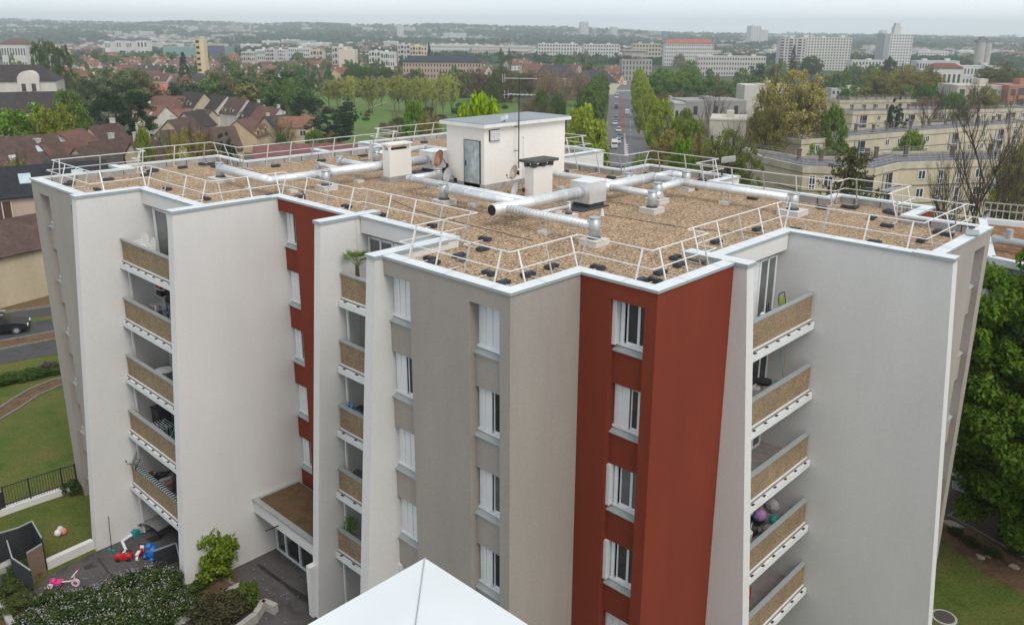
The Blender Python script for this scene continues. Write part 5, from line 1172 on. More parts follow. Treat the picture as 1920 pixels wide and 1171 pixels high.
MARKS = [(20,'at the far left'),(95,'behind the three poplars'),(160,'above the pale willow'),(230,'above the dark cedar'),(300,'left of the slim ochre tower'),(372,'near the slim ochre tower'),(430,'right of the slim ochre tower'),(500,'below the stepped grey flats'),(570,'among the round park trees'),(650,'below the blank cream gable block'),(730,'left of the slate mansard row'),(830,'behind the slate mansard row'),(930,'beyond the two small poplars'),(1010,'below the left white slab'),(1100,'near the slate roofs by the avenue'),(1200,'by the end of the avenue')]
def mark(px): return min(MARKS, key=lambda q: abs(q[0]-px))[1]
rn = random.Random(21); nh = 0
def scatter_house(px, w, a=None):
    p = atw(px, 100, w); a_, b_ = wu_of(p.x, p.y); k = rn.choice([0,0,1,1,2,3,4,5])
    o = link('small_house', TH[k]); o.location = (p.x, p.y, gz(a_, b_)); o.rotation_euler.z = BASEA+math.radians(rn.choice([-38,52,10,-80])+rn.uniform(-8,8)) if a is None else a
    s_ = rn.uniform(.85,1.25); o.scale = (s_*rn.uniform(.9,1.4), s_, s_); wl = rn.choice([CREAM, OFFW, OFFW, (.62,.6,.56), YCREAM]); o.color = (*wl, 1)
    dist = 'nearer' if w < 520 else ('middle' if w < 700 else 'farther')
    tag(o, 'small %s-roofed house, %s suburb rows, %s' % (TN[k], dist, mark(px)), 'house', 'small %s-roofed houses, %s suburb rows, %s' % (TN[k], dist, mark(px)))
for w in (440,480,525,570,620,675,735,800,880,980):
    px = 100+rn.uniform(0,25)
    while px < (600 if w < 640 else 760):
        if rn.random() < .82 and not (w < 480 and px > 430): scatter_house(px+rn.uniform(-4,4), w+rn.uniform(-14,14))
        px += 11.5/w*F*rn.uniform(.8,1.35)*(1 if w < 700 else 1.4)
for px, w in ((640,560),(655,555),(672,550),(690,548),(706,560),(628,545),(745,470),(810,640),(830,640),(850,650),(868,660),(884,650),(900,640),(915,660),(960,760),(975,770),(990,700),(1004,640),(1018,700),(1032,720),(1052,640),(1070,650),(1088,660),(1125,560),(1137,600),(1150,560),(1150,640),(1140,520),(20,470),(35,480),(10,500),(55,520)): scatter_house(px, w)
# ------------------------------------------------------------------ trees, nearest first
kit('chestnut', crown('chestnut_crown', 480, 330, .052, .0088, 'round', .66, lump=.07, aspect=.5), mk(skeleton(31, 7, 4, 0, .4), 'trunk_mesh'))
NAMES['spruce'] = 'spruce_tree'; NAMES['chestnut'] = 'chestnut_tree'
tree('chestnut', 2050, 455, 590, 35, (.050,.105,.016), 'large chestnut tree in full leaf at the right edge of the picture', clear=.10)
# drooping spruce: whorls of hanging branches
def spruce_mesh():
    C_ = []; B_ = []
    for i in range(28):
        z = .12+.87*(i+RNG.random()*.6)/34; R_ = (1-z)**.8*.5+.012
        for j in range(5):
            a_ = i*2.1+j*1.26+RNG.random()*.7; rl = R_*(.35+.75*RNG.random()); n_ = int(20+190*rl)
            for k in range(n_):
                t = (k+RNG.random())/n_; rr = rl*t; dz = -.16*rl*math.sin(t*2.4)*1.6+.05*t*rl; wob = .03*rl
                C_.append((math.cos(a_)*rr+RNG.normal()*wob*.6, math.sin(a_)*rr+RNG.normal()*wob*.6, z+dz-abs(RNG.normal())*.012))
    return quads_mesh('spruce_needles', np.array(C_), .011, np.array([0,0,.2]), .4)
kit('spruce', spruce_mesh(), mk(skeleton(33, 2, 0, 0, .1), 'trunk_mesh')); NAMES['spruce'] = 'spruce_tree'; NAMES['chestnut'] = 'chestnut_tree'
tree('spruce', 1608, 211, 300, 78, (.055,.060,.022), 'tall drooping spruce in front of the nearest cream row', clear=.0)
TL = [  # kind, px, ytop, width px, distance, colour, label
('bare',1862,232,215,72,BROWN,'big bare tree with dark spreading branches before the nearest cream row'),
('bud',1925,252,120,100,(.12,.125,.03),'yellow-green budding tree at the right edge beside the bare tree'),
('bare',1790,300,90,95,BROWN,'low tangle of bare branches left of the big bare tree'),
('bud',1372,238,135,112,(.085,.105,.028),'green budding tree filling the gap left of the cream rows'),
('bud',1312,250,80,125,OLIVE,'brownish budding tree behind the right end of the far guard rail'),
('leafy2',1300,226,70,150,(.085,.12,.025),'small fresh green tree left of the low school building'),
('bud',1255,238,90,140,OLIVE,'olive thicket tree right of the avenue near the far parapet'),
('leafy2',1282,262,60,118,FRESH,'fresh green bush-like tree just over the far parapet'),
('twiggy',1335,285,120,104,(.09,.055,.045),'reddish-brown leafless thicket behind the far guard rail'),
('twiggy',1215,262,80,150,(.10,.075,.045),'thin brown thicket beside the avenue'),
('leafy',1205,285,60,120,(.08,.14,.02),'low green bush crown above the far parapet beside the avenue'),
('bud',1492,126,172,185,(.185,.165,.065),'largest round budding tree, olive-brown, above the cream rows'),
('bud',1445,175,90,172,(.115,.105,.035),'smaller budding tree at the left foot of the largest one'),
('leafy2',1570,200,58,178,(.07,.12,.025),'dark fresh green tree between the first two cream rows'),
('leafy2',1708,246,66,150,(.09,.135,.03),'light green tree standing in front of the second cream row'),
('leafy',1528,266,50,140,(.08,.14,.025),'green bush on the left part of the nearest cream row'),
('cedar',1684,180,46,200,BLUEG,'dark blue-green conifer before the third cream row'),
('bare',1748,182,74,215,BROWN,'bare tree with black branches right of the dark blue-green conifer'),
('bare',1775,184,50,218,BROWN,'second bare tree beside the first one, over the second cream row'),
('bare',1818,180,70,214,BROWN,'third bare tree, farthest right over the second cream row'),
('bud',1655,130,96,330,(.12,.115,.035),'round olive budding tree left of the green one beyond the third row'),
('bud',1738,132,100,335,(.12,.105,.03),'broad olive-brown budding tree below the white tower'),
('leafy2',1742,162,62,300,(.035,.085,.022),'dark green tree under the broad olive-brown one'),
('bud',1700,120,80,430,OLIVE,'dim brownish tree behind the two olive ones'),
('bud',1850,160,84,270,(.12,.125,.045),'pale yellow-green tree before the stepped flats'),
('leafy2',1795,175,60,262,(.05,.115,.025),'green tree left of the pale yellow-green one'),
('bud',1880,118,110,420,(.075,.09,.03),'dull green tree mass at the upper right edge'),
('leafy',1106,189,98,152,LIMEY,'bright lime-green tree at the near end of the left avenue row'),
('lime',1082,203,60,165,LIMEY,'lime-green tree touching the left side of the bright one'),
('lime',1245,186,66,195,LIMEY,'bright lime-green pointed tree right of the avenue'),
('leafy2',907,179,108,88,(.13,.20,.012),'vivid yellow-green maple crown showing over the rooftop cabin'),
('leafy2',775,192,52,170,(.06,.14,.018),'bright green round tree left of the rooftop cabin'),
('bud',805,205,60,168,OLIVE,'olive budding tree between the bright green one and the cabin'),
('twiggy',738,200,50,160,BROWN,'brown leafless bush tree left of the bright green one'),
('twiggy',845,205,50,150,(.10,.095,.04),'greenish leafless tree just left of the cabin roof'),
('cedar',622,203,100,205,(.014,.034,.020),'large dark evergreen mound right of the orange-roofed house'),
('cedar',648,183,52,235,(.016,.030,.020),'second dark evergreen, taller, behind the large mound'),
('cedar',568,173,66,262,DARK,'dark round evergreen beyond the last house of the row'),
('twiggy',612,240,56,160,(.12,.08,.055),'brown twiggy bush in front of the large evergreen mound'),
('leafy2',590,245,46,158,(.06,.11,.025),'green bush left of the brown twiggy one'),
('twiggy',576,202,40,225,(.20,.19,.13),'pale flowering bush between the evergreens'),
('twiggy',530,212,62,180,(.13,.10,.06),'brown budding tree right of the yellow house'),
('leafy2',527,250,32,160,(.04,.085,.025),'round green bush at the foot of the yellow house'),
('bud',520,172,62,310,(.12,.075,.035),'rusty-brown budding tree above the stepped row'),
('cedar',418,246,60,120,(.014,.036,.018),'dark evergreen in front of the yellow house'),
('bud',352,236,100,100,(.14,.125,.025),'yellow-flowering thin tree before the cream gable houses'),
('bud',385,248,70,96,(.12,.09,.03),'thin reddish-yellow tree right of the yellow-flowering one'),
('bud',322,250,60,104,YELL,'thin yellow-green tree left of the yellow-flowering one'),
('twiggy',300,225,52,150,(.09,.095,.055),'grey-green twiggy tree between the dark cedar and the houses'),
('twiggy',262,216,48,140,WHITEB,'white blossoming tree at the foot of the dark cedar'),
('leafy2',268,240,42,120,(.10,.13,.025),'yellow-green bush under the white blossom'),
('twiggy',350,262,60,88,(.30,.29,.22),'pale blossoming shrub over the far left parapet'),
('cedar',222,156,146,188,DARK,'huge dark cedar behind the brown-roofed houses'),
('leafy',38,190,150,150,(.065,.135,.018),'big bright green round tree at the left edge'),
('leafy',96,189,84,148,(.12,.14,.02),'yellowish-green round tree joined to the big green one'),
('leafy2',136,197,70,156,(.06,.105,.018),'mid green tree between the round trees and the cedar'),
('leafy2',122,170,64,195,(.065,.11,.03),'olive-green tree behind the mid green one'),
('leafy',205,124,118,265,GREYG,'big pale grey-green willow above the dark cedar'),
('leafy',160,135,60,262,(.065,.09,.05),'left half of the pale willow group, darker'),
('leafy2',252,130,50,270,(.09,.10,.05),'right edge of the pale willow group'),
('leafy2',300,172,70,330,(.075,.08,.035),'mixed brownish hedge tree right of the willow'),
('poplar',66,77,33,290,(.045,.075,.030),'left one of the three tall poplars'),
('poplar',88,75,36,296,(.055,.080,.035),'middle one of the three tall poplars, slightly split'),
('poplar',115,84,38,285,(.045,.070,.028),'right one of the three tall poplars'),
('bud',28,290,70,92,(.14,.13,.045),'yellowish hedge bush in front of the wide brown roof')]
for t in TL: tree(*t)
# rows along the avenue
rn = random.Random(5)
for i, (px, y, wd, w) in enumerate(((1100,166,60,240),(1107,158,54,262),(1113,152,48,288),(1118,147,44,315),(1122,142,40,345),(1127,138,34,380),(1130,136,30,420))):
    tree('lime', px, y, wd, w, (.06,.105,.035), 'dark green avenue tree, number %s from the near end on the left side' % ('one','two','three','four','five','six','seven')[i], 'avenue trees on the left')
for i, (px, y, wd, w) in enumerate(((1214,163,46,268),(1209,151,42,300),(1205,142,38,335),(1202,135,35,375),(1200,129,32,420))):
    tree('lime', px, y, wd, w, LIMEY, 'lime-green avenue tree, number %s from the near end on the right side' % ('one','two','three','four','five')[i], 'avenue trees on the right')
for i, (px, y, wd, w, c_) in enumerate(((1240,124,70,400,(.06,.125,.025)),(1285,127,80,390,(.065,.13,.025)),(1325,138,76,380,(.055,.11,.025)),(1357,148,56,360,(.07,.115,.03)),(1262,135,70,372,(.06,.12,.025)),(1305,150,60,350,(.05,.10,.025)))):
    tree('leafy', px, y, wd, w, c_, 'dense green tree in the clump right of the avenue, %s' % ('at its left end','second from its left end','taller one in its middle','at its right end','front one on the left','front one on the right')[i], 'green clump right of the avenue')
for i in range(9): tree('twiggy', 1225+i*17, 168+rn.uniform(-4,4), 38, 320+rn.uniform(-15,15), (.12,.085,.065), 'brown leafless tree under the green clump beside the avenue', 'brown trees below the green clump')
for i in range(10): tree('twiggy', 1010+rn.uniform(0,85), 118+rn.uniform(0,22), 44, 400+rn.uniform(-40,60), (.15,.105,.085), 'tree of the brown leafless wood left of the avenue', 'brown wood left of the avenue')
for i in range(9): tree('leafy2', 1012+rn.uniform(0,110), 168+rn.uniform(0,16), 36, 250+rn.uniform(-20,30), (.05,.085,.025), 'low green tree at the edge of the brown wood', 'green edge of the brown wood')
for i in range(8): tree('twiggy', 985+rn.uniform(0,60), 172+rn.uniform(0,22), 42, 230+rn.uniform(-20,40), (.10,.07,.05), 'low brown tree between the meadow and the brown wood', 'low brown trees by the meadow')
for i in range(15):
    px = 620+i*16+rn.uniform(-6,6); tree('bud', px, 140+rn.uniform(-5,8), 34, 330+rn.uniform(-30,25), rn.choice([(.20,.21,.07),(.18,.18,.07),(.22,.23,.08)]), 'slender budding tree in the row across the meadow', 'slender trees across the meadow', clear=.30)
for i in range(13): tree('bud', 845+rn.uniform(0,160), 122+rn.uniform(0,20), 46, 420+rn.uniform(-50,60), rn.choice([(.085,.09,.035),(.06,.085,.03),(.10,.075,.045)]), 'mixed tree of the wood behind the rooftop cabin', 'wood behind the rooftop cabin')
for i in range(7): tree('leafy2', 640+rn.uniform(0,14)+i*12, 118+rn.uniform(0,12), 34, 470+rn.uniform(-40,60), (.035,.075,.025), 'dark green park tree left of the slate mansard row', 'dark park trees')
tree('bare', 1336, 184, 76, 212, (.1,.08,.07), 'bare tree standing before the grey school wing')
for i, (px, y, wd, w, c_) in enumerate(((1290,205,44,200,(.09,.12,.035)),(1318,214,50,180,(.12,.10,.05)),(1366,205,46,205,(.11,.08,.055)),(1392,200,50,212,(.12,.085,.06)),(1275,222,40,178,(.10,.13,.03)))): tree('twiggy' if i in (1,2,3) else 'leafy2', px, y, wd, w, c_, 'small tree before the school, %s' % ('at its left end','brownish one in the middle','reddish one at its right','tallest reddish one at the right','fresh green one in front'  )[i])
for i in range(28):
    q, w_ = onground(rn.uniform(560,1000), rn.uniform(196,262)); h_ = rn.uniform(1.2,3.2); wd = h_*rn.uniform(1.2,2.2)
    c_ = rn.choice([(.12,.085,.055),(.10,.12,.04),(.14,.12,.06),(.08,.12,.03)]); e = empty('bush', q, rn.uniform(0,6), 'rough low bush growing in the meadow', 'bush', 'rough bushes in the meadow'); f_ = link('foliage', KIT['bush'][0], e, True); f_.scale = (wd,wd,h_); f_.color = (*c_,1)
tree('leafy2', 945, 148, 40, 410, (.22,.07,.09), 'pink blossoming tree behind the aerial mast')
for i, px in enumerate((540,556,572,592,612)): tree('far2', px, 122+2*(i%2), 22, 430, (.035,.09,.035), 'clipped round park tree, %s of five by the car park' % ('first','second','third','fourth','fifth')[i], 'clipped round park trees')
for i, px in enumerate((940,956)): tree('farpop', px, 90, 10, 520, (.05,.10,.03), ('left' if i == 0 else 'right')+' one of two small poplars beyond the mansard row', 'two small poplars')
tree('cone', 342, 98, 34, 430, (.03,.045,.03), 'dark conifer below the slim ochre tower'); tree('cone', 1490, 84, 17, 640, (.03,.06,.035), 'dark poplar-shaped tree in front of the tall white slab'); tree('cone', 804, 80, 14, 620, (.02,.045,.03), 'dark little cedar before the yellow balcony block')
tree('leafy', 1672, 104, 32, 520, (.035,.06,.035), 'dark green tree at the foot of the white tower'); tree('leafy', 1525, 103, 50, 640, (.055,.085,.04), 'green tree group before the tall white slab')
# scattered trees of the middle distance and far woods
COLS = [(.055,.09,.03),(.08,.12,.03),(.06,.085,.035),(.13,.12,.05),(.035,.058,.03),(.13,.10,.065),(.10,.14,.04)]
FK = ['far','far2','farbud','far','far2','farcone','farpop']
bands = [(110,600,34,-420,-40,False),(100,600,44,1960,2400,False),(290,345,30,400,575,False),(430,520,34,620,960,True),(560,900,42,100,700,True),(270,420,34,270,620,False),(420,640,56,0,760,True),(640,1000,50,0,1100,True),(380,640,34,1340,1920,True),(640,1000,46,1240,1920,True),(270,380,12,1560,1920,True),(500,760,16,1000,1165,True)]
for w0, w1, n_, x0, x1, one in bands:
    for i in range(n_):
        w = rn.uniform(w0, w1); px = rn.uniform(x0, x1)
        if w < 700 and abs(px-(977+.117*F*1.0)) < 30: continue
        if w < 420 and 560 < px < 850: continue
        k = rn.choice(FK); H = rn.uniform(7,14)*(1.3 if k == 'farpop' else 1); p = atw(px, 100, w); a_, b_ = wu_of(p.x, p.y); z0 = gz(a_, b_)
        c_ = COLS[rn.randrange(7)]; ci = ('dark','green','dull','yellowish','very dark','brown','light green')[COLS.index(c_)]
        o = link(NAMES[k], KIT[k][0]); W_ = H*rn.uniform(.7,1.2)*(.35 if k == 'farpop' else .55 if k == 'farcone' else 1)
        o.location = (p.x,p.y,z0-.5); o.scale = (W_,W_,H+.5); o.rotation_euler.z = rn.uniform(0,6.28); o.color = (c_[0]*1.25,c_[1]*1.25,c_[2]*1.1,1)
        sp = {'farcone':'conifer','farpop':'poplar'}.get(k,'tree'); wh = mark(px) if px < 1230 else ('beyond the avenue' if px < 1450 else 'below the tall white slab' if px < 1620 else 'near the white tower' if px < 1780 else 'at the far right')
        dd = 'far' if w > 640 else 'middle-distance'
        tag(o, '%s %s %s standing %s' % (ci, dd, sp, wh), 'tree', '%s %s %ss %s' % (ci, dd, sp, wh))
# the far woods and the far town
def far_points(n, w0, w1, smin=-.72, smax=.68, pw=1.0):
    w = w0*(w1/w0)**(RNG.random(n)**pw); s_ = smin+(smax-smin)*RNG.random(n); u = s_*w; return w, u, terrain(w, u)
def woods(name, n, w0, w1, size, col, label, keep):
    w, u, z = far_points(n, w0, w1); cl = np.sin(w*.0075+1.3*np.sin(u*.006))+np.sin(u*.009+w*.002+2); k = cl > keep; w, u, z = w[k], u[k], z[k]
    X = FW.x*w+RT.x*u; Y = FW.y*w+RT.y*u; C_ = []
    for j in range(5): C_.append(np.stack([X+RNG.normal(size=len(X))*size*.7, Y+RNG.normal(size=len(X))*size*.7, z+size*(.3+.9*RNG.random(len(X)))], 1))
    me = quads_mesh(name, np.concatenate(C_), size*.62, np.array([0,0,.25])); o = link(name, me); o.color = (*col,1); tag(o, label, 'woodland', kind='stuff')
woods('far_woods', 7000, 900, 2300, 5.0, (.042,.068,.035), 'dark green woods and hedges between the far suburbs', -.2)
woods('far_woods', 9000, 1900, 5200, 9.0, (.035,.060,.038), 'bluish wooded slopes under the horizon', -.5)
def blockmesh(k):
    mb = MB(); L_, D_, H_ = [(40,12,14),(18,18,32),(60,12,12),(14,14,9),(30,20,8)][k]; mb.box(-L_/2,L_/2,-D_/2,D_/2,-3,H_)
    nr = int(H_/3); nc = int(L_/4)
    for j in range(nr):
        for i in range(nc): x = -L_/2+(i+.5)*L_/nc; mb.box(x-.8,x+.8,-D_/2-.1,-D_/2,.8+j*3,2.3+j*3,1)
    mb.box(-L_*.2,-L_*.1,-2,2,H_,H_+1.8)
    if k == 3: mb.poly([(-8,-8,9),(8,-8,9),(0,0,13)],2); mb.poly([(8,-8,9),(8,8,9),(0,0,13)],2); mb.poly([(8,8,9),(-8,8,9),(0,0,13)],2); mb.poly([(-8,8,9),(-8,-8,9),(0,0,13)],2)
    me = bpy.data.meshes.new('far_block'); me.from_pydata(mb.v, [], mb.f)
    for m_ in (M_FARW, M_WIN, mat('tile_far_1', (.2,.08,.06))): me.materials.append(m_)
    me.polygons.foreach_set('material_index', mb.m); me.update(); return me
BM = [blockmesh(k) for k in range(5)]; BN = ['slab block','tower block','long block','pitched-roof block','low hall']
def far_block(px, w, k, sc=1, yaw=None, col=None, label=None):
    p = atw(px, 80, w); a_, b_ = wu_of(p.x, p.y); o = link('distant_block', BM[k]); o.location = (p.x,p.y,gz(a_,b_)); o.scale = (sc,)*3
    o.rotation_euler.z = BASEA+math.radians(rn.uniform(-35,35) if yaw is None else yaw); o.color = (*(col or rn.choice([WH,PALE,(.68,.67,.64),BG,(.5,.42,.36)])),1)
    wh = ('on the left ridge' if px < 420 else 'left of centre' if px < 800 else 'behind the white slabs' if px < 1160 else 'beyond the avenue' if px < 1450 else 'on the right horizon')
    tag(o, label or '%s %s of the distant town, %s' % ('pale' if w < 2200 else 'hazy', BN[k], wh), 'building', '%s %ss of the distant town %s' % ('pale' if w < 2200 else 'hazy', BN[k], wh))
for i in range(150): far_block(rn.uniform(-10,1930), rn.choice([1150,1300,1500,1700,1900,2150])*rn.uniform(.93,1.07), rn.choice([0,0,2,3,3,4,4,3]), rn.uniform(.6,.95))
for i in range(110): far_block(rn.uniform(-10,1930), rn.uniform(2300,4200), rn.choice([0,0,2,2,3,4]), rn.uniform(.8,1.2))
for px, w, s_, lb in ((1094,3000,1.5,'tallest pale tower on the skyline above the two white slabs'),(1412,2300,1.55,'left one of two grey hazy towers on the skyline right of the red roof'),(1428,2300,1.25,'right one of two grey hazy towers, a little lower'),(751,2600,1.1,'pale square tower above the yellow balcony block'),(1150,2900,1.1,'hazy tower on the skyline above the avenue'),(1653,3000,1.1,'pale tower peeping left of the tall white residential tower')): far_block(px, w, 1, s_, 10, WH, lb)
# far small roofs as one mass (too many to count)
w, u, z = far_points(2600, 1000, 4600); cl = np.sin(w*.0075+1.3*np.sin(u*.006))+np.sin(u*.009+w*.002+2); k = cl < .35; w, u, z = w[k], u[k], z[k]
mb = MB()
for a_, b_, c_ in zip(w, u, z):
    p = wu(a_, b_, c_); l = rn.uniform(5,9); h = rn.uniform(4,6); q = rn.uniform(5,7); t = rn.uniform(0,3.1); ca, sa = math.cos(t), math.sin(t)
    R_ = lambda x, y, zz: (p.x+x*ca-y*sa, p.y+x*sa+y*ca, p.z+zz)
    m_ = rn.choice([0,0,1,2]); 
    for A, B_ in (((-l,-q),(l,-q)),((l,-q),(l,q)),((l,q),(-l,q)),((-l,q),(-l,-q))): mb.poly([R_(*A,-3),R_(*B_,-3),R_(*B_,h),R_(*A,h)], 0)
    mb.poly([R_(-l,-q,h),R_(l,-q,h),R_(l,0,h+3),R_(-l,0,h+3)], 1+m_); mb.poly([R_(l,q,h),R_(-l,q,h),R_(-l,0,h+3),R_(l,0,h+3)], 1+m_); mb.poly([R_(l,-q,h),R_(l,q,h),R_(l,0,h+3)], 0); mb.poly([R_(-l,q,h),R_(-l,-q,h),R_(-l,0,h+3)], 0)
tag(mb.build('distant_houses', [mat('far_cream', (.58,.55,.5), .9), mat('tile_far_0', (.17,.075,.055)), mat('tile_far_2', (.1,.07,.06)), mat('far_grey_roof', (.28,.29,.3), .8)]), 'countless small houses of the distant town', 'houses', kind='stuff')

# ------------------------------------------------------------------ the avenue
def strip(name, rows, z, m, label):
    mb = MB(); L_ = [(onz(a, y, z), onz(b, y, z)) for a, b, y in rows]
    for (a, b), (c_, d_) in zip(L_, L_[1:]): mb.poly([a, b, d_, c_])
    o = mb.build(name, m); return tag(o, label, kind='structure')
ZR = -8.93
strip('pavement', [(1105,1240,300),(1126,1228,275),(1135,1212,240),(1140,1200,210),(1142,1193,185),(1143,1189,168),(1147,1186,150),(1150,1184,142)], ZR, mat('footway', (.16,.14,.13), .9, var=.2, scale=.6), 'footways beside the avenue')
strip('road', [(1130,1232,312),(1141,1216,290),(1146,1207,270),(1147,1195,250),(1147,1186,222),(1147.5,1183,200),(1148,1181,178),(1149,1180,168),(1152,1179,155),(1153,1178,145)], ZR+.05, mat('avenue_asphalt', (.13,.135,.145), .8, var=.15, scale=.5), 'straight avenue running away')
strip('median', [(1169.5,1172,250),(1164,1171,240),(1161,1170,222),(1160.5,1168.5,200),(1160.5,1167.5,180)], ZR+.12, mat('red_median', (.20,.10,.08), .9, var=.2, scale=.5), 'red-brown central strip')
strip('median', [(1171,1178,292),(1170,1175,275),(1169.5,1172,250)], ZR+.12, M_CONC, 'pale traffic island')
strip('median', [(1165,1176,164),(1166,1175,152)], ZR+.12, MATS['red_median'], 'red-brown strip beyond the crossing')
mb = MB()
for i in range(12):
    x = 1146+i*3.1; a, b, c_, d_ = onz(x,171.2,ZR+.1), onz(x+1.5,171.2,ZR+.1), onz(x+1.5,169,ZR+.1), onz(x,169,ZR+.1); mb.poly([a,b,c_,d_])
for y0 in (246,254,262,238,230,215,205):
    a, b, c_, d_ = onz(1182,y0,ZR+.1), onz(1182.6,y0,ZR+.1), onz(1182.4,y0-4,ZR+.1), onz(1181.9,y0-4,ZR+.1); mb.poly([a,b,c_,d_])
for k in range(6):
    y0 = 292-k*4; a, b, c_, d_ = onz(1172,y0,ZR+.14), onz(1178,y0,ZR+.14), onz(1178,y0-1.2,ZR+.14), onz(1172,y0-1.2,ZR+.14); mb.poly([a,b,c_,d_])
tag(mb.build('road_markings', mat('road_paint', (.65,.65,.62), .8)), 'white crossing stripes and lane marks', kind='structure')
def car(px, py, col, label, L_=4.3, W_=1.8, H_=1.5, van=False, z=ZR+.05, head=None, cat='car', name='car', p=None):
    p = onz(px, py, z) if p is None else p; d_ = head if head is not None else (wu(583,69.5)-wu(257,31.4)).normalized()
    e = empty(name, p, math.atan2(d_.y, d_.x), label, cat)
    mb = MB(); l, w_ = L_/2, W_/2; prof = [(-l,.35),(-l,.85),(-l*.93,1.0),(l*.55,.98),(l*.97,.78),(l,.35)] if not van else [(-l,.3),(-l,H_),(l*.6,H_),(l*.85,1.2),(l,1.0),(l,.3)]
    for s_ in (-1,1): q = [(x,s_*w_,z_) for x, z_ in prof]; mb.poly(q if s_ > 0 else q[::-1])
    for (x0,z0_),(x1,z1_) in zip(prof, prof[1:]+prof[:1]): mb.poly([(x0,-w_,z0_),(x0,w_,z0_),(x1,w_,z1_),(x1,-w_,z1_)])
    o = mb.build('body', mat('paint_'+'_'.join(str(int(c*100)) for c in col), col, .3, var=.02, spec=.6), e, local=True)
    mb = MB()
    if not van:
        cp_ = [(-l*.86,.98),(-l*.62,H_-.03),(l*.12,H_-.03),(l*.5,.98)]; wi = w_*.80
        for s_ in (-1,1): q = [(cp_[0][0],s_*w_*.96,.98),(cp_[3][0],s_*w_*.96,.98),(cp_[2][0],s_*wi,H_-.03),(cp_[1][0],s_*wi,H_-.03)]; mb.poly(q if s_ < 0 else q[::-1])
        mb.poly([(cp_[0][0],w_*.96,.98),(cp_[0][0],-w_*.96,.98),(cp_[1][0],-wi,H_-.03),(cp_[1][0],wi,H_-.03)]); mb.poly([(cp_[3][0],-w_*.96,.98),(cp_[3][0],w_*.96,.98),(cp_[2][0],wi,H_-.03),(cp_[2][0],-wi,H_-.03)])
        mb.build('windows', M_GLASS, e, local=True)
        mb = MB(); mb.box(cp_[1][0]-.02,cp_[2][0]+.02,-wi-.01,wi+.01,H_-.03,H_+.02); mb.build('top', o.data.materials[0], e, local=True)
    else:
        mb.poly([(l*.61,-w_*.9,H_-.1),(l*.84,-w_*.9,1.22),(l*.84,w_*.9,1.22),(l*.61,w_*.9,H_-.1)]); mb.v = [(x+.02,y,z_+.01) for x,y,z_ in mb.v]; mb.build('windows', M_GLASS, e, local=True)
    for sx in (-l*.62,l*.62):
        for sy in (-w_,w_): 
            mb = MB(); mb.tube((sx,sy-.1*np.sign(sy),.32),(sx,sy+.02*np.sign(sy),.32),.32,12); wl = mb.build('wheel', M_RUB, e, local=True); mb = MB(); mb.tube((sx,sy+.02*np.sign(sy),.32),(sx,sy+.03*np.sign(sy),.32),.19,8); mb.build('rim', M_GALV2, wl, local=True)
    for sy in (-w_*.7,w_*.7): mb = MB(); mb.box(l*.93,l*1.005,sy-.2,sy+.2,.62,.76); mb.build('headlight', M_PVC, e, local=True)
    return e
dn = (wu(257,31.4)-wu(583,69.5)).normalized()
for px, py, c_, lb in ((1159,268.5,(.60,.62,.63),'white car nearest in the queue, just over the far parapet'),(1162,259,(.12,.14,.17),'grey-blue car second in the queue on the avenue'),(1160,247,(.55,.56,.57),'silver car third in the queue on the avenue'),(1153,234,(.62,.62,.62),'white car beside the start of the red median'),(1154,225,(.10,.12,.15),'dark car just behind the white one on the avenue'),(1155.5,203,(.05,.07,.11),'dark blue van-like car in the middle of the avenue'),(1156,184.5,(.6,.6,.6),'white car queuing before the crossing'),(1157,177.5,(.5,.51,.52),'silver car right at the crossing')):
    car(px, py, c_, lb, head=dn, van=(py == 203), H_=1.9 if py == 203 else 1.5)
car(1176,214,(.52,.54,.56),'silver van driving away on the right lane',van=True,H_=2.0,L_=4.8)
car(1157,163.5,(.62,.63,.64),'white bus or truck beyond the crossing',L_=9,W_=2.5,H_=3.2,van=True,head=dn,cat='truck',name='truck')
car(1172,160,(.62,.62,.62),'white van parked beyond the crossing at the right',van=True,H_=2.3,L_=5.2,head=dn)
car(1152,277,(.64,.64,.63),'white van roof just above the far white wall',van=True,H_=2.3,L_=5.2,head=dn)
ccol = [(.5,.5,.5),(.62,.62,.62),(.06,.07,.1),(.3,.03,.03),(.3,.31,.32)]
for i in range(11):
    p, w_ = onground(566+i*7.2, 157+(i%2)*2); car(0,0,ccol[(i*3)%5],'parked %s car beyond the meadow, %s from the left' % (('grey','white','dark','red','silver')[(i*3)%5], ('first','second','third','fourth','fifth','sixth','seventh','eighth','ninth','tenth','eleventh')[i]), head=FW if i%3 else RT, p=p, z=0)
for i, (x, y) in enumerate(((1425,131),(1436,130),(1446,131),(1455,130),(1465,131))):
    p, w_ = onground(x, y); car(0,0,ccol[i],'far parked %s vehicle left of the big budding tree' % ('grey','white','dark','red','silver')[i], head=RT, p=p, z=0, van=i%2 == 0, H_=2)
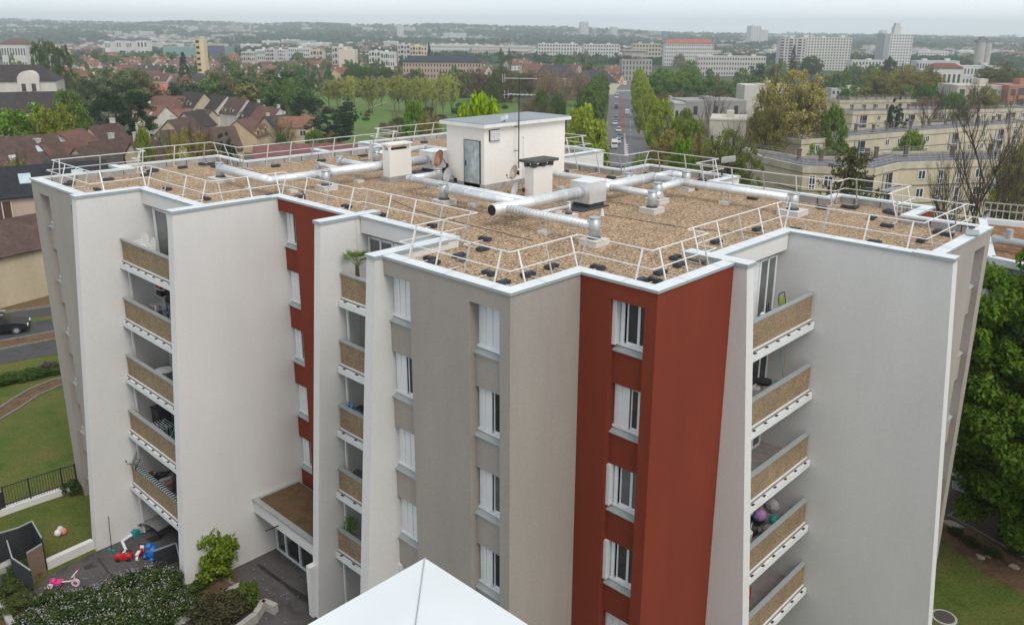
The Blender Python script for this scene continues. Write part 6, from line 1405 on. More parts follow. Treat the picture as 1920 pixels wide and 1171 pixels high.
# street lamps with curved arms
def lamp(px, py, ytop, label, side=-1, arm=3.0):
    p = onz(px, py, ZR); w_, _ = wu_of(p.x, p.y); top = atw(px, ytop, w_).z; e = empty('street_lamp', p, 0, label, 'street lamp', 'curved street lamps on the avenue')
    mb = MB(); H = top-1.2; mb.tube(p, (p.x,p.y,H), .10, 8, 0, .07); pts = []
    for k in range(7): t = k/6*math.pi/2; q = p+RT*(side*arm*math.sin(t)); pts.append((q.x+0, q.y, H+1.2*(1-math.cos(t))**.0*math.sin(t)))
    mb.path([(p.x,p.y,H)]+pts, .055, 6); mb.build('pole', M_GALV2, e); q = pts[-1]; mb = MB(); mb.obox((q[0]+RT.x*side*.3,q[1]+RT.y*side*.3,q[2]-.05), RT*.4, FW*.15, (0,0,.07)); mb.build('lamp_head', M_SILL, e)
lamp(1205,238,176,'curved street lamp farthest along the avenue'); lamp(1221,262,219,'curved street lamp in the middle, right of the avenue'); lamp(1232,290,246,'nearest curved street lamp, just over the far guard rail')
# meadow, court, allotments
def tsheet(name, pts, dz, m, label, n_=10):
    """sheet that follows the terrain: bilinear patch over four photograph corners"""
    P_ = [onground(x, y)[0] for x, y in pts]; mb = MB()
    for i in range(n_+1):
        for j in range(n_+1):
            q = P_[0].lerp(P_[1], i/n_).lerp(P_[3].lerp(P_[2], i/n_), j/n_); w_, u_ = wu_of(q.x, q.y); mb.v.append((q.x,q.y,gz(w_,u_)+dz))
    for i in range(n_):
        for j in range(n_): k = i*(n_+1)+j; mb.f.append((k,k+n_+1,k+n_+2,k+1)); mb.m.append(0)
    return tag(mb.build(name, m, smooth=True), label, kind='structure')
M_MEAD = blend_ground('meadow', [(.07,.16,.028),(.09,.19,.03),(.13,.17,.055),(.08,.14,.03)], .03, 1.2, amt=.3, gb=.5)
tsheet('meadow', [(600,300),(1010,300),(960,168),(600,180)], .25, M_MEAD, 'bright green meadow behind the roof', 24)
tsheet('meadow', [(540,182),(690,182),(640,158),(540,160)], .3, M_MEAD, 'strip of grass by the parked cars')
tsheet('meadow', [(1000,240),(1128,255),(1130,190),(1000,190)], .3, M_MEAD, 'grass beside the avenue')
tsheet('playing_field', [(790,168),(878,165),(860,152),(795,153)], .45, mat('dry_pitch', (.30,.22,.085), .9, var=.2, scale=.1), 'dry yellow playing field')
tsheet('sports_court', [(872,184),(942,178),(925,170),(868,175)], .5, mat('court_surface', (.22,.25,.30), .8, var=.1, scale=.1), 'blue-grey sports court')
tsheet('path', [(690,205),(724,193),(727,193),(696,205)], .45, mat('pale_path', (.32,.36,.20), .9), 'pale path across the meadow', 4)
for k in range(7): tsheet('furrow', [(768+k*9,202),(771+k*9,202),(790+k*9,190),(788+k*9,190)], .5, M_SOIL, 'brown furrow of the allotment', 3)
P_ = [onground(x, y)[0] for x, y in ((878,176),(900,174),(936,171),(936,166),(905,170))]; fe = empty('court_fence', P_[0], 0, 'tall mesh fence round the blue-grey sports court', 'fence')
mb = MB()
for a, b in zip(P_, P_[1:]):
    L_ = (b-a).length; k = 0
    while k < L_: p = a.lerp(b,k/L_); mb.bar(p,(p.x,p.y,p.z+5),.05); k += 1.5
    for zz in (.2,2.5,5): mb.bar((a.x,a.y,a.z+zz),(b.x,b.y,b.z+zz),.04)
mb.build('fence_mesh', M_ALUG, fe)
# ------------------------------------------------------------------ small things near by
M_PINK = mat('pink_plastic', (.62,.05,.22), .4, var=.05); M_REDP = mat('red_plastic', (.50,.02,.025), .4, var=.05); M_BLUE = mat('blue_plastic', (.02,.16,.50), .45, var=.05)
M_TEAL = mat('teal_plastic', (.02,.25,.24), .5); M_WP = mat('garden_plastic', (.74,.74,.72), .5, var=.03); M_GRN = mat('green_canvas', (.22,.30,.05), .8, var=.1); M_CLOTH = mat('grey_cloth', (.28,.27,.27), .95, var=.25, scale=9, bump=.5, bscale=14)
M_LILA = mat('lilac_cloth', (.38,.20,.42), .9); M_LBLUE = mat('light_blue_cloth', (.20,.42,.58), .9, var=.2, scale=12); M_WOODS = mat('wooden_handle', (.42,.25,.12), .7); M_TERR = mat('terracotta', (.30,.12,.07), .85)
BA, BB, BC = BAYS[0:5], BAYS[5:10], BAYS[10:15]
def bp(b, a, out, dz=0):
    """floor point in a loggia: a along it, out metres inside its parapet"""
    f, k, zf, reach, L_, dep = b; p = f(a, reach-out, zf+dz); return Vector(p)
def axes(b): f = b[0]; o_ = Vector(f(0,0,0)); return (Vector(f(1,0,0))-o_), (Vector(f(0,1,0))-o_)
def chair_stack(p, face, n_, label):
    e = empty('garden_chair', p, face, label, 'chair stack', 'stacked white garden chairs')
    for k in range(n_):
        z = .07*k; mb = MB(); mb.box(-.25,.22,-.24,.24,.40+z,.44+z)
        for i in range(8): a_ = math.pi*(i+.5)/8; h = .86+.10*math.sin(a_); mb.bar((-.24,.22*math.cos(a_)*.9,.44+z),(-.33,.24*math.cos(a_),h+z),.009,r2=.014)
        pts = [(-.33-.0*i,.25*math.cos(math.pi*i/8),.76+.2*math.sin(math.pi*i/8)+z) for i in range(9)]; mb.path([(-.2,.25,.42+z)]+pts+[(-.2,-.25,.42+z)], .018, 6)
        mb.build('seat', M_WP, e, local=True); mb = MB()
        for sy in (-.25,.25): mb.path([(-.3,sy,.66+z),(.18,sy,.65+z),(.22,sy,.4+z)], .022, 6)
        mb.build('armrest', M_WP, e, local=True)
        if k == 0:
            for sx in (-.22,.2):
                for sy in (-.22,.22): mb = MB(); mb.tube((sx,sy,0),(sx*.95,sy*.95,.42),.022,6); mb.build('leg', M_WP, e, local=True)
chair_stack(bp(BA[0],.75,.45), -math.pi/2+.2, 5, 'stack of white plastic garden chairs on the top left balcony, left one'); chair_stack(bp(BA[0],1.35,.5), -math.pi/2-.1, 4, 'stack of white plastic garden chairs on the top left balcony, right one')
# shelf with shoes
p = bp(BA[1],.9,1.3); e = empty('shelf_rack', p, 0, 'white wall shelf with dark and red things on the second left balcony', 'shelf'); mb = MB()
for z in (1.0,1.35,1.7,2.05): mb.box(p.x-.3,p.x+.3,p.y-.12,p.y+.12,p.z+z,p.z+z+.03)
mb.box(p.x-.32,p.x-.3,p.y-.12,p.y+.12,p.z+1,p.z+2.1); mb.build('shelf', M_WP, e); mb = MB()
for i, z in enumerate((1.03,1.38,1.73)): mb.box(p.x-.26,p.x+.2,p.y-.1,p.y+.1,p.z+z,p.z+z+.2,i == 1)
mb.build('shoes', [M_BLACK, M_REDP], e)
def drying(p, L_, cols, label, yaw=0):
    e = empty('drying_rack', p, yaw, label, 'drying rack'); mb = MB(); h = 1.0
    for sx in (-L_/2,L_/2): mb.path([(sx,-.3,0),(sx,.3,h)], .012, 5); mb.path([(sx,.3,0),(sx,-.3,h)], .012, 5)
    for k in range(6): mb.bar((-L_/2,-.3+.12*k,h),(L_/2,-.3+.12*k,h),.006)
    mb.build('frame', M_ALU, e, local=True)
    for i, c_ in enumerate(cols): x = -L_/2+.1+i*(L_-.2)/max(1,len(cols)-1); mb = MB(); mb.obox((x,-.3+.12*(i%5),h-.28),(.13,0,0),(.0,.012,0),(.02,.01,.28)); mb.build('garment', c_, e, local=True)
drying(bp(BA[1],2.3,.7), 1.2, [M_CLOTH,M_WP,M_BLACK,M_LBLUE,M_CLOTH,M_BLACK], 'drying rack with dark and pale clothes on the second left balcony')
e = empty('bag', bp(BA[1],2.2,.25), 0, 'crumpled blue bag on the second left balcony', 'bag'); mb = MB(); mb.ball((0,0,.12),.2,0,9,6,(1.2,.9,.7)); mb.build('cloth', M_BLUE, e, local=True)
p = bp(BA[2],2.3,.7); e = empty('round_table', p, 0, 'round beige table on the third left balcony', 'table'); mb = MB(); mb.tube((0,0,.70),(0,0,.74),.42,20); mb.build('table_top', M_TRIM, e, local=True); mb = MB(); mb.tube((0,0,0),(0,0,.7),.05,8); mb.build('leg', M_TRIM, e, local=True)
e = empty('plastic_bag', bp(BA[2],2.6,.2), 0, 'bright red bag beside the round table', 'bag'); mb = MB(); mb.ball((0,0,.45),.22,0,9,6,(.9,.9,1.6)); mb.build('cloth', M_REDP, e, local=True)
e = empty('folding_chair', bp(BA[2],.8,.4), 0, 'small grey folding chair at the left end of the third left balcony', 'chair'); mb = MB(); mb.box(-.2,.2,-.2,.2,.42,.45); mb.build('seat', M_ALUG, e, local=True); mb = MB(); mb.path([(-.2,-.2,0),(-.2,.2,.85),(.2,.2,.85),(.2,-.2,0)], .015, 5); mb.build('frame', M_ALUG, e, local=True)
e = empty('storage_bin', bp(BA[3],1.3,.9), 0, 'tall black storage box on the fourth left balcony', 'box'); mb = MB(); mb.box(-.3,.5,-.3,.3,0,1.25); mb.box(-.33,.53,-.33,.33,1.25,1.32); mb.build('body', M_SCR, e, local=True)
drying(bp(BA[3],2.6,.45), 1.1, [M_WP,M_LILA,M_TEAL,M_CLOTH,M_TEAL,M_LBLUE], 'drying rack with green and lilac washing on the fourth left balcony')
q = bp(BA[4],.45,-.05,1.45); dish(q.x, q.y, q.z, .36, -2.3, WHD, 'white satellite dish on the lowest left balcony rail', (-.1,.1,-.4))
mb = MB(); q = bp(BA[4],0,-.1,1.05); mb.bar(q,(q.x-.5,q.y-.25,q.z+.1),.015); mb.ball((q.x-.5,q.y-.25,q.z+.1),.06,0,6,4); tag(mb.build('camera_arm', M_BLACK), 'short black arm with a knob sticking out at the lowest left balcony', 'bracket')
f, k, zf, reach, L_, dep = BA[4]; mb = MB(); pr = random.Random(3)
for i in range(44):
    a = .6+i*.105; m_ = i % 2; mb.obox(f(a, reach+.0, zf+1.09),(.05,0,0),(0,.10,0),(0,0,.02+.01*m_),m_)
tag(mb.build('foil_strip', [mat('foil', (.45,.62,.60), .35, metal=.3), M_BLACK]), 'shiny twisted foil strip wound along the lowest left balcony rail', 'foil')
for i, (a, o_, m_, sc, lb) in enumerate(((1.1,.4,M_TERR,.22,'reddish pile of leaves and pots'),(1.7,.6,M_BLACK,.34,'black bag heap'),(2.3,.5,M_CLOTH,.30,'grey box-like bundle'),(2.8,.35,M_TERR,.2,'small brown bundle'))):
    e = empty('clutter_bundle', bp(BA[4],a,o_), .4*i, lb+' on the lowest left balcony', 'bundle'); mb = MB(); mb.ball((0,0,.5),sc,0,8,5,(1.3,.8,1.5)); mb.obox((.1,0,.9),(sc,.0,.1),(0,sc*.6,0),(0,0,.02)); mb.build('cloth', m_, e, local=True)
# palm, closed sunshade, plants on the middle loggia
p = bp(BB[0],.55,.35); e = empty('potted_palm', p, 0, 'fan palm in a pot on the top middle balcony', 'potted plant'); e.scale = (1.0,1.0,1.2); mb = MB(); mb.tube((0,0,.0),(0,0,.5),.22,12,0,.28); mb.build('pot', M_TERR, e, local=True); mb = MB(); mb.tube((0,0,.5),(.0,0,1.15),.10,8,0,.07); mb.build('trunk', M_BARK, e, local=True)
mb = MB(); pr = random.Random(4)
for i in range(9):
    t = i*.8; el = .5+pr.random()*.6; d_ = Vector((math.cos(t)*math.cos(el),math.sin(t)*math.cos(el),math.sin(el))); c_ = Vector((0,0,1.1))+d_*.45; mb.tube((0,0,1.1), c_, .012, 4); s_ = d_.cross(Vector((0,0,1))).normalized(); u_ = s_.cross(d_)
    for j in range(11): a_ = (j-5)*.24; dd = d_*math.cos(a_)+s_*math.sin(a_); tip = c_+dd*.36+Vector((0,0,-.06*abs(j-5)/5)); w_ = s_*math.cos(a_)*.02-d_*math.sin(a_)*.02; mb.poly([c_, c_+dd*.2+w_, tip, c_+dd*.2-w_])
mb.build('fronds', mat('palm_green', (.13,.20,.03), .6, var=.3), e, local=True)
p = bp(BB[0],1.35,.3); e = empty('sunshade', p, 0, 'folded dark grey sunshade beside the fan palm', 'parasol'); mb = MB(); mb.tube((0,0,.2),(.12,0,1.5),.17,10,0,.02); mb.build('canopy', M_SCR, e, local=True); mb = MB(); mb.tube((0,0,0),(.13,0,1.6),.02,6); mb.build('pole', M_ALUG, e, local=True)
for i in range(4): e = empty('bottle', bp(BB[2],.25+.13*i,.2), 0, 'blue and clear bottle on the third middle balcony, %s' % ('leftmost','second','third','rightmost')[i], 'bottle', 'bottles on the balcony'); mb = MB(); mb.tube((0,0,.85),(0,0,1.1),.05,8); mb.tube((0,0,1.1),(0,0,1.2),.03,8,0,.015); mb.build('glass_body', M_BLUE if i % 2 else M_LBLUE, e, local=True)
e = empty('toy_box', bp(BB[2],1.1,.25), 0, 'small dark and turquoise box on the third middle balcony', 'box'); mb = MB(); mb.box(-.18,.18,-.15,.15,.7,1.2); mb.box(-.2,.2,-.17,.17,1.0,1.1,1); mb.build('body', [M_BLACK, M_TEAL], e, local=True)
e = empty('dark_cloth', bp(BB[3],1.0,.3), 0, 'dark cloth heap on the fourth middle balcony', 'cloth'); mb = MB(); mb.ball((0,0,.7),.4,0,9,6,(1.2,.5,1.2)); mb.build('fabric', M_SCR, e, local=True)
def bush(p, h, w_, col, label, name='bush', cat='bush', group=None, kitname='bush'):
    e = empty(name, p, RNG.random()*6, label, cat, group); c_ = link('foliage', KIT[kitname][0], e, True); c_.scale = (w_,w_,h); c_.color = (*col,1); return e
e = empty('potted_plant', bp(BB[4],.45,.3), 0, 'leafy green plant rising over the lowest middle balcony', 'potted plant'); c_ = link('foliage', KIT['twiggy'][0], e, True); c_.scale = (.7,.7,1.1); c_.location.z = .7; c_.color = (.10,.18,.03,1); mb = MB(); mb.tube((0,0,0),(0,0,.7),.18,10); mb.build('pot', M_TERR, e, local=True)
# right loggia
p = bp(BC[0],3.3,.35); e = empty('folding_chair', p, math.pi/2, 'lime-green folding chair with a dark tube frame on the top right balcony', 'chair'); mb = MB(); mb.obox((.0,.05,.85),(.22,0,0),(0,.06,.30),(0,.01,-.003)); mb.build('back_cloth', M_GRN, e, local=True); mb = MB(); mb.path([(-.25,-.1,0),(-.25,.05,1.0),(-.2,.1,1.28),(.2,.1,1.28),(.25,.05,1.0),(.25,-.1,0)], .018, 6); mb.build('frame', M_BLACK, e, local=True); mb = MB(); mb.box(-.22,.22,-.35,.05,.42,.46); mb.build('seat', M_GRN, e, local=True)
e = empty('crate', bp(BC[0],2.5,.3), .3, 'small black crate on the top right balcony', 'crate'); mb = MB()
for z in (.55,.68,.8): 
    for a,b in (((-.22,-.16),(.22,-.16)),((.22,-.16),(.22,.16)),((.22,.16),(-.22,.16)),((-.22,.16),(-.22,-.16))): mb.bar((*a,z),(*b,z),.012)
for x,y in ((-.22,-.16),(.22,-.16),(.22,.16),(-.22,.16)): mb.bar((x,y,.5),(x,y,1.05),.014)
mb.build('lattice', M_BLACK, e, local=True)
e = empty('box', bp(BC[0],2.0,.3), .2, 'small beige box beside the black crate', 'box'); mb = MB(); mb.box(-.2,.2,-.13,.13,.6,.85); mb.box(-.06,.06,-.05,.05,.85,.89,1); mb.build('body', [M_TRIM, M_BLACK], e, local=True)
p = bp(BC[1],2.3,.55); e = empty('dustbin', p, 0, 'grey dustbin with a black bag over its rim on the second right balcony', 'bin'); mb = MB(); mb.tube((0,0,.0),(0,0,.95),.20,16,0,.26); mb.build('body', M_ALUG, e, local=True); mb = MB(); mb.tube((0,0,.9),(0,0,1.0),.27,16,0,.30); mb.tube((0,0,1.0),(0,0,1.01),.2,12,0,.2); mb.build('bag', M_BLACK, e, local=True)
for i, (a, m_, lb) in enumerate(((3.75,M_TEAL,'teal broom handle leaning in the corner of the second right balcony'),(4.05,M_WOODS,'brown broom handle leaning in the corner of the second right balcony'))):
    q = bp(BC[1],a,.35); q2 = bp(BC[1],a+.35,.9,1.75); mb = MB(); mb.tube(q, q2, .016, 6); mb.obox(q+Vector((0,0,.05)),(.15,0,0),(0,.04,0),(0,0,.05)); tag(mb.build('broom', m_), lb, 'broom')
e = empty('dustpan', bp(BC[1],3.1,.3), .5, 'teal dustpan on the second right balcony', 'dustpan'); mb = MB(); mb.obox((0,0,.75),(.2,0,.03),(0,.14,0),(0,0,.02)); mb.tube((.2,0,.76),(.42,0,.82),.02,6); mb.build('pan', M_TEAL, e, local=True)
p = bp(BC[1],1.3,.45); e = empty('patio_chair', p, .6, 'black metal chair with a grey cushion on the second right balcony', 'chair'); mb = MB(); mb.obox((0,0,.85),(.26,0,0),(0,.10,.02),(0,.0,.22)); mb.build('cushion', M_CLOTH, e, local=True); mb = MB()
for sx in (-.26,.26): mb.path([(sx,-.25,0),(sx,-.2,.5),(sx,.2,.5),(sx,.25,0)], .02, 5)
mb.build('frame', M_BLACK, e, local=True); e = empty('bag', bp(BC[1],.9,.2), 0, 'purple bag on the floor of the second right balcony', 'bag'); mb = MB(); mb.ball((0,0,.4),.22,0,8,5,(1,.8,1)); mb.build('cloth', M_LILA, e, local=True)
p = bp(BC[3],1.9,.9); e = empty('bucket', p, 0, 'white bucket with a stick in it on the fourth right balcony', 'bucket'); mb = MB(); mb.tube((0,0,0),(0,0,.55),.19,14,0,.24); mb.build('body', M_WP, e, local=True); mb = MB(); mb.bar((.05,0,.3),(.15,.1,.95),.015); mb.build('stick', M_ALU, e, local=True)
for i, (a, o_, z, m_, sc, lb) in enumerate(((2.5,1.0,.3,M_BLACK,.25,'black bag behind the white bucket'),(3.1,1.0,.65,M_LILA,.24,'lilac bag on the heap'),(3.5,.6,.4,M_TEAL,.24,'turquoise bag near the wall'),(3.8,.9,.8,M_CLOTH,.3,'grey-patterned bag on top of the heap'),(2.9,.5,.3,M_CLOTH,.26,'grey sack in the middle of the heap'),(2.6,1.2,.95,M_LBLUE,.18,'light blue bag high on the heap'),(2.7,.25,.15,M_WP,.18,'small white bag in front of the heap'),(3.3,1.2,.35,M_SCR,.3,'dark sack at the back of the heap'))):
    e = empty('bag', bp(BC[3],a,o_), i, lb+', fourth right balcony', 'bag', 'bags heaped on the fourth right balcony'); mb = MB(); mb.ball((0,0,z),sc,0,9,6,(1.1,.9,1.0)); mb.tube((0,0,z+sc*.8),(.02,0,z+sc*1.25),.05,6,0,.02); mb.build('cloth', m_, e, local=True)
e = empty('crate', bp(BC[4],2.5,1.25), 0, 'red crate at the back of the lowest visible right balcony', 'crate'); mb = MB(); mb.box(-.2,.2,-.15,.15,0,.5); mb.box(-.16,.16,-.12,.12,.5,.51,1); mb.build('body', [M_REDP, M_BLACK], e, local=True)
# terrace below the left loggia -------------------------------------
def ball_thing(px, py, r_, m, label):
    p = onz(px, py, .05); mb = MB(); mb.ball((p.x,p.y,r_+.02), r_, 0, 14, 9, (1,1,1.15)); mb.tube((p.x,p.y,.02),(p.x,p.y,.06),.02,6); tag(mb.build('balloon', m, smooth=True), label, 'balloon', 'three balloons on the small lawn')
ball_thing(109,1003,.16,M_WP,'white balloon nearest the screen on the small lawn'); ball_thing(114,996,.16,mat('clear_balloon', (.50,.55,.60), .3),'grey-blue balloon behind the other two'); ball_thing(120,1000,.16,mat('orange_balloon', (.62,.26,.17), .4),'orange balloon, rightmost of the three')
p = onz(210,1034,0); mb = MB(); mb.tube((p.x,p.y,.1),(p.x-.25,p.y+.15,1.75),.017,6); mb.obox((p.x,p.y,.07),(.22,.08,0),(0,.04,0),(0,0,.06),1); tag(mb.build('broom', [M_BLACK, M_TEAL]), 'black broom standing against the white fin on the terrace', 'broom')
a_, b_, c_ = onz(236,1028,.12), onz(229,1014,.12), onz(250,1001,.12); mb = MB(); mb.path([(a_.x,a_.y,.05),(b_.x,b_.y,.12),(c_.x,c_.y,.14)], .07, 10); tag(mb.build('drain_pipe', M_PVC), 'bent white plastic pipe at the foot of the white fin', 'pipe')
p = onz(255,1005,0); e = empty('toy_box', p, .3, 'small teal plastic box beside the white pipe', 'box'); mb = MB(); mb.box(-.18,.18,-.15,.15,0,.35); mb.box(-.2,.2,-.05,.05,.35,.4); mb.build('body', M_TEAL, e, local=True)
p = onz(288,998,0); e = empty('rug', p, .3, 'grey rug folded over a frame by the balcony wall', 'rug'); mb = MB(); n_ = 10
for i in range(n_):
    t0, t1 = i/n_, (i+1)/n_; z0, z1 = .45+.35*math.sin(t0*2.6), .45+.35*math.sin(t1*2.6); mb.poly([(-.7+t0*1.6,-.45,z0),(-.7+t1*1.6,-.45,z1),(-.6+t1*1.6,.45,z1),(-.6+t0*1.6,.45,z0)]); mb.poly([(-.7+t0*1.6,-.45,z0-.03),(-.6+t0*1.6,.45,z0-.03),(-.6+t1*1.6,.45,z1-.03),(-.7+t1*1.6,-.45,z1-.03)])
mb.build('fabric', M_CLOTH, e, local=True); mb = MB(); mb.path([(-.6,-.3,0),(-.5,-.3,.5),(.7,-.3,.55),(.8,-.3,0)], .02, 5); mb.build('frame', M_BLACK, e, local=True)
def toy_car(px, py, rz, m, label, L_=.75):
    p = onz(px, py, .04); e = empty('toy_car', p, rz, label, 'toy car'); l = L_/2; mb = MB(); mb.obox((0,0,.16),(l,0,0),(0,.17,0),(0,0,.08)); mb.ball((l*.55,0,.2),.17,0,10,6,(1.1,1,.7)); mb.ball((-l*.6,0,.22),.17,0,10,6,(1,1,.8)); mb.box(-.12,.1,-.12,.12,.24,.3); mb.build('body', m, e, local=True, smooth=False)
    for sx in (-l*.65,l*.65):
        for sy in (-.17,.17): mb = MB(); mb.tube((sx,sy-.03,.09),(sx,sy+.03,.09),.09,12); mb.build('wheel', M_BLACK, e, local=True)
    mb = MB(); mb.path([(.14,0,.28),(.05,0,.42)], .015, 5); mb.tube((.05,-.01,.42),(.04,-.01,.44),.09,12); mb.build('steering_wheel', M_WP, e, local=True); return e
toy_car(233,1048,.9,M_REDP,'red ride-on toy car, left one of the two red toys')
p = onz(264,1044,.04); e = empty('toy_motorbike', p, 2.3, 'red and white ride-on toy motorbike beside the blue toy', 'toy motorbike'); mb = MB(); mb.obox((0,0,.26),(.3,0,.03),(0,.08,0),(0,0,.09)); mb.obox((-.2,0,.36),(.14,0,.02),(0,.07,0),(0,0,.03),1); mb.obox((.22,0,.36),(.06,0,.12),(0,.09,0),(0,0,.05),1); mb.build('body', [M_REDP, M_WP], e, local=True)
for sx in (-.27,.3): mb = MB(); mb.tube((sx,-.05,.13),(sx,.05,.13),.13,14); wl = mb.build('wheel', M_WP, e, local=True); mb = MB(); mb.tube((sx,-.055,.13),(sx,.055,.13),.06,10); mb.build('hub', M_REDP, wl, local=True)
mb = MB(); mb.bar((.26,-.2,.52),(.26,.2,.52),.018); mb.build('handlebar', M_BLACK, e, local=True)
p = onz(286,1046,.04); e = empty('toy_playhouse', p, .2, 'rounded blue plastic toy seat on the terrace', 'toy'); mb = MB(); mb.ball((0,0,.36),.33,0,14,9,(1,.85,1.15)); mb.ball((0,-.1,.7),.17,0,10,6); 
for sx in (-.25,.25): mb.ball((sx,-.2,.12),.12,0,8,5)
mb.build('shell', M_BLUE, e, local=True, smooth=True); mb = MB()
for sx in (-.1,.1): mb.tube((sx,-.30,.5),(sx,-.33,.5),.03,8)
mb.build('knob', M_BLACK, e, local=True)
p = onz(122,1098,.04); e = empty('toy_scooter', p, .75, 'pink and white toy tricycle lying at the lower left of the terrace', 'toy tricycle'); mb = MB(); mb.obox((-.35,0,.2),(.26,0,0),(0,.16,0),(0,0,.06)); mb.ball((-.5,0,.28),.17,0,10,6,(1,.9,.6)); mb.build('seat', M_PINK, e, local=True); mb = MB(); mb.path([(-.3,0,.2),(.15,0,.25),(.45,0,.3),(.5,0,.6)], .03, 8); mb.build('frame', M_WP, e, local=True); mb = MB(); mb.bar((.5,-.25,.62),(.5,.25,.62),.02); mb.tube((.5,-.25,.62),(.5,-.4,.62),.028,8,1); mb.tube((.5,.25,.62),(.5,.4,.62),.028,8,1); mb.build('handlebar', [M_WP, M_PINK], e, local=True)
for x, y, r_ in ((-.55,-.2,.12),(-.55,.2,.12),(.5,0,.19)): mb = MB(); mb.tube((x,y-.03,r_),(x,y+.03,r_),r_,16); wl = mb.build('wheel', M_WP, e, local=True); mb = MB(); mb.tube((x,y-.035,r_),(x,y+.035,r_),r_*.5,10); mb.build('hub', M_PINK, wl, local=True)
# dark cracks and damp stains on the tarmac
def stain(pts, label, name='stain', m=None, z=.042): 
    mb = MB(); P_ = [onz(x, y, z) for x, y in pts]; mb.poly(P_); o = mb.build(name, m or mat('damp_stain', (.030,.028,.027), .6, var=.3, scale=3)); tag(o, label, kind='structure')
stain([(215,1040),(232,1028),(248,1030),(243,1036),(226,1042)], 'damp stain'); stain([(230,1035),(248,1031),(247,1034),(232,1041)], 'damp stain', z=.046)
stain([(290,1003),(312,1000),(300,1012),(283,1016),(272,1010)], 'dark damp patch under the rug')
stain([(480,1058),(487,1056),(520,1080),(548,1100),(582,1120),(582,1130),(560,1122),(530,1095),(505,1078)], 'dark wet trail before the entrance')
stain([(181,1045),(184,1044),(222,1090),(228,1101),(224,1101)], 'dark joint in the tarmac'); stain([(238,1062),(240,1062),(252,1078),(250,1079)], 'short dark joint in the tarmac'); stain([(155,1062),(176,1052),(172,1058),(182,1060),(160,1068)], 'damp stain by the low wall')
rn2 = random.Random(9); mb = MB()
for i in range(150):
    x, y = (rn2.gauss(490,40), rn2.gauss(1110,26)) if i < 90 else (rn2.gauss(240,60), rn2.gauss(1080,12)); q = onz(x, y, .045); s_ = rn2.uniform(.008,.03); t = rn2.uniform(0,3); mb.obox(q, (s_*math.cos(t),s_*math.sin(t),0), (-s_*.6*math.sin(t),s_*.6*math.cos(t),0), (0,0,.002))
tag(mb.build('litter_specks', mat('pale_specks', (.40,.38,.36), .9)), 'pale droppings and bits of litter on the tarmac', 'litter', kind='stuff')
# shrubs of the bottom left corner
fl = [(95, 1152, 1.23), (130, 1165, 1.33), (165, 1152, 1.33), (200, 1142, 1.33), (235, 1132, 1.42), (265, 1126, 1.52), (295, 1120, 1.52), (110, 1185, 1.33), (150, 1190, 1.42), (190, 1180, 1.42), (230, 1170, 1.52), (270, 1160, 1.52), (305, 1155, 1.42), (330, 1150, 1.14), (80, 1210, 1.33), (130, 1220, 1.33), (180, 1215, 1.42), (225, 1205, 1.42), (265, 1195, 1.33), (295, 1180, 1.23), (60, 1190, 1.14)]
KIT['flowers'] = (crown('blossoms', 60, 7, .16, .014, 'round', .8), None)
for i, (x, y, s_) in enumerate(fl):
    p = onz(x, y+6, 0); e = bush(p, s_*.95, s_*1.35, rn2.choice([(.050,.075,.022),(.060,.085,.028),(.042,.065,.02)]), 'white-flowering shrub of the bed below the terrace', 'flowering_shrub', 'shrub', 'white-flowering shrubs of the bed')
    c_ = link('blossom', KIT['flowers'][0], e, True); c_.scale = (s_*1.35,s_*1.35,s_*1.05); c_.color = (.30,.30,.28,1)
e = bush(onz(405,1083,0), 2.4, 2.0, (.13,.18,.02), 'bright yellow-green bush at the foot of the tall white wall'); t_ = link('trunk', KIT['leafy'][1], e, True); t_.scale = (1.5,1.5,2.2); t_.color = (.08,.06,.05,1)
for i, (x, y, h, w_, c_, lb) in enumerate(((430,1155,1.1,1.8,(.07,.065,.035),'olive-brown spreading shrub in the planter by the entrance'),(400,1165,1.0,1.8,(.06,.06,.03),'low dull shrub left of the olive-brown one'),(462,1142,1.3,1.1,(.09,.13,.025),'fresh green shrub at the tip of the entrance planter'),(370,1090,.5,1.4,(.06,.10,.02),'low green plants between bush and flower bed'),(350,1115,.5,1.6,(.05,.09,.02),'low green ground plants beside the flowering shrubs'),(40,1085,.7,1.4,(.05,.075,.02),'weedy clump left of the black cloth screen'),(22,1115,.6,1.4,(.06,.08,.025),'green clump inside the curved edging'),(35,1140,.5,1.5,(.07,.085,.03),'second green clump inside the curved edging'),(140,922,.7,1.2,(.045,.075,.02),'ivy clump where the railing meets the grey wall'))): bush(onz(x, y, 0), h, w_, c_, lb)
# creeper on the garden wall, weeds on the bank
for i in range(14): x = -30+i*9; bush(onz(x, 489-abs(i-5)*.3, 0)+Vector((0,0,.6)), 1.9+.6*math.sin(i*1.7), 1.7, rn2.choice([(.10,.17,.03),(.08,.14,.03),(.12,.18,.05)]), 'green creeper clump on the long garden wall at the left edge', 'creeper', 'creeper', 'creeper on the garden wall')
for i in range(12): x = -10+i*11; bush(onz(x, 722-i*2.4, 0), .6, 1.6, rn2.choice([(.05,.09,.02),(.07,.11,.03)]), 'low hedge clump on the lawn above the curved path', 'bush', 'bush', 'low hedge above the curved path')
bush(onz(92,700,0), .9, 1.2, (.10,.08,.07), 'small reddish shrub in the grass near the grey wall')
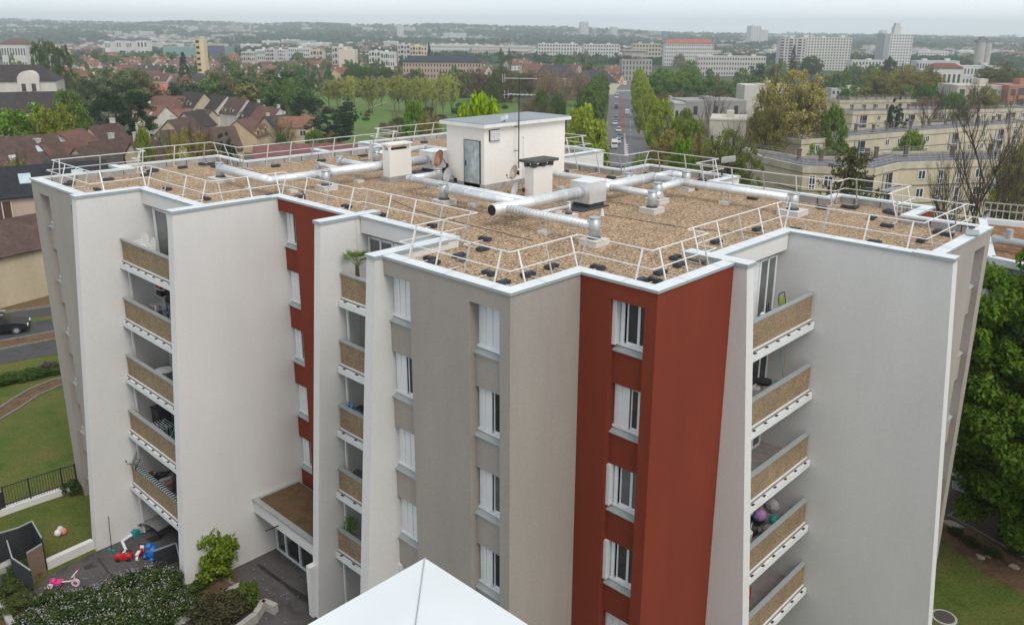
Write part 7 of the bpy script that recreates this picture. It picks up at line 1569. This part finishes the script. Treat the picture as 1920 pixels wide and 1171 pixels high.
# dark car on the road
p = onz(14, 622, .03); hd = (onz(175,600,0)-onz(-60,626,0)).normalized()
e = car(0,0,(.012,.013,.016),'black estate car with roof rails on the road at the left edge',p=p-hd*.6,head=hd,z=0,L_=4.5,W_=1.85,H_=1.62); mb = MB()
for sy in (-.62,.62): mb.bar((-1.5,sy,1.68),(.6,sy,1.68),.02)
mb.build('roof_rail', M_ALU, e, local=True)
# low plants on the right
for i, (x, y, h, w_) in enumerate(((1890,1010,.5,1.0),(1820,1020,.3,.8),(1860,1040,.35,.9),(1790,1000,.3,.7),(1905,1035,.4,.9))): bush(onz(x, y, 0), h, w_, (.06,.075,.03), 'low weed clump on the bare strip, %s' % ('by the pink stone','left of the flat stones','among the flat stones','nearest the wall foot','at the right edge')[i])
# ------------------------------------------------------------------ air
mb = MB(); cs = [wu(-110,-260),wu(-110,260),wu(5750,5000),wu(5750,-5200)]
mb.prism([(p.x,p.y) for p in cs], -17, 112); hz = mb.build('haze', bpy.data.materials.new('haze')); tag(hz, 'pale haze in the air', kind='stuff')
m = hz.data.materials[0]; m.use_nodes = True; t = m.node_tree; t.nodes.clear(); pv = t.nodes.new('ShaderNodeVolumePrincipled'); pv.inputs['Color'].default_value = (.90,.97,1,1); pv.inputs['Density'].default_value = .00026; pv.inputs['Anisotropy'].default_value = .5
mo = t.nodes.new('ShaderNodeOutputMaterial'); t.links.new(pv.outputs[0], mo.inputs['Volume'])

# ------------------------------------------------------------------ tell repeats apart in their labels
def px_of(p):
    w_ = p.x*FW.x+p.y*FW.y; u_ = p.x*RT.x+p.y*RT.y; return u_/max(w_, 1)
ORD = 'first second third fourth fifth sixth seventh eighth ninth tenth eleventh twelfth thirteenth fourteenth fifteenth sixteenth seventeenth eighteenth nineteenth twentieth'.split()+['twenty-'+q for q in 'first second third fourth fifth sixth seventh eighth ninth'.split()]
same = {}
for o in COL.objects:
    if o.parent is None and 'label' in o: same.setdefault(o['label'], []).append(o)
for lb, os_ in same.items():
    if 1 < len(os_) <= len(ORD):
        os_.sort(key=lambda o: px_of(o.matrix_basis.translation if o.matrix_basis.translation.length > .01 else Vector(o.bound_box[0])))
        for k, o in enumerate(os_):
            t = '%s, %s from left' % (lb, ORD[k])
            if len(t.replace(',', ' ').split()) <= 16: o['label'] = t
